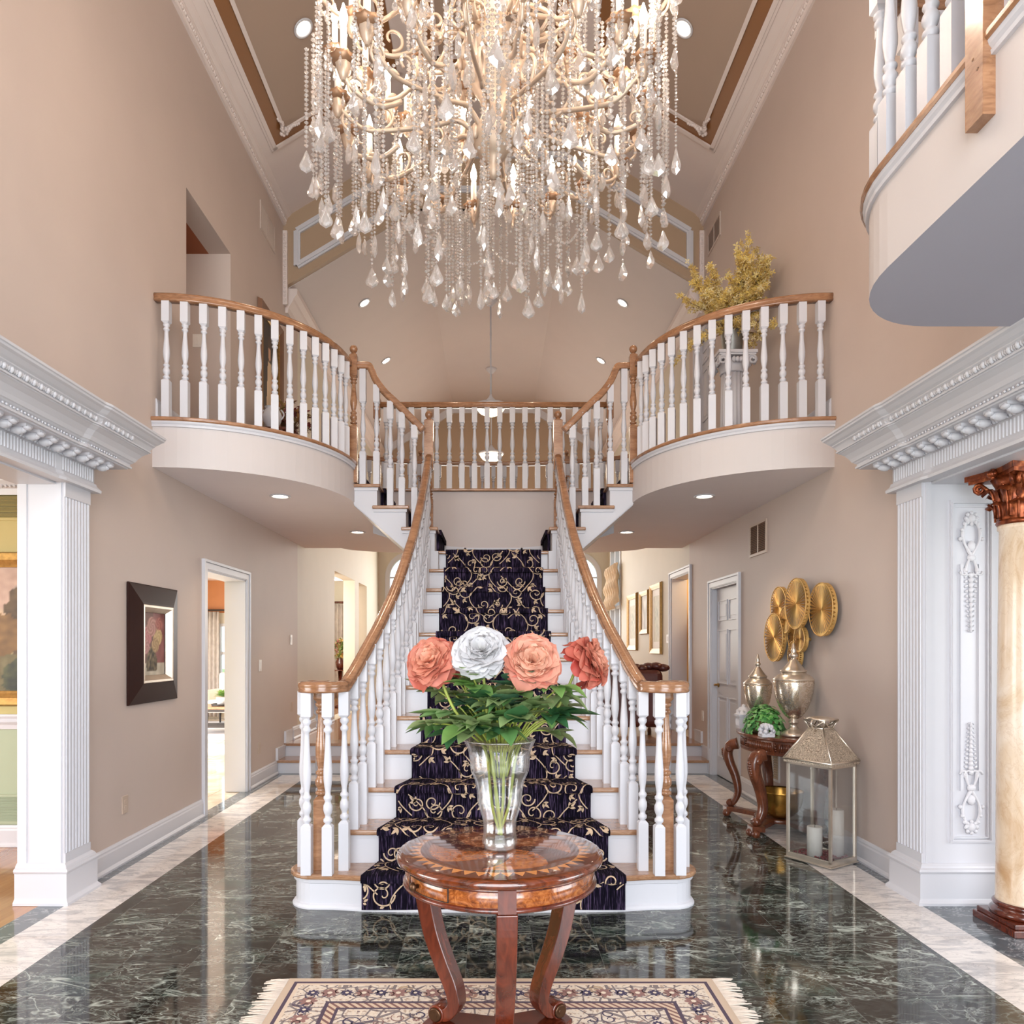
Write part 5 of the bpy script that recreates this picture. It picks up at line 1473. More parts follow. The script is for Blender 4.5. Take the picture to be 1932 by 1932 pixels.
for a in angs:
    b = MB(); q = []
    # S-shaped leg in its radial plane, ending in an outward scroll
    ctr = smooth([(.282, TZ-.100), (.274, .58), (.246, .46), (.207, .365), (.174, .30), (.158, .25), (.162, .222), (.185, .196), (.213, .190), (.232, .200)], 5)
    w0 = len(ctr)
    vs = []
    for i, p in enumerate(ctr):
        t = i/(w0-1); n0 = ctr[min(i+1, w0-1)]-ctr[max(i-1, 0)]; n0.normalize(); nn = Vector((-n0.y, n0.x))
        wd_ = lerp(.030, .024, t); th = lerp(.030, .020, min(1, t*1.4))
        for (u, v_) in ((-1, -1), (1, -1), (1, 1), (-1, 1)):
            rr = p.x+nn.x*th*v_; z = p.y+nn.y*th*v_
            vs.append((rr*math.cos(a)-u*wd_*math.sin(a), rr*math.sin(a)+u*wd_*math.cos(a), z))
    fs = [(i*4+k, i*4+(k+1) % 4, i*4+4+(k+1) % 4, i*4+4+k) for i in range(w0-1) for k in range(4)]+[(3, 2, 1, 0), tuple((w0-1)*4+k for k in range(4))]
    b.add(vs, fs, 0, False)
    c = Vector((.222, 0, .160))
    b.lathe([(.028, -.030), (.030, -.026), (.030, .026), (.028, .030)], (0, 0, 0), 18)
    nlat = 4*18
    for i in range(len(b.v)-nlat, len(b.v)):
        x, y, z = b.v[i]; u = z; rr = .222+x; zz = .192+y
        b.v[i] = (rr*math.cos(a)-u*math.sin(a), rr*math.sin(a)+u*math.cos(a), zz)
    lg = b.build('leg', M['mahog'], tb, local=True, bevel=.004)
    for u in (-.033, .033):
        b = MB()
        b.lathe([(.020, -.004), (.024, 0), (.020, .004)], (0, 0, 0), 16); b.lathe([(.010, -.006), (.010, .006)], (0, 0, 0), 10)
        for i in range(len(b.v)):
            x, y, z = b.v[i]; b.v[i] = ((.222+x)*math.cos(a)-(u+z)*math.sin(a), (.222+x)*math.sin(a)+(u+z)*math.cos(a), .192+y)
        b.build('scroll_rosette', M['bronze'], lg, local=True)
def trip(rin, rout):
    pts = []
    for a in angs:
        for d in (-.17, .17): pts.append((rout*math.cos(a+d), rout*math.sin(a+d)))
    P = []
    order = sorted(angs)
    order = [angs[0], angs[1], angs[2]]
    for i in range(3):
        a = angs[0]+i*2*PI/3
        P += [(rout*math.cos(a-.17), rout*math.sin(a-.17)), (rout*math.cos(a+.17), rout*math.sin(a+.17))]
        for k in range(1, 8):
            t = k/8; am = a+.17+(2*PI/3-.34)*t; rr = lerp(rout, rin, math.sin(t*PI)**.8); P.append((rr*math.cos(am), rr*math.sin(am)))
    return P
b = MB(); b.prism(trip(.115, .255), .05, .145); b.build('plinth', M['burl'], tb, local=True, bevel=.004)
b = MB(); b.prism(trip(.125, .268), .145, .162); b.build('plinth_top', M['mahog'], tb, local=True, bevel=.004)
for a in angs:
    b = MB(); b.ball((.215*math.cos(a), .215*math.sin(a), .027), (.036, .036, .0225), 14, 8); b.build('foot', M['dark'], tb, local=True)

# ---------------------------------------------------------------- rug
RX0, RX1, RY0, RY1 = -.86, .92, 1.30, 3.075
rg = thing('rug', 'fringed cream persian rug with navy floral border under the round table', 'rug', ((RX0+RX1)/2, (RY0+RY1)/2, 0))
hx, hy = (RX1-RX0)/2, (RY1-RY0)/2
b = MB(); b.box(-hx, hx, -hy, hy, 0.0005, .007)
# woven floral scrolls of the border and field, a hair above the pile
rr_ = random.Random(3)
def rline(pts, w, m):
    vs = []
    for i, (x, y) in enumerate(pts):
        a = pts[max(i-1, 0)]; c = pts[min(i+1, len(pts)-1)]; d = Vector((c[0]-a[0], c[1]-a[1])); d = d.normalized() if d.length > 1e-9 else Vector((1, 0))
        t = i/(len(pts)-1); ww = w*(.5+.5*math.sin(PI*t))
        vs += [(x-d.y*ww, y+d.x*ww, .0078), (x+d.y*ww, y-d.x*ww, .0078)]
    b.add(vs, [(2*i, 2*i+1, 2*i+3, 2*i+2) for i in range(len(pts)-1)], m)
def rosette(x, y, R0, m1, m2):
    for k in range(8):
        a = k*PI/4
        rline([(x+R0*.25*math.cos(a), y+R0*.25*math.sin(a)), (x+R0*.65*math.cos(a+.08), y+R0*.65*math.sin(a+.08)), (x+R0*math.cos(a), y+R0*math.sin(a))], R0*.26, m1)
    b.add([(x+R0*.3*math.cos(k*PI/4), y+R0*.3*math.sin(k*PI/4), .0082) for k in range(8)], [tuple(range(8))], m2)
def rscroll(x, y, a, R0, d, m):
    rline([(x+R0*(1-.8*i/16)*math.cos(a+d*i/16*7), y+R0*(1-.8*i/16)*math.sin(a+d*i/16*7)) for i in range(17)], R0*.09, m)
n = 22
for i in range(n+1):
    x = lerp(-hx+.13, hx-.13, i/n)
    for y in (-hy+.13, hy-.13):
        rosette(x, y, .036 if i % 2 else .026, 1+(i % 2), 3)
        if i < n: rscroll(x+.039, y+(.012 if i % 2 else -.012), i, .026, 1 if i % 2 else -1, 1)
n = 22
for i in range(1, n):
    y = lerp(-hy+.13, hy-.13, i/n)
    for x in (-hx+.13, hx-.13):
        rosette(x, y, .036 if i % 2 else .026, 1+(i % 2), 3); rscroll(x, y+.04, i, .026, 1 if i % 2 else -1, 1)
for i in range(420):
    x = rr_.uniform(-hx+.30, hx-.30); y = rr_.uniform(-hy+.30, hy-.30)
    if i % 3 == 0: rosette(x, y, rr_.uniform(.014, .026), rr_.choice([1, 2]), 3)
    else: rscroll(x, y, rr_.uniform(0, 6), rr_.uniform(.018, .04), rr_.choice([-1, 1]), rr_.choice([1, 1, 2]))
b.build('pile', [rugmat(hx, hy), paint('rug_navy', srgb(74, 66, 92), .9, .1), paint('rug_rose', srgb(150, 114, 108), .9, .1), paint('rug_ivory', srgb(232, 216, 196), .9, .05)], rg, local=True)
for s in (-1, 1):
    b = MB(); y = -hy
    while y < hy:
        L_ = rr_.uniform(.065, .095); d = rr_.uniform(-.02, .02)
        b.tube([(s*hx, y, .005), (s*(hx+L_*.5), y+d*.4, .007), (s*(hx+L_), y+d, .004)], [.0042, .004, .0022], 5); y += .0085
    b.build('fringe', M['fringe'], rg, local=True, kind='stuff')

# ---------------------------------------------------------------- glass vase and peonies
vs_ = thing('vase', 'tall clear fluted glass vase on the round table', 'vase', (TX, TY, TZ))
out = [(.0, .001), (.048, .001), (.050, .006), (.054, .018), (.054, .03), (.051, .05), (.051, .068), (.053, .093), (.063, .125), (.0695, .149), (.071, .181), (.078, .219), (.090, .245), (.093, .262), (.094, .285), (.097, .307), (.104, .328), (.112, .345)]
inn = [(r-.004, z) for r, z in out[::-1] if z > .03]+[(.040, .035), (.0, .032)]
b = MB(); b.lathe(out, (0, 0, 0), 64, lobes=10, amp=.022, caps=False)
for i in range(len(b.v)): pass
b.lathe(inn, (0, 0, 0), 64, lobes=10, amp=.022, caps=False)
b.build('vase_body', M['vase'], vs_, local=True)
b = MB(); b.lathe([(.108, .3435), (.1125, .347), (.111, .349), (.107, .346)], (0, 0, 0), 64, lobes=10, amp=.022); b.lathe([(.0, .004), (.046, .004), (.050, .018), (.046, .03), (0, .031)], (0, 0, 0), 32); b.build('vase_base', M['crystal'], vs_, local=True)

def px(x, y, Y): return Vector(((x-931)/F*Y, Y, CAMH-(y-1223)/F*Y))
def quadleaf(b, cols, p0, d, up, L_, w, col, bend=.3, nseg=5):
    d = Vector(d).normalized(); up = Vector(up); sd = d.cross(up)
    if sd.length < 1e-4: sd = d.orthogonal()
    sd.normalize(); up = sd.cross(d).normalized()
    vs = []; base_ = len(b.v)
    for i in range(nseg+1):
        t = i/nseg; ww = w*math.sin(PI*min(1, .06+t*.94)**.8)*(1 if t < 1 else 0)
        c = Vector(p0)+d*L_*t-up*(bend*L_*t*t)
        for k in (-1, 0, 1):
            vs.append(c+sd*ww*k+up*(abs(k)*ww*.35))
            j = .86 if k == 0 else 1+R.uniform(-.08, .08)
            cols.append((col[0]*j, col[1]*j, col[2]*j, 1))
    fs = []
    for i in range(nseg):
        for k in range(2):
            q = i*3+k; fs.append((q, q+1, q+4, q+3))
    b.add(vs, fs, 0, True)
PE = random.Random(21)
def peony(name, label, center, axis, Rr, kind, stem, deep=.86):
    t_ = thing(name, label, 'flower', tuple(center), 'peonies in the glass vase')
    b = MB(); cols = []
    ax = Vector(axis).normalized(); q = ax.to_track_quat('Z', 'Y')
    layers = [(7, .94, 1.95, .92), (8, 1.0, 1.62, 1.0), (9, 1.0, 1.36, 1.0), (10, .98, 1.12, .98), (10, .95, .90, .97), (10, .90, .70, .95), (9, .84, .52, .92), (8, .76, .36, .88), (7, .66, .22, .84), (5, .5, .10, .80)]
    for li, (n, rad, tilt, ln) in enumerate(layers):
        for k in range(n):
            a = 2*PI*(k+.5*(li % 2))/n+PE.uniform(-.28, .28); tl = tilt+PE.uniform(-.2, .2)
            u = li/(len(layers)-1)
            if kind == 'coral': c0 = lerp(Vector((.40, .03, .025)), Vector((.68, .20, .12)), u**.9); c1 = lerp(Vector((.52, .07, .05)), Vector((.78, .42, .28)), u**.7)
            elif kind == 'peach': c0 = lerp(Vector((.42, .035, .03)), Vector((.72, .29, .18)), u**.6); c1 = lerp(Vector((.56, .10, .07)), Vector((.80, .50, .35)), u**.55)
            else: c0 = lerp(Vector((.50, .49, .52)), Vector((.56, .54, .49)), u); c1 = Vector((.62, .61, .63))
            j = PE.uniform(.84, 1.12); ph = PE.uniform(0, 6); wk = PE.uniform(.52, .72); cup = PE.uniform(.16, .34); hl = ln*PE.uniform(.90, 1.08)
            def fn(uu, vv, a=a, tl=tl, rad=rad, ln=hl, ph=ph, wk=wk, cup=cup):
                w = (uu-.5)*2; wid = wk*Rr*rad*(math.sin(PI*(.10+.74*vv))**.8)
                th = lerp(.10, tl, vv**.65)+.10*vv*vv-cup*w*w*vv
                Rs = Rr*rad*(.20+.80*vv)*ln
                Rs += Rr*vv**3*(.038*math.sin(w*5+ph)+.018*math.sin(w*12+ph*2))-Rr*.16*max(0, abs(w)-.45)*vv**4
                rr = Rs*math.sin(th); z = Rs*math.cos(th)
                x, y = rr*math.cos(a)-w*wid*math.sin(a), rr*math.sin(a)+w*wid*math.cos(a)
                return tuple(q @ Vector((x, y, z*deep-.10*Rr)))
            nu, nv = 8, 8
            b.grid(fn, nu, nv)
            for jv in range(nv+1):
                for iu in range(nu+1):
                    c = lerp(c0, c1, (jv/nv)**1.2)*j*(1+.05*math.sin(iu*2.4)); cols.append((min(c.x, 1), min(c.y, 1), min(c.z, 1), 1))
    b.c = cols
    b.build('blossom', M['petal'], t_, local=True)
    b = MB(); cols = []
    base_ = -ax*Rr*.35
    for k in range(5):
        a = k*1.256; d = q @ Vector((math.cos(a)*.9, math.sin(a)*.9, .35)); quadleaf(b, cols, base_, d, ax, Rr*.8, Rr*.22, (.20, .26, .07), -.3, 4)
    b.c = cols; b.build('sepals', M['leafm'], t_, local=True)
    b = MB(); b.tube([p-Vector(center) for p in smooth([center-ax*Rr*.3]+stem, 6)], .0048, 7); b.build('stem', M['stemm'], t_, local=True)
V0 = Vector((TX, TY, TZ))
def st(bx, by, mx, my, dx, dy): return [Vector((mx, my, 1.20)), Vector((bx, by, TZ+.33)), Vector((dx, dy, TZ+.14)), Vector((dx*.4+TX*.6-(bx-TX)*.25, dy*.5+TY*.5, TZ+.045))]
peony('peony', 'coral and peach peony, leftmost bloom in the glass vase', px(815, 1250, 2.28), (-.35, -.75, .45), .088, 'coral', st(TX-.05, TY-.01, -.12, 2.30, TX-.025, TY))
peony('peony', 'large white peony at the top of the vase bouquet', px(908, 1231, 2.22), (-.05, -.8, .5), .090, 'white', st(TX-.03, TY-.05, -.02, 2.25, TX-.005, TY-.02))
peony('peony', 'peach and coral peony right of the white one, facing forward', px(1003, 1250, 2.20), (.08, -.85, .42), .090, 'peach', st(TX+.02, TY-.04, .10, 2.24, TX+.01, TY))
peony('peony', 'coral peony at far right of the bouquet, turned away', px(1102, 1252, 2.34), (.70, -.28, .34), .086, 'coral', st(TX+.065, TY+.01, .20, 2.34, TX+.03, TY), 1.2)
peony('peony', 'small coral peony half hidden behind left of the white bloom', px(872, 1248, 2.46), (.4, .7, .35), .072, 'coral', st(TX-.03, TY+.06, -.07, 2.44, TX-.01, TY+.02))
# leafy greenery of the bouquet
gb = thing('greenery', 'green peony foliage spreading below the blooms over the vase rim', 'foliage', (TX, TY, TZ+.3))
b = MB(); cols = []; sb = MB()
leafspec = [(-1, .95, .0), (-.95, .35, -.5), (-.8, .1, .4), (-.75, -.5, .1), (-.5, -.8, -.2), (.95, .15, -.1), (.85, -.2, .4), (.8, .5, 0), (.6, -.75, .2), (.35, -.9, -.3), (-.25, -.95, .2), (.1, -1, .5), (.2, .9, .3), (-.3, .9, 0), (.55, .6, .6), (-.6, .55, .6), (-.1, -.9, .9), (.45, -.6, .9), (-.45, -.6, .9)]
for i, (dx, dy, dz) in enumerate(leafspec*3):
    if i >= len(leafspec): dx, dy, dz = dx+PE.uniform(-.3, .3), dy+PE.uniform(-.3, .3), dz*.6+PE.uniform(-.2, .5)
    d = Vector((dx, dy, dz*.45)).normalized()
    o0 = Vector((TX+dx*.05, TY+dy*.05, TZ+.33)); L_ = PE.uniform(.08, .155)*(1.25 if abs(dx) > .7 else .75)
    tip = o0+d*L_+Vector((0, 0, .04+.15*PE.random()))
    sb.tube(smooth([o0-Vector((dx*.03, dy*.03, .10 if i % 5 == 0 else .02)), o0, (o0+tip)/2+Vector((0, 0, .025)), tip], 4), .0028, 5)
    g = PE.choice([(.05, .16, .06), (.13, .29, .09), (.22, .42, .12), (.30, .48, .19), (.09, .22, .13), (.26, .36, .15), (.18, .34, .09), (.32, .44, .18)])
    for k, aa in enumerate((0, .75, -.75, 1.35, -1.35)):
        rot = Matrix.Rotation(aa, 3, 'Z'); dd = rot @ d; dd.z += PE.uniform(-.25, .25)
        LL = PE.uniform(.07, .115)*(1.15 if k == 0 else .9)
        quadleaf(b, cols, tip-d*.008*k, dd, Vector((0, 0, 1)), LL, LL*.33, g, PE.uniform(-.15, .45))
b.c = cols; b.build('leaves', M['leafm'], gb)
sb.build('leaf_stems', M['stemm'], gb)

# ---------------------------------------------------------------- console table by the right wall
tz = .74; ec = (W-.02, 5.72); ea, eb = .55, .46
ct = thing('console_table', 'carved walnut half-round console table against the right wall', 'table', (2.2, 5.72, 0))
def half(d, n=28): return [(ec[0]-(eb+d)*math.sin(PI*i/n), ec[1]-(ea+d)*math.cos(PI*i/n)) for i in range(n+1)]
b = MB(); b.prism(half(0), tz-.022, tz); b.prism(half(-.012), tz-.03, tz-.022); b.build('tabletop', M['walnut'], ct, bevel=.006)
b = MB(); b.prism(half(-.04), tz-.125, tz-.03)
h0 = half(-.037, 80)
for i in range(8, 72):
    if 20 < i < 24 or 56 < i < 60 or 38 < i < 42: continue
    x, y = h0[i]; b.tube([(x, y, tz-.108), (x, y, tz-.045)], .006, 5)
for i in (22, 40, 58):
    x, y = h0[i]
    for k in range(8): b.ball((x, y+.0, tz-.076), (.012, .02, .02), 8, 5); b.ball((x+.004*math.cos(k), y+.026*math.cos(k*PI/4), tz-.076+.026*math.sin(k*PI/4)), .009, 6, 4)
b.planpath(half(-.042), [(0, tz-.138), (.010, tz-.134), (.010, tz-.120), (0, tz-.116)], 1 if False else -1)
b.build('apron', M['walnut'], ct)
def console_leg(px_, py_, ang, label=None):
    b = MB(); d = Vector((math.cos(ang), math.sin(ang), 0)); sdv = Vector((-d.y, d.x, 0))
    ctr = smooth([(.0, tz-.13), (.055, tz-.15), (.078, tz-.21), (.062, tz-.29), (.025, tz-.38), (.002, tz-.47), (-.002, tz-.54), (.02, tz-.60), (.05, tz-.635), (.07, tz-.63)], 5)
    n = len(ctr); vs = []
    for i, p in enumerate(ctr):
        t = i/(n-1); q = (ctr[min(i+1, n-1)]-ctr[max(i-1, 0)]).normalized(); nn = Vector((-q.y, q.x))
        th = lerp(.046, .020, t**.8); wd_ = lerp(.048, .026, t**.7)
        for u, v_ in ((-1, -.8), (-.6, -1), (.6, -1), (1, -.8), (1, .8), (.6, 1), (-.6, 1), (-1, .8)):
            rr = p.x+nn.x*th*v_; z = p.y+nn.y*th*v_
            P = Vector((px_, py_, 0))+d*rr+sdv*(wd_*u); vs.append((P.x, P.y, z))
    b.add(vs, [(i*8+k, i*8+(k+1) % 8, i*8+8+(k+1) % 8, i*8+8+k) for i in range(n-1) for k in range(8)]+[tuple(range(7, -1, -1)), tuple((n-1)*8+k for k in range(8))], 0, True)
    def scroll(r, z, R0, w):
        c_ = MB(); c_.lathe([(R0*.55, -w-.006), (R0*.6, -w), (R0, -w*.9), (R0, w*.9), (R0*.6, w), (R0*.55, w+.006)], (0, 0, 0), 16)
        Mx = Matrix(((d.x, 0, sdv.x, px_+d.x*r), (d.y, 0, sdv.y, py_+d.y*r), (0, 1, 0, z), (0, 0, 0, 1)))
        b.merge(c_, Mx)
    scroll(.062, tz-.175, .032, .044); scroll(.060, tz-.625, .028, .03)
    for k in range(7):
        t = k/6; P = Vector((px_, py_, tz-.19-.11*t))+d*(.115-.035*t*t); b.ball(tuple(P), (.018, .018, .016), 7, 5)
        for sx in (-1, 1): b.ball(tuple(P+sdv*sx*.02*(1-t*.6)-d*.01), (.012, .012, .02), 6, 4)
    return b.build('leg', M['walnut'], ct)
legs = [(2.00, 5.42, PI+.35), (2.03, 6.06, PI-.45), (2.34, 5.25, -PI/2), (2.34, 6.2, PI/2)]
for x, y, a in legs: console_leg(x, y, a)
b = MB()
for x, y, a in legs:
    d = Vector((math.cos(a), math.sin(a))); b.bar((x+d.x*.05, y+d.y*.05, .065), (2.24, 5.74, .065), .07, .035)
    P = (x+d.x*.055, y+d.y*.055)
    b.box(P[0]-.05, P[0]+.05, P[1]-.05, P[1]+.05, .045, .085)
    for q in (-1, 1): b.ball((P[0]+d.x*.03-d.y*q*.03, P[1]+d.y*.03+d.x*q*.03, .032), (.034, .034, .032), 10, 6)
b.lathe([(.17, .05), (.18, .06), (.18, .08), (.17, .085)], (2.24, 5.74, 0), 28); b.build('stretcher', M['walnut'], ct, bevel=.004)
bw = MB(); bw.lathe([(.055, .088), (.06, .092), (.10, .11), (.145, .16), (.165, .22), (.17, .29), (.172, .30), (.164, .29), (.158, .22), (.138, .165), (.09, .118), (0, .105)], (2.225, 5.66, 0), 40)
for k in range(10): bw.lathe([(.1715, .285), (.176, .292), (.173, .30)], (2.225, 5.66, 0), 40, caps=False) if k == 0 else None
tag(bw.build('bowl', M['brassbowl']), 'large aged brass bowl on the stretcher under the console table', 'bowl')
def urn(name, label, x, y, H, r):
    u = thing(name, label, 'urn', (x, y, tz))
    k = H; foot = [(.0, .0), (.50*r, .0), (.54*r, .006), (.54*r, .02), (.48*r, .03), (.44*r, .05*k), (.26*r, .075*k), (.17*r, .10*k), (.15*r, .135*k), (.22*r, .15*k), (.22*r, .16*k), (.16*r, .17*k), (.2*r, .19*k)]
    foot = [(a*1.15, z) for a, z in foot]
    b = MB(); b.lathe(foot, (0, 0, 0), 36); b.build('foot', M['nickel'], u, local=True)
    body = [(.2*r, .185*k), (.42*r, .22*k), (.66*r, .29*k), (.84*r, .38*k), (.95*r, .48*k), (1.0*r, .575*k), (.985*r, .60*k)]
    b = MB(); b.lathe(body, (0, 0, 0), 40); b.build('bowl', M['mercury'], u, local=True)
    sh = [(.985*r, .60*k), (1.01*r, .605*k), (1.0*r, .615*k), (.86*r, .64*k), (.80*r, .655*k), (.72*r, .665*k), (.62*r, .672*k), (.60*r, .69*k)]
    b = MB(); b.lathe(sh, (0, 0, 0), 40); b.build('shoulder', M['nickel'], u, local=True)
    lid = [(.60*r, .69*k), (.66*r, .695*k), (.66*r, .705*k), (.58*r, .715*k), (.45*r, .745*k), (.30*r, .785*k), (.20*r, .815*k), (.12*r, .83*k), (.12*r, .84*k), (.20*r, .855*k), (.21*r, .87*k), (.14*r, .89*k), (.10*r, .90*k), (.15*r, .915*k), (.10*r, .94*k), (.05*r, .99*k), (0, 1.0*k)]
    b = MB(); b.lathe(lid, (0, 0, 0), 36); b.build('lid', M['nickel'], u, local=True)
urn('urn', 'tall mercury glass lidded urn at the front of the console table', 2.245, 5.45, .70, .145)
urn('urn', 'smaller mercury glass lidded urn behind the ivy on the console table', 2.14, 5.90, .615, .112)
iv = thing('ivy', 'bushy bright green ivy arrangement on the console table', 'plant', (2.08, 5.68, tz))
IV = random.Random(9)
b = MB(); cols = []
for k in range(420):
    a = IV.uniform(0, 2*PI); e = IV.uniform(-.05, PI/2); rr = .175*(.75+.25*IV.random())
    p = Vector((2.11+.92*rr*math.cos(a)*math.cos(e), 5.69+1.15*rr*math.sin(a)*math.cos(e), tz+.015+1.2*rr*max(0, math.sin(e))))
    n_ = Vector((math.cos(a)*math.cos(e), math.sin(a)*math.cos(e), math.sin(e)+.25)).normalized()
    t1 = n_.orthogonal().normalized(); t1 = Matrix.Rotation(IV.uniform(0, 6.28), 3, n_) @ t1; t2_ = n_.cross(t1)
    L_ = IV.uniform(.018, .032); g = IV.choice([(.06, .26, .06), (.12, .38, .10), (.20, .48, .14), (.34, .56, .24), (.05, .18, .05), (.16, .44, .10)])
    sh = [(0, 0, .3), (.55, -.35, 0), (.95, -.05, -.1), (.6, .25, .05), (1.0*.35, .95, -.15), (0, .62, .1), (-.35, .95, -.15), (-.6, .25, .05), (-.95, -.05, -.1), (-.55, -.35, 0)]
    vs = [p+n_*.0+t1*x*L_+t2_*y*L_+n_*z*L_*.6 for x, y, z in sh]
    b.add(vs, [(0, i, i+1 if i < 9 else 1) for i in range(1, 10)], 0, False); cols += [(g[0], g[1], g[2], 1)]*10
b.c = cols; b.build('leaves', M['leafm'], iv)
b = MB(); b.ball((2.11, 5.69, tz+.06), (.12, .15, .10), 12, 8); b.v = [(x, y, max(z, tz+.001)) for x, y, z in b.v]; b.build('moss_core', M['soil'], iv)
b = MB(); 
for k in range(34):
    a = IV.uniform(0, 6.28); e = IV.uniform(0, 1.2); b.ball((2.03+.055*math.cos(a)*math.cos(e), 5.42+.04*math.sin(a)*math.cos(e), tz+.03+.06*math.sin(e)), (IV.uniform(.012, .022),)*3, 6, 4)
b.box(1.985, 2.08, 5.38, 5.47, tz+.0005, tz+.03)
tag(b.build('stone_ornament', M['white2'], bevel=.003), 'small rough white stone ornament in front of the ivy', 'ornament')
b = MB(); b.box(2.02, 2.12, 5.98, 6.08, tz, tz+.10)
b.prism([(2.01, tz+.10), (2.13, tz+.10), (2.13, tz+.115), (2.01, tz+.115)], 5.97, 6.09, axis='y') if False else b.box(2.01, 2.13, 5.97, 6.09, tz+.10, tz+.115)
b.lathe([(.062, .115), (.058, .145), (.035, .17), (.012, .18), (.016, .19), (0, .2)], (2.07, 6.03, tz), 16)
for k in range(10): b.ball((2.07+.05*math.cos(k*.63), 6.03+.05*math.sin(k*.63), tz+.14), .014, 6, 4)
for k in range(4): b.ball((2.018, 6.0+.02*k, tz+.05), (.006, .008, .03), 6, 4)
tag(b.build('trinket_box', M['white2'], bevel=.003), 'carved white trinket box at the far end of console table', 'ornament')

# ---------------------------------------------------------------- gold discs on the right wall
dg = thing('wall_sculpture', 'cluster of overlapping gold pleated discs mounted on the right wall', 'wall art', (W, 5.7, 1.6))
for y, z, r, o in ((6.04, 1.743, .165, .045), (5.60, 1.742, .195, .085), (5.235, 1.678, .192, .055), (6.08, 1.490, .200, .07), (5.86, 1.626, .107, .06), (5.555, 1.469, .097, .075), (5.74, 1.500, .13, .035), (5.72, 1.345, .11, .05)):
    b = MB(); n = 40; vs = [(W-o-.012, y, z)]
    for ring, rr in ((0, .18), (1, 1.0), (2, 1.0)):
        for k in range(2*n):
            a = PI*k/n; dz = (.015 if k % 2 else -.006)*rr if ring < 2 else -.018
            vs.append((W-o-dz-(.006*(1-rr)), y+r*rr*math.cos(a), z+r*rr*math.sin(a)))
    m_ = 2*n; fs = [(0, 1+(k+1) % m_, 1+k) for k in range(m_)]
    for q in range(2):
        for k in range(m_): fs.append((1+q*m_+k, 1+q*m_+(k+1) % m_, 1+(q+1)*m_+(k+1) % m_, 1+(q+1)*m_+k))
    b.add(vs, fs, 0, False)
    b.tube([(W-o-.0155, y+r*math.cos(a*PI/30), z+r*math.sin(a*PI/30)) for a in range(61)], .004, 5)
    b.tube([(W-.001, y, z), (W-o+.012, y, z)], .012, 8)
    for k in range(n):
        a = 2*PI*(k+.25)/n; h_ = .30*PI/n
        def dp(rr, aa, o_=.0165): return (W-o-o_*(.55+.45*rr)-.006*(1-rr), y+r*rr*math.cos(aa), z+r*rr*math.sin(aa))
        b.add([dp(.34, a, .017), dp(.88, a-h_, .0195), dp(.91, a, .0195), dp(.88, a+h_, .0195)], [(0, 1, 2, 3)], 1, False)
    b.build('disc', [M['gold'], M['slot']], dg)

# ---------------------------------------------------------------- lantern with candles
LX, LY = 2.13, 4.60; la = math.atan2(.785, -.62)
lu = Vector((-.53, .848, 0)); lv = Vector((.848, .53, 0)); LS = .325; LS2 = .28
lc = Vector((LX, LY, 0))+lu*LS/2+lv*LS2/2
ln_ = thing('lantern', 'tall nickel and glass floor lantern with pierced roof beside the console table', 'lantern', tuple(lc))
def LB(b, u0, u1, v0, v1, z0, z1):
    c = Vector((LX, LY, 0))+lu*(u0+u1)/2+lv*(v0+v1)/2; c.z = (z0+z1)/2
    b.obox(c, lu*(u1-u0)/2, lv*(v1-v0)/2, (0, 0, (z1-z0)/2))
b = MB(); LB(b, 0, LS, 0, LS2, .012, .032); LB(b, -.008, LS+.008, -.008, LS2+.008, .006, .014)
for u in (.02, LS-.02):
    for v in (.02, LS2-.02): c = Vector((LX, LY, 0))+lu*u+lv*v; b.lathe([(.012, 0), (.012, .008)], (c.x, c.y, 0), 10)
b.build('base', M['nickel'], ln_)
b = MB(); pw_ = .018
for u in (0, LS-pw_):
    for v in (0, LS2-pw_): LB(b, u, u+pw_, v, v+pw_, .03, .645)
for z in (.03, .63):
    LB(b, 0, LS, 0, pw_, z, z+.016); LB(b, 0, LS, LS2-pw_, LS2, z, z+.016); LB(b, 0, pw_, 0, LS2, z, z+.016); LB(b, LS-pw_, LS, 0, LS2, z, z+.016)
b.build('frame', M['nickel'], ln_, bevel=.002)
for (u0, u1, v0, v1) in ((.01, LS-.01, .007, .010), (.01, LS-.01, LS2-.010, LS2-.007), (.007, .010, .01, LS2-.01), (LS-.010, LS-.007, .01, LS2-.01)):
    b = MB(); LB(b, u0, u1, v0, v1, .04, .635); b.build('glass_pane', M['glass'], ln_)
def LP(u, v, z): p = Vector((LX, LY, 0))+lu*u+lv*v; return (p.x, p.y, z)
b = MB(); e = .012
o4 = [LP(-e, -e, .645), LP(LS+e, -e, .645), LP(LS+e, LS2+e, .645), LP(-e, LS2+e, .645)]
o5 = [LP(-e, -e, .668), LP(LS+e, -e, .668), LP(LS+e, LS2+e, .668), LP(-e, LS2+e, .668)]
cu, cv_ = LS/2, LS2/2; k = .05
o6 = [LP(cu-k, cv_-k, .875), LP(cu+k, cv_-k, .875), LP(cu+k, cv_+k, .875), LP(cu-k, cv_+k, .875)]
b.add(o4+o5+o6, [(0,3,2,1),(0,1,5,4),(1,2,6,5),(2,3,7,6),(3,0,4,7),(4,5,9,8),(5,6,10,9),(6,7,11,10),(7,4,8,11),(8,9,10,11)])
b.build('roof', M['pierced'], ln_)
b = MB()
for i in range(4): b.tube([o5[i], o6[i]], .006, 5); b.tube([o5[i], o5[(i+1) % 4]], .007, 5); b.tube([o6[i], o6[(i+1) % 4]], .006, 5)
k2 = .075; top = [LP(cu-k2, cv_-k2, .93), LP(cu+k2, cv_-k2, .93), LP(cu+k2, cv_+k2, .93), LP(cu-k2, cv_+k2, .93)]
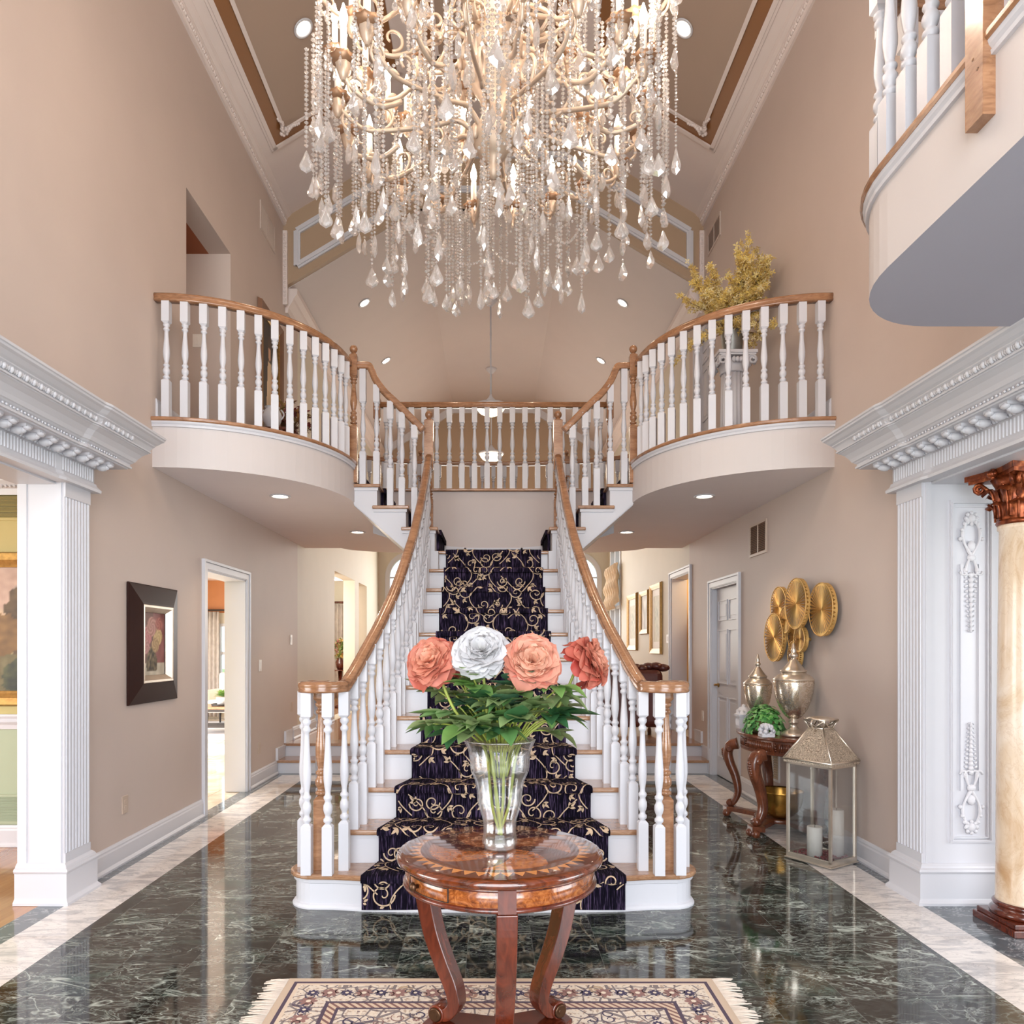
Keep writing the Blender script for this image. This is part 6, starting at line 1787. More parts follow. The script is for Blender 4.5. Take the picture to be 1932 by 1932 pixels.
for i in range(4):
    mid = (Vector(o6[i])+Vector(o6[(i+1) % 4]))/2; mid.z = .885
    b.tube([top[i], tuple(mid), top[(i+1) % 4]], .007, 5); b.tube([top[i], top[(i+1) % 4]], .006, 5); b.tube([top[i], o6[i]], .006, 5)
cc = LP(cu, cv_, .93); b.lathe([(.088, 0), (.092, .006), (.07, .014), (.03, .02), (0, .022)], cc, 20)
b.build('roof_frame', M['nickel'], ln_)
b = MB(); hp = [Vector(cc)+lv*(.085+.035*math.sin(t*PI))*1.0+Vector((0, 0, -.10*t+.005)) for t in [i/12 for i in range(13)]]
b.tube(hp, .006, 6); b.build('ring_handle', M['nickel'], ln_); b = MB(); hp = [Vector(cc)-lv*(.085+.02*math.sin(t*PI))+Vector((0, 0, -.06*t+.005)) for t in [i/12 for i in range(13)]]; b.tube(hp, .006, 6)
b.build('ring_handle', M['nickel'], ln_)
def candle(u, v, r, h, label):
    c = LP(u, v, .034); t_ = thing('candle', label, 'candle', c)
    b = MB(); b.lathe([(r, 0), (r, h-.006), (r-.006, h), (r*.7, h-.004), (0, h-.01)], (0, 0, 0), 28); b.build('wax', M['wax'], t_, local=True)
    b = MB(); b.tube([(0, 0, h-.011), (.002, 0, h+.008)], .0016, 5); b.build('wick', M['dark'], t_, local=True)
candle(.165, .075, .047, .20, 'short white pillar candle inside the floor lantern')
candle(.095, .205, .047, .31, 'tall white pillar candle inside the floor lantern')
b = MB()
for k in range(260):
    u = IV.uniform(.03, LS-.03); v = IV.uniform(.03, LS2-.03); c = LP(u, v, .036+.012*IV.random()); b.ball(c, (.009, .007, .005), 5, 3, mat=Matrix.Rotation(IV.uniform(0, 3), 4, 'X'))
o = b.build('potpourri', M['potpourri'], kind='stuff'); tag(o, 'dried rose petals scattered on the lantern floor round the candles', 'petals')

# ---------------------------------------------------------------- grilles, switches, outlets
def grille(name, label, s, y0, y1, z0, z1, slats=10, vert=False, mats=None, cols_=2):
    g_ = thing(name, label, 'vent', (s*W, (y0+y1)/2, (z0+z1)/2))
    fm, sm_ = mats or (M['taupeplastic'], M['taupeplastic'])
    b = MB(); f = .022; p = .012
    b.box(s*W, s*(W-p), y0+f, y1-f, z0, z0+f); b.box(s*W, s*(W-p), y0+f, y1-f, z1-f, z1); b.box(s*W, s*(W-p), y0, y0+f, z0, z1); b.box(s*W, s*(W-p), y1-f, y1, z0, z1)
    for c in range(1, cols_): y = lerp(y0, y1, c/cols_); b.box(s*W, s*(W-p), y-.008, y+.008, z0+f, z1-f)
    b.build('frame', fm, g_)
    b = MB(); b.box(s*(W-.0005), s*(W-.002), y0+f, y1-f, z0+f, z1-f); b.build('backing', M['wall'] if sm_ is M['wall'] else M['dark'], g_)
    b = MB()
    for i in range(slats):
        z = lerp(z0+f, z1-f, (i+.5)/slats); h = (z1-z0-2*f)/slats*.28
        b.obox((s*(W-.006), (y0+y1)/2, z), (.004, 0, .004), (0, (y1-y0)/2-f, 0), (s*.0008, 0, h*.8))
    b.build('slats', sm_, g_)
grille('return_air_grille', 'brown slotted air grille on the right wall under the balcony', 1, 6.44, 6.86, 2.25, 2.55, 16, mats=(M['taupeplastic'], paint('brown_slat', srgb(128, 92, 66), .5)))
grille('floor_level_grille', 'air grille low on the right wall behind the console table', 1, 6.15, 6.42, .26, .55, 12, mats=(M['plastic'], paint('tan_slat', srgb(206, 176, 140), .5)))
grille('high_return_grille', 'painted air grille high on the left wall, near the crown', -1, 7.55, 8.05, 5.75, 6.05, 14, mats=(M['wall'], M['wall']))
grille('high_return_grille', 'painted air grille high on the right wall, near the crown', 1, 7.75, 8.2, 5.80, 6.05, 14, mats=(M['wall'], M['wall']))
def plate(name, label, cat, loc, nrm, w, h, kind, mt='plastic'):
    """switch or socket plate: loc is on the wall, nrm one of +-x, -y"""
    n_ = Vector(nrm); sd = n_.cross(Vector((0, 0, 1))); t_ = thing(name, label, cat, loc); b = MB(); c = Vector((0, 0, 0))
    b.obox(c+n_*.003, n_*.003, sd*w/2, Vector((0, 0, h/2))); b.build('plate', M[mt], t_, local=True, bevel=.0015)
    b = MB()
    if kind == 'rocker':
        m_ = max(1, round(w/.07))
        for i in range(m_): b.obox(c+n_*.0075+sd*((i-(m_-1)/2)*.046), n_*.002, sd*.016, Vector((0, 0, .033)))
        b.build('rocker', M[mt], t_, local=True, bevel=.001)
    else:
        for q in (-1, 1): b.obox(c+n_*.007+Vector((0, 0, q*.02)), n_*.0015, sd*.016, Vector((0, 0, .013)))
        b.build('receptacle', M[mt], t_, local=True, bevel=.001)
plate('outlet', 'taupe wall outlet low on the left wall, near the pilaster', 'outlet', (-W, 4.78, .375), (1, 0, 0), .075, .115, 'socket', 'taupeplastic')
plate('outlet', 'taupe outlet low on the left wall, beyond the sunroom doorway', 'outlet', (-W, 7.53, .37), (1, 0, 0), .075, .115, 'socket', 'taupeplastic')
plate('outlet', 'taupe outlet on the left wall, just before the shallow steps', 'outlet', (-W, 8.75, .70), (1, 0, 0), .075, .115, 'socket', 'taupeplastic')
plate('light_switch', 'white switch on the left wall, nearer the sunroom doorway', 'switch', (-W, 7.56, 1.22), (1, 0, 0), .075, .12, 'rocker')
plate('light_switch', 'white switch on the left wall, farther and higher, by the family room', 'switch', (-W, 8.71, 1.50), (1, 0, 0), .075, .12, 'rocker')
plate('light_switch', 'white double switch upstairs behind the left balcony balusters', 'switch', (-2.71, 6.71, 4.23), (0, -1, 0), .115, .12, 'rocker')
plate('light_switch', 'white switch on the right wall beside the powder room doorway', 'switch', (W, 10.12, 1.53), (-1, 0, 0), .115, .12, 'rocker')
plate('outlet', 'white outlet on the right wall beyond the closet door casing', 'outlet', (W, 8.42, .62), (-1, 0, 0), .075, .115, 'socket')
plate('outlet', 'taupe outlet low on the right wall behind console table', 'outlet', (W, 6.72, .55), (-1, 0, 0), .075, .115, 'socket', 'taupeplastic')

# ---------------------------------------------------------------- pictures
def canvas(fn, P, nu, nv):
    b = MB(); cols = []
    b.grid(lambda u, v: P(u, v), nu, nv, 0, False)
    for j in range(nv+1):
        for i in range(nu+1): c = fn(i/nu, j/nv); cols.append((*srgb(*[max(0, min(255, q)) for q in c])[:3], 1))
    b.c = cols; return b
def NZ(x, y, s=0): return mnoise.noise(Vector((x, y, s)))
def framed(name, label, origin, U, N, w, h, fw, fd, frame_mat, fn, nu, nv, inner=None, inner_w=.012, mat_w=0, rise=False):
    """picture of w x h (outer), lower-left origin, U along its width, N outward"""
    O, U, N = Vector(origin), Vector(U), Vector(N); Z = Vector((0, 0, 1))
    t_ = thing(name, label, 'picture', tuple(O+U*w/2))
    b = MB()
    steps = [(0, .004), (fw*.15, fd), (fw*.55, fd*.8), (fw*.85, fd*.55), (fw, fd*.45), (fw, .004)]
    if rise: steps = [(0, .004), (0, fd*.35), (.008, fd*.42), (fw*.9, fd*.95), (fw, fd), (fw, .004)]
    vs = []
    for o, d in steps: vs += [O+U*o+Z*o+N*d, O+U*(w-o)+Z*o+N*d, O+U*(w-o)+Z*(h-o)+N*d, O+U*o+Z*(h-o)+N*d]
    fs = []
    for r in range(len(steps)-1):
        for k in range(4): fs.append((r*4+k, r*4+(k+1) % 4, r*4+4+(k+1) % 4, r*4+4+k))
    b.add(vs, fs); b.build('frame', frame_mat, t_)
    if inner:
        b = MB(); vs = []
        for o, d in (((fw, fd*.99), (fw+.003, fd*1.02), (fw+inner_w*.35, fd*1.0), (fw+inner_w, fd*.25)) if rise else ((fw, fd*.45), (fw+inner_w*.3, fd*.62), (fw+inner_w, fd*.4), (fw+inner_w, .004))): vs += [O+U*o+Z*o+N*d, O+U*(w-o)+Z*o+N*d, O+U*(w-o)+Z*(h-o)+N*d, O+U*o+Z*(h-o)+N*d]
        b.add(vs, [(r*4+k, r*4+(k+1) % 4, r*4+4+(k+1) % 4, r*4+4+k) for r in range(3) for k in range(4)]); b.build('inner_frame', inner, t_)
        fw = fw+inner_w
    if mat_w:
        b = MB(); vs = []
        for o, d in ((fw, .006), (fw+mat_w, .007)): vs += [O+U*o+Z*o+N*d, O+U*(w-o)+Z*o+N*d, O+U*(w-o)+Z*(h-o)+N*d, O+U*o+Z*(h-o)+N*d]
        b.add(vs, [(k, (k+1) % 4, 4+(k+1) % 4, 4+k) for k in range(4)]); b.build('mat_board', M['wax'], t_); fw += mat_w
    canvas(fn, lambda u, v: O+U*lerp(fw, w-fw, u)+Z*lerp(fw, h-fw, v)+N*.005, nu, nv).build('picture_canvas', M['attr'], t_)
    return t_
def flowers(u, v):
    base_ = (150, 96, 92) if u > .5 else (126, 92, 84); n = NZ(u*5, v*6)*30
    c = [base_[0]+n, base_[1]+n, base_[2]+n]
    if v < .2: c = [206+n, 196+n, 176+n]
    dx = abs(u-.45); wv = .16+.07*math.sin(v*9)
    if .06 < v < .45 and dx < wv: c = [96+NZ(u*14, v*14)*90, 84+NZ(u*14, v*14)*80, 64+NZ(u*14, v*14)*60]
    for (x, y, r, q) in ((.25, .62, .17, (196, 130, 130)), (.7, .62, .16, (206, 178, 130)), (.45, .78, .17, (188, 140, 128)), (.6, .48, .13, (180, 150, 110)), (.22, .45, .12, (190, 140, 136)), (.75, .83, .12, (176, 110, 100))):
        d = math.hypot((u-x)*.75, v-y)
        if d < r*.9: k = 18*math.sin(d*90+math.atan2(v-y, u-x)*4); c = [q[0]+k, q[1]+k, q[2]+k]
    return c
framed('painting', 'floral still life in a wide dark wood frame on the left wall', (-W, 4.80, 1.02), (0, 1, 0), (1, 0, 0), .74, .82, .14, .05, paint('dark_mahogany_frame', srgb(44, 20, 15), .42, .2, spec=.25), flowers, 44, 54, M['nickel'], .05, rise=True)
def landscape(u, v):
    n = NZ(u*6, v*6)*22+NZ(u*20, v*20, 2)*16
    if v > .55:
        c = [lerp(206, 140, (v-.55)/.45)+n, lerp(176, 124, (v-.55)/.45)+n, lerp(140, 128, (v-.55)/.45)+n]
        if NZ(u*4, v*7, 5) > .1: c = [188+n, 156+n, 140+n]
    elif v > .30: c = [150+n, 132+n, 92+n]
    else: c = [104+n, 92+n, 58+n]
    if .18 < v < .36 and abs(u-.35-.25*(v-.2)) < .10: c = [190+n, 160+n, 112+n]
    d = math.hypot((u-.86)*1.0, (v-.56)*.62)
    if d < .24+.05*NZ(u*12, v*12, 3): c = [84+n*1.6, 62+n*1.4, 36+n]
    d = math.hypot(u-.62, (v-.46)*.9)
    if d < .15+.04*NZ(u*14, v*14, 4): c = [120+n*1.6, 86+n*1.4, 44+n]
    if abs(u-.86-.02*math.sin(v*20)) < .016 and .2 < v < .5: c = [54, 38, 24]
    d = math.hypot(u-.8, (v-.12)*1.3)
    if d < .2+.04*NZ(u*16, v*16, 6): c = [60+n*2, 62+n*2, 40+n]
    return c
framed('painting', 'autumn landscape in a heavy gilt frame on the dining room wall', (-4.25, DY, .99), (1, 0, 0), (0, -1, 0), 1.32, 1.09, .11, .06, M['goldframe'], landscape, 80, 66)
def portrait(u, v):
    n = NZ(u*5, v*5)*14; c = [44+n, 32+n, 26+n]
    if v < .3: c = [66+n, 44+n, 34+n]
    if math.hypot((u-.5)*.9, (v-.78)*1.0) < .075: c = [206+n, 160+n, 128+n]
    if math.hypot((u-.5)*.9, (v-.83)*1.1) < .085 and v > .80: c = [70, 44, 28]
    if .18 < v < .70 and abs(u-.5) < .10+.22*(.70-v): c = [224+n*2, 196+n*2, 160+n*2]
    if .40 < v < .62 and .60 < u < .72: c = [206+n, 160+n, 130+n]
    return c
framed('painting', 'tall dark portrait of a person in pale dress, hung upstairs behind left balusters', (-W, 7.46, 3.45), (0, 1, 0), (1, 0, 0), .80, 1.55, .10, .05, paint('taupe_wood_frame', srgb(120, 84, 62), .4, .15), portrait, 36, 70, M['goldframe'], .02)
def sketch(u, v):
    n = NZ(u*8, v*9)*20
    c = [206+n, 200+n, 172+n]
    if math.hypot(u-.5, (v-.5)*1.2) < .34 and NZ(u*9, v*9, 7) > -.05: c = [168+n, 170+n, 140+n]
    return c
mir = lambda u, v: (206+60*NZ(u*3, v*3), 204+60*NZ(u*3, v*3), 200+60*NZ(u*3, v*3))
framed('picture_frame', 'gilt framed botanical print on the family room wall, farthest from the doorway', (W, 13.05, 1.36), (0, -1, 0), (-1, 0, 0), .85, .98, .09, .04, M['goldframe'], sketch, 20, 24, None, 0, .12)
framed('picture_frame', 'small gilt framed picture between two larger prints, family room wall', (W, 11.95, 1.62), (0, -1, 0), (-1, 0, 0), .66, .70, .08, .04, M['goldframe'], mir, 14, 16)
framed('picture_frame', 'largest gilt framed print on the family room wall, nearest the doorway', (W, 11.15, 1.31), (0, -1, 0), (-1, 0, 0), .72, 1.05, .085, .04, M['goldframe'], sketch, 20, 26, None, 0, .10)

# dining room vents
def fgrille(label, x0, x1, z0, z1, mt):
    g_ = thing('wall_grille', label, 'vent', ((x0+x1)/2, DY, (z0+z1)/2)); b = MB(); f = .02
    for (a, c, d, e) in ((x0+f, x1-f, z0, z0+f), (x0+f, x1-f, z1-f, z1), (x0, x0+f, z0, z1), (x1-f, x1, z0, z1), ((x0+x1)/2-.01, (x0+x1)/2+.01, z0+f, z1-f)): b.box(a, c, DY-.012, DY, d, e)
    b.build('frame', mt, g_); b = MB(); b.box(x0+f, x1-f, DY-.002, DY, z0+f, z1-f); b.build('backing', paint('shadow_grey', srgb(96, 92, 66), .6), g_)
    b = MB(); n = 16
    for i in range(n): z = lerp(z0+f, z1-f, (i+.5)/n); b.obox(((x0+x1)/2, DY-.006, z), ((x1-x0)/2-f, 0, 0), (0, .004, .003), (0, .0006, .0012))
    b.build('slats', mt, g_)
fgrille('olive painted grille high on the dining room wall, above the painting', -3.95, -3.16, 2.30, 2.50, M['olive']); fgrille('sage painted grille low on the dining room wall, above the baseboard', -3.95, -3.12, .16, .37, M['sage'])

# ---------------------------------------------------------------- upstairs: pedestal, forsythia, console with urn
pd = thing('pedestal', 'white fluted ionic pedestal standing on the right balcony', 'pedestal', (2.08, 6.35, Z2))
b = MB(); b.box(-.15, .15, -.15, .15, 0, .04); b.lathe([(.135, .04), (.14, .05), (.135, .065), (.115, .075), (.12, .085), (.105, .1)], (0, 0, 0), 32)
b.build('base', M['white2'], pd, local=True)
b = MB(); b.lathe([(.10, .09), (.097, .40), (.09, .76)], (0, 0, 0), 80, lobes=16, amp=.045); b.build('shaft', M['white2'], pd, local=True)
b = MB(); b.lathe([(.10, .74), (.108, .75), (.10, .765), (.115, .80), (.12, .83)], (0, 0, 0), 32); b.box(-.165, .165, -.165, .165, .875, .90); b.box(-.155, .155, -.155, .155, .86, .876)
for sx in (-1, 1):
    for sy in (-1, 1):
        for w_ in (0, 1):
            pts = []
            for i in range(20):
                th = i/19*3.6*PI/1.2; r_ = .042*(1-.7*i/19)
                pts.append((sx*(.125+r_*math.cos(th)*(-1)), sy*.15, .818+r_*math.sin(th)+.0) if w_ == 0 else (sx*.15, sy*(.125-r_*math.cos(th)), .818+r_*math.sin(th)))
            b.tube(pts, .011, 6)
for a in range(4):
    for k in range(3): b.ball((.14*math.cos(a*PI/2)+(.03*(k-1))*math.sin(a*PI/2), .14*math.sin(a*PI/2)+(.03*(k-1))*math.cos(a*PI/2), .825), (.02, .02, .025), 8, 6)
b.build('capital', M['white2'], pd, local=True)
bk = MB(); bk.lathe([(.075, .0), (.078, .005), (.095, .22), (.098, .225), (.09, .222), (.072, .02), (0, .018)], (2.08, 6.35, Z2+.90), 32, lobes=16, amp=.02)
tag(bk.build('bucket', M['galv']), 'galvanized metal bucket on top of the white pedestal', 'bucket')
fo = thing('forsythia', 'yellow forsythia branches bursting from the bucket on the pedestal', 'plant', (2.08, 6.35, Z2+.92))
FO = random.Random(4); tw = MB(); bl_ = MB(); cols = []
def star(p, n_, r, c):
    n_ = n_.normalized(); t1 = n_.orthogonal().normalized(); t1 = Matrix.Rotation(FO.uniform(0, 6.28), 3, n_) @ t1; t2_ = n_.cross(t1)
    for k in range(4):
        a = k*PI/2; d = t1*math.cos(a)+t2_*math.sin(a); e = t1*-math.sin(a)+t2_*math.cos(a)
        bl_.add([p, p+d*r*.5+e*r*.26+n_*r*.2, p+d*r+n_*r*.1, p+d*r*.5-e*r*.26+n_*r*.2], [(0, 1, 2, 3)], 0, False); cols.extend([(*c, 1)]*4)
def branch(p, d, L_, depth):
    pts = [Vector(p)]; n = 9; dd = Vector(d).normalized(); droop = 0.03 if depth == 0 else .06
    for i in range(n):
        dd = (dd+Vector((FO.uniform(-.15, .15), FO.uniform(-.15, .15), FO.uniform(-.1, .1)-droop*i/n*2))).normalized()
        q = pts[-1]+dd*L_/n
        if q.x > W-.12: q.x = W-.12-(q.x-W+.12)*.3; dd.x = -abs(dd.x)*.4
        if (Vector((q.x, q.y))-Vector((2.08, 6.35))).length < .14 and q.z < Z2+1.1: q.z = max(q.z, Z2+1.0)
        pts.append(q)
    tw.tube(pts, [lerp(.006, .0015, i/n)*(1 if depth == 0 else .6) for i in range(n+1)], 5)
    for i in range(2, n+1):
        for k in range(3 if depth == 0 else 4):
            t = FO.random(); p_ = lerp(pts[i-1], pts[i], t)+Vector((FO.gauss(0, .014), FO.gauss(0, .014), FO.gauss(0, .014)))
            c = FO.choice([(.78, .60, .18), (.82, .70, .32), (.68, .52, .16), (.84, .74, .44), (.62, .46, .18)])
            star(p_, Vector((FO.gauss(0, 1), FO.gauss(0, 1)-.4, FO.gauss(0, 1)+.4)), FO.uniform(.021, .034), c)
    if depth == 0:
        for i in (3, 5, 6, 8): branch(pts[i], (pts[i]-pts[i-1]).normalized()+Vector((FO.uniform(-.7, .7), FO.uniform(-.7, .7), FO.uniform(-.2, .6))), L_*.38, 1)
for k in range(21):
    a = 2*PI*k/21+FO.uniform(-.2, .2); el = FO.choice([.35, .7, 1.0, 1.25])
    d = Vector((math.cos(a)*math.cos(el)*(.7 if math.cos(a) > 0 else 1), math.sin(a)*math.cos(el), math.sin(el)))
    branch((2.08+.05*math.cos(a), 6.35+.05*math.sin(a), Z2+1.10), d, FO.uniform(.36, .58), 0)
for d in ((.22, -.3, 1), (.45, -.2, .85), (-.12, -.2, 1)): branch((2.08, 6.35, Z2+1.1), d, .62, 0)
for k in range(9):   # drooping sprays
    a = FO.uniform(PI*.6, PI*2.1); branch((2.08+.08*math.cos(a), 6.35+.08*math.sin(a), Z2+1.11), (math.cos(a)*.8, math.sin(a)*.8, -.15), .45, 1)
tw.build('branches', M['twig'], fo); bl_.c = cols; bl_.build('blossoms', M['petal'], fo)
# left upper console with an urn of dried flowers
hc = thing('hall_table', 'small dark hall table upstairs behind the left balcony balusters', 'table', (-2.2, 7.45, Z2))
b = MB(); b.box(-2.41, -1.98, 7.0, 7.9, Z2+.46, Z2+.49); b.build('tabletop', M['mahog'], hc, bevel=.004)
for x in (-2.39, -2.01):
    for y in (7.03, 7.87):
        b = MB(); b.lathe([(.014, Z2), (.02, Z2+.2), (.016, Z2+.36), (.024, Z2+.46)], (x, y, 0), 10); b.build('leg', M['mahog'], hc)
b = MB(); b.lathe([(.05, .0), (.06, .01), (.03, .03), (.05, .06), (.085, .12), (.095, .18), (.075, .23), (.06, .25), (.075, .265), (.068, .262), (.05, .24), (0, .2)], (-2.2, 7.25, Z2+.49), 24)
for sx in (-1, 1): b.tube([(-2.2+sx*(.085+.03*math.sin(t*PI)), 7.25, Z2+.49+.14+.1*t) for t in [i/8 for i in range(9)]], .008, 6)
tag(b.build('vase', M['white2']), 'white two-handled urn vase on the upstairs hall table', 'vase')
df = thing('dried_flowers', 'arrangement of russet and brown dried flowers upstairs behind left balusters', 'plant', (-2.12, 7.55, Z2+.49))
b = MB(); cols = []; sb = MB()
for k in range(70):
    a = FO.uniform(0, 6.28); e = FO.uniform(.15, 1.45); r_ = FO.uniform(.12, .30); d = Vector((math.cos(a)*math.cos(e), math.sin(a)*math.cos(e), math.sin(e)))
    p0 = Vector((-2.1, 7.6, Z2+.62)); p1 = p0+d*r_; p1.x = max(p1.x, -W+.13)
    sb.tube([p0, p1], .002, 4); g = FO.choice([(.30, .06, .05), (.45, .22, .08), (.24, .12, .06), (.36, .10, .10), (.5, .34, .14)])
    for q in range(5): quadleaf(b, cols, p1, Vector((FO.gauss(0, 1), FO.gauss(0, 1), FO.gauss(0, 1)+.4)), Vector((.1, .2, 1)), .055, .016, g, .2, 3)
b.c = cols; b.build('blossoms', M['leafm'], df); sb.build('stalks', M['twig'], df)
b = MB(); b.lathe([(.05, 0), (.07, .03), (.075, .09), (.06, .13)], (-2.1, 7.6, Z2+.49), 20); b.build('pot', M['mahog'], df)
# palm behind the near balcony
pl = thing('palm', 'leafy potted palm behind the near balcony balusters', 'plant', (1.95, 2.35, Z2))
b = MB(); b.lathe([(.10, 0), (.13, .12), (.15, .24), (.155, .25), (.13, .24), (0, .22)], (1.95, 2.35, Z2), 24); b.build('pot', M['white2'], pl)
b = MB(); cols = []; sb = MB()
for k in range(16):
    a = k*.39*PI; e = .5+.5*FO.random(); d = Vector((math.cos(a)*math.cos(e), math.sin(a)*math.cos(e), math.sin(e)))
    st_ = [Vector((1.95, 2.35, Z2+.22))]
    for i in range(10): d = (d-Vector((0, 0, .09))).normalized(); q = st_[-1]+d*.065; q.x = min(q.x, W-.06); st_.append(q)
    sb.tube(st_, .005, 5)
    for i in range(2, 11):
        for s_ in (-1, 1):
            dd = (d*.6+Vector((-math.sin(a), math.cos(a), 0))*s_-Vector((0, 0, .15))).normalized(); g = FO.choice([(.10, .17, .09), (.14, .22, .12), (.08, .14, .08)])
            quadleaf(b, cols, st_[i], dd, Vector((0, 0, 1)), .17, .013, g, .35, 4)
b.v = [(max(1.46, min(x, W-.01)), min(y, 2.76), max(z, Z2+.02)) for x, y, z in b.v]
b.c = cols; b.build('fronds', M['leafm'], pl); sb.build('stems', M['stemm'], pl)

# ---------------------------------------------------------------- family room and side rooms
sf = thing('armchair', 'brown leather armchair in the family room behind right stair railing', 'armchair', (1.7, 9.75, .3))
def cush(name, x0, x1, y0, y1, z0, z1, r=.06):
    b = MB(); b.box(x0, x1, y0, y1, z0, z1); o = b.build(name, M['leather'], sf, bevel=r); o.modifiers['bevel'].segments = 4; return o
cush('seat', 1.32, 2.10, 9.35, 10.2, .42, .72); cush('backrest', 1.28, 2.14, 9.15, 9.42, .40, 1.13, .08); cush('arm', 1.20, 1.40, 9.18, 10.2, .40, .95, .07); cush('arm', 2.02, 2.22, 9.18, 10.2, .40, .95, .07)
for x in (1.25, 2.17):
    for y in (9.22, 10.15):
        b = MB(); b.lathe([(.02, .3), (.03, .34), (.03, .42)], (x, y, 0), 12); b.build('foot', M['mahog'], sf)
b = MB()
for k in range(7): b.ball((1.62+.09*k, 9.30+.02*math.sin(k*2), 1.16+.015*math.sin(k*1.7)), (.09, .10, .05), 10, 6)
tag(b.build('throw', M['leather']), 'crumpled brown throw draped on top of the leather armchair', 'throw')
def drape(name, label, x0, x1, y, z0, z1, m, folds=6, depth=.03, axis='x', cat='curtain'):
    b = MB()
    def fn(u, v):
        w = lerp(x0, x1, u); d = depth*math.sin(u*folds*2*PI)*(.7+.3*v)
        return (w, y+d, lerp(z0, z1, v)) if axis == 'x' else (y+d, w, lerp(z0, z1, v))
    b.grid(fn, folds*8, 6)
    bb = MB(); bb.v = list(b.v); o = b.build(name, m); so_ = o.modifiers.new('thick', 'SOLIDIFY'); so_.thickness = .004
    return tag(o, label, cat)
drape('curtain', 'grey patterned curtain beside the bright sunroom window', -5.80, -5.40, 14.36, .05, 2.12, M['drape'], 5, .04)
b = MB(); b.tube([(-5.9, 14.36, 2.15), (-3.86, 14.36, 2.15)], .018, 8); b.ball((-3.86, 14.36, 2.15), .03, 8, 6); tag(b.build('curtain_rod', M['jet']), 'dark curtain rod above the sunroom window', 'curtain rod')
tb2 = thing('coffee_table', 'low table with dark metal frame seen through the sunroom doorway', 'table', (-4.5, 11.9, 0))
b = MB(); b.box(-5.0, -4.05, 11.65, 12.35, .42, .46); b.build('tabletop', M['oakx'], tb2, bevel=.004)
for x in (-4.97, -4.08):
    for y in (11.68, 12.32): b = MB(); b.box(x-.02, x+.02, y-.02, y+.02, 0, .42); b.build('leg', M['jet'], tb2)
b = MB(); b.box(-4.98, -4.07, 11.66, 11.70, .38, .42); b.box(-4.98, -4.07, 12.30, 12.34, .38, .42)
for k in range(8): b.box(-4.98+.0, -4.07, 11.70+.085*k, 11.73+.085*k, .12, .135)
b.build('lower_shelf', M['jet'], tb2)
tr2 = MB(); tr2.lathe([(.16, 0), (.17, .012), (.165, .03), (.155, .012), (0, .01)], (-4.45, 11.95, .462), 24); tag(tr2.build('tray', M['jet']), 'round tray holding the plant pot on the sunroom coffee table', 'tray')
pp = thing('potted_plant', 'small white pot of round green leaves on the sunroom coffee table', 'plant', (-4.45, 11.95, .475))
b = MB(); b.lathe([(.07, 0), (.09, .06), (.09, .12), (.08, .115), (0, .1)], (0, 0, 0), 20); b.build('pot', M['white2'], pp, local=True)
b = MB(); cols = []
for k in range(40):
    a = FO.uniform(0, 6.28); e = FO.uniform(0, 1.5); r_ = .13
    quadleaf(b, cols, Vector((0, 0, .13)), Vector((math.cos(a)*math.cos(e), math.sin(a)*math.cos(e), math.sin(e))), Vector((0, 0, 1)), r_, .035, FO.choice([(.22, .38, .10), (.34, .48, .16), (.16, .30, .08)]), .3, 4)
b.c = cols; b.build('leaves', M['leafm'], pp, local=True)
ac = thing('armchair', 'ivory upholstered chair by the sunroom window', 'armchair', (-4.7, 13.2, 0))
for nm, bx in (('seat', (-5.1, -4.3, 12.9, 13.6, .25, .48)), ('backrest', (-5.1, -4.3, 13.5, 13.7, .25, .95)), ('arm', (-5.2, -5.05, 12.9, 13.65, .25, .65)), ('arm', (-4.35, -4.2, 12.9, 13.65, .25, .65))):
    b = MB(); b.box(*bx); o = b.build(nm, M['upholst'], ac, bevel=.05)
for x in (-5.1, -4.3):
    for y in (12.98, 13.6): b = MB(); b.lathe([(.015, 0), (.025, .25)], (x, y, 0), 8); b.build('leg', M['jet'], ac)
rg2 = MB(); rg2.box(-5.7, -3.95, 11.1, 13.9, 0, .012); tag(rg2.build('rug', paint('striped_blue_rug', srgb(206, 206, 210), .9, .12, scale=4)), 'pale blue-grey rug under the sunroom coffee table', 'rug')
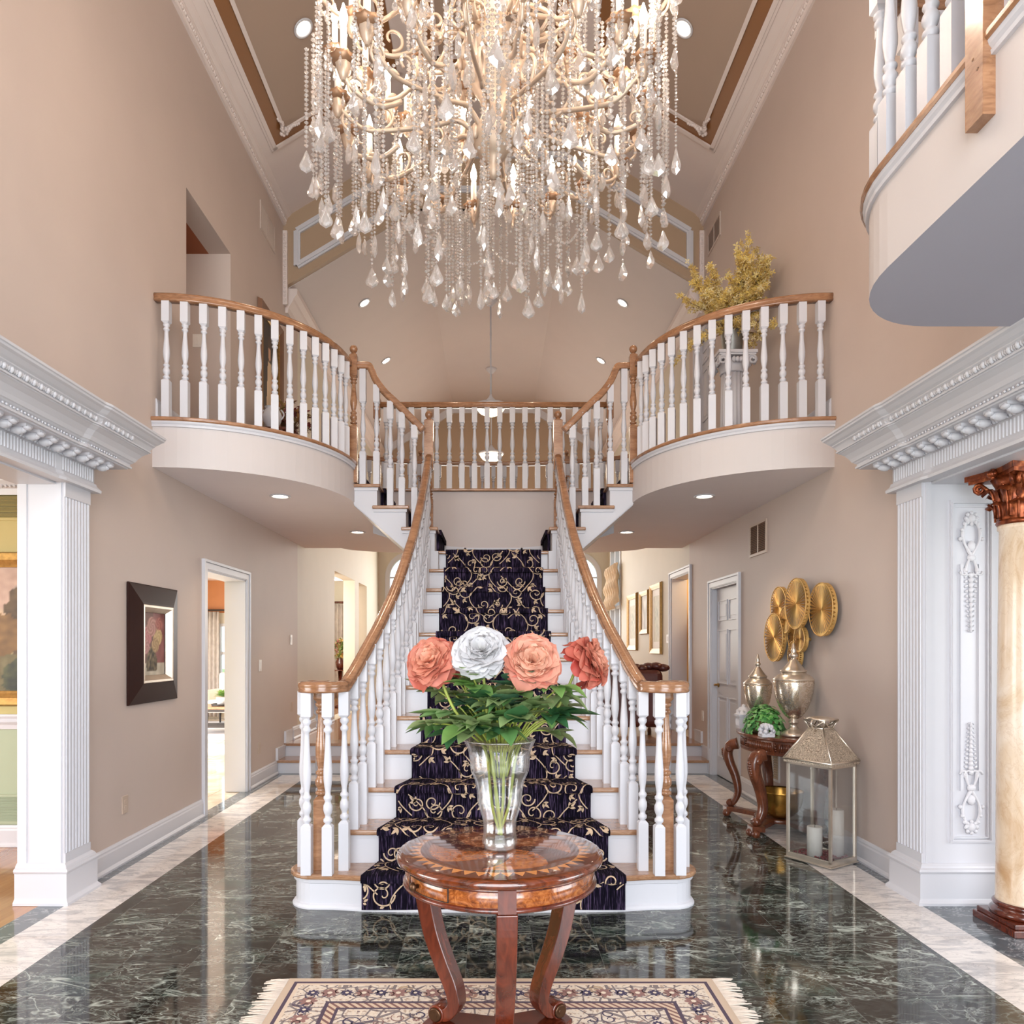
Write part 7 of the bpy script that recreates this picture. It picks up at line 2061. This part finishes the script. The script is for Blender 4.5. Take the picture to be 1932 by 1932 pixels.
# nook: curtains, flowers on a stand
drape('curtain', 'grey striped curtain seen through the nearer family room opening', -3.62, -3.05, 15.9, .32, 2.36, M['drape'], 7, .05)
b = MB(); b.tube([(-3.72, 15.9, 2.40), (-2.8, 15.9, 2.40)], .025, 8); tag(b.build('curtain_rod', M['mahog']), 'brown curtain pole in the nook beyond the left opening', 'curtain rod')
nt = thing('plant_stand', 'round wooden stand in the nook under the flower vase', 'table', (-2.86, 13.6, .3))
b = MB(); b.lathe([(.24, .68), (.25, .69), (.25, .70), (0, .70)], (0, 0, 0), 24); b.build('tabletop', M['mahog'], nt, local=True); b = MB(); b.lathe([(.16, 0), (.05, .05), (.03, .3), (.04, .68)], (0, 0, 0), 16); b.build('pedestal', M['mahog'], nt, local=True)
def bouquet(name, label, x, y, z, R0, pal, potm, n=60, seed=3):
    q = random.Random(seed); t_ = thing(name, label, 'flowers', (x, y, z))
    b = MB(); b.lathe([(.05, 0), (.08, .06), (.09, .14), (.06, .2), (.07, .22)], (0, 0, 0), 20); b.build('vase', potm, t_, local=True)
    b = MB(); cols = []; sb = MB()
    for k in range(n):
        a = q.uniform(0, 6.28); e = q.uniform(.0, 1.5); r_ = R0*q.uniform(.6, 1); d = Vector((math.cos(a)*math.cos(e), math.sin(a)*math.cos(e), math.sin(e)+.1)); p = Vector((0, 0, .22))+d*r_
        sb.tube([(0, 0, .18), p], .002, 4); g = q.choice(pal)
        for j in range(5): quadleaf(b, cols, p, Vector((q.gauss(0, 1), q.gauss(0, 1), q.gauss(0, 1))), Vector((.1, .1, 1)), R0*.22, R0*.07, g, .2, 3)
    b.c = cols; b.build('blooms', M['leafm'], t_, local=True); sb.build('stems', M['stemm'], t_, local=True)
bouquet('bouquet', 'mixed pink and yellow flowers seen through the nearer family room opening', -2.86, 13.6, 1.0, .32, [(.6, .4, .1), (.65, .25, .25), (.16, .28, .08), (.2, .34, .1), (.7, .55, .3)], M['mahog'])
# swag shade at the right family window
sw_ = MB()
for k in range(5):
    y0 = 13.75+.25*k
    sw_.grid(lambda u, v, y0=y0: (W-.07-.06*math.sin(u*PI)*(.4+v)-.035*math.sin(u*22+v*4)-.03*math.sin(v*16)*math.sin(PI*u), y0+.27*u, 3.02-.72*v-.16*math.sin(PI*u)*v), 20, 20)
tag(sw_.build('swag_shade', M['champdrape']), 'gathered champagne balloon shade on the right family room window', 'curtain')
tw2 = MB()
tw2.grid(lambda u, v: (2.9+.02*math.sin(v*30), lerp(9.0, 10.1, u), lerp(1.75, 2.05, v)+.03*math.sin(u*40)), 40, 6)
tag(tw2.build('valance', M['champdrape']), 'tan ruffled valance inside the powder room doorway', 'curtain')
wd2 = MB(); wd2.box(3.0, 3.05, 9.02, 10.15, .3, 1.75); 
for k in range(8): wd2.box(2.985, 3.0, 9.05+.14*k, 9.16+.14*k, .4, 1.7)
tag(wd2.build('wood_cabinet', M['oak']), 'tall oak cabinet inside the powder room doorway', 'cabinet')
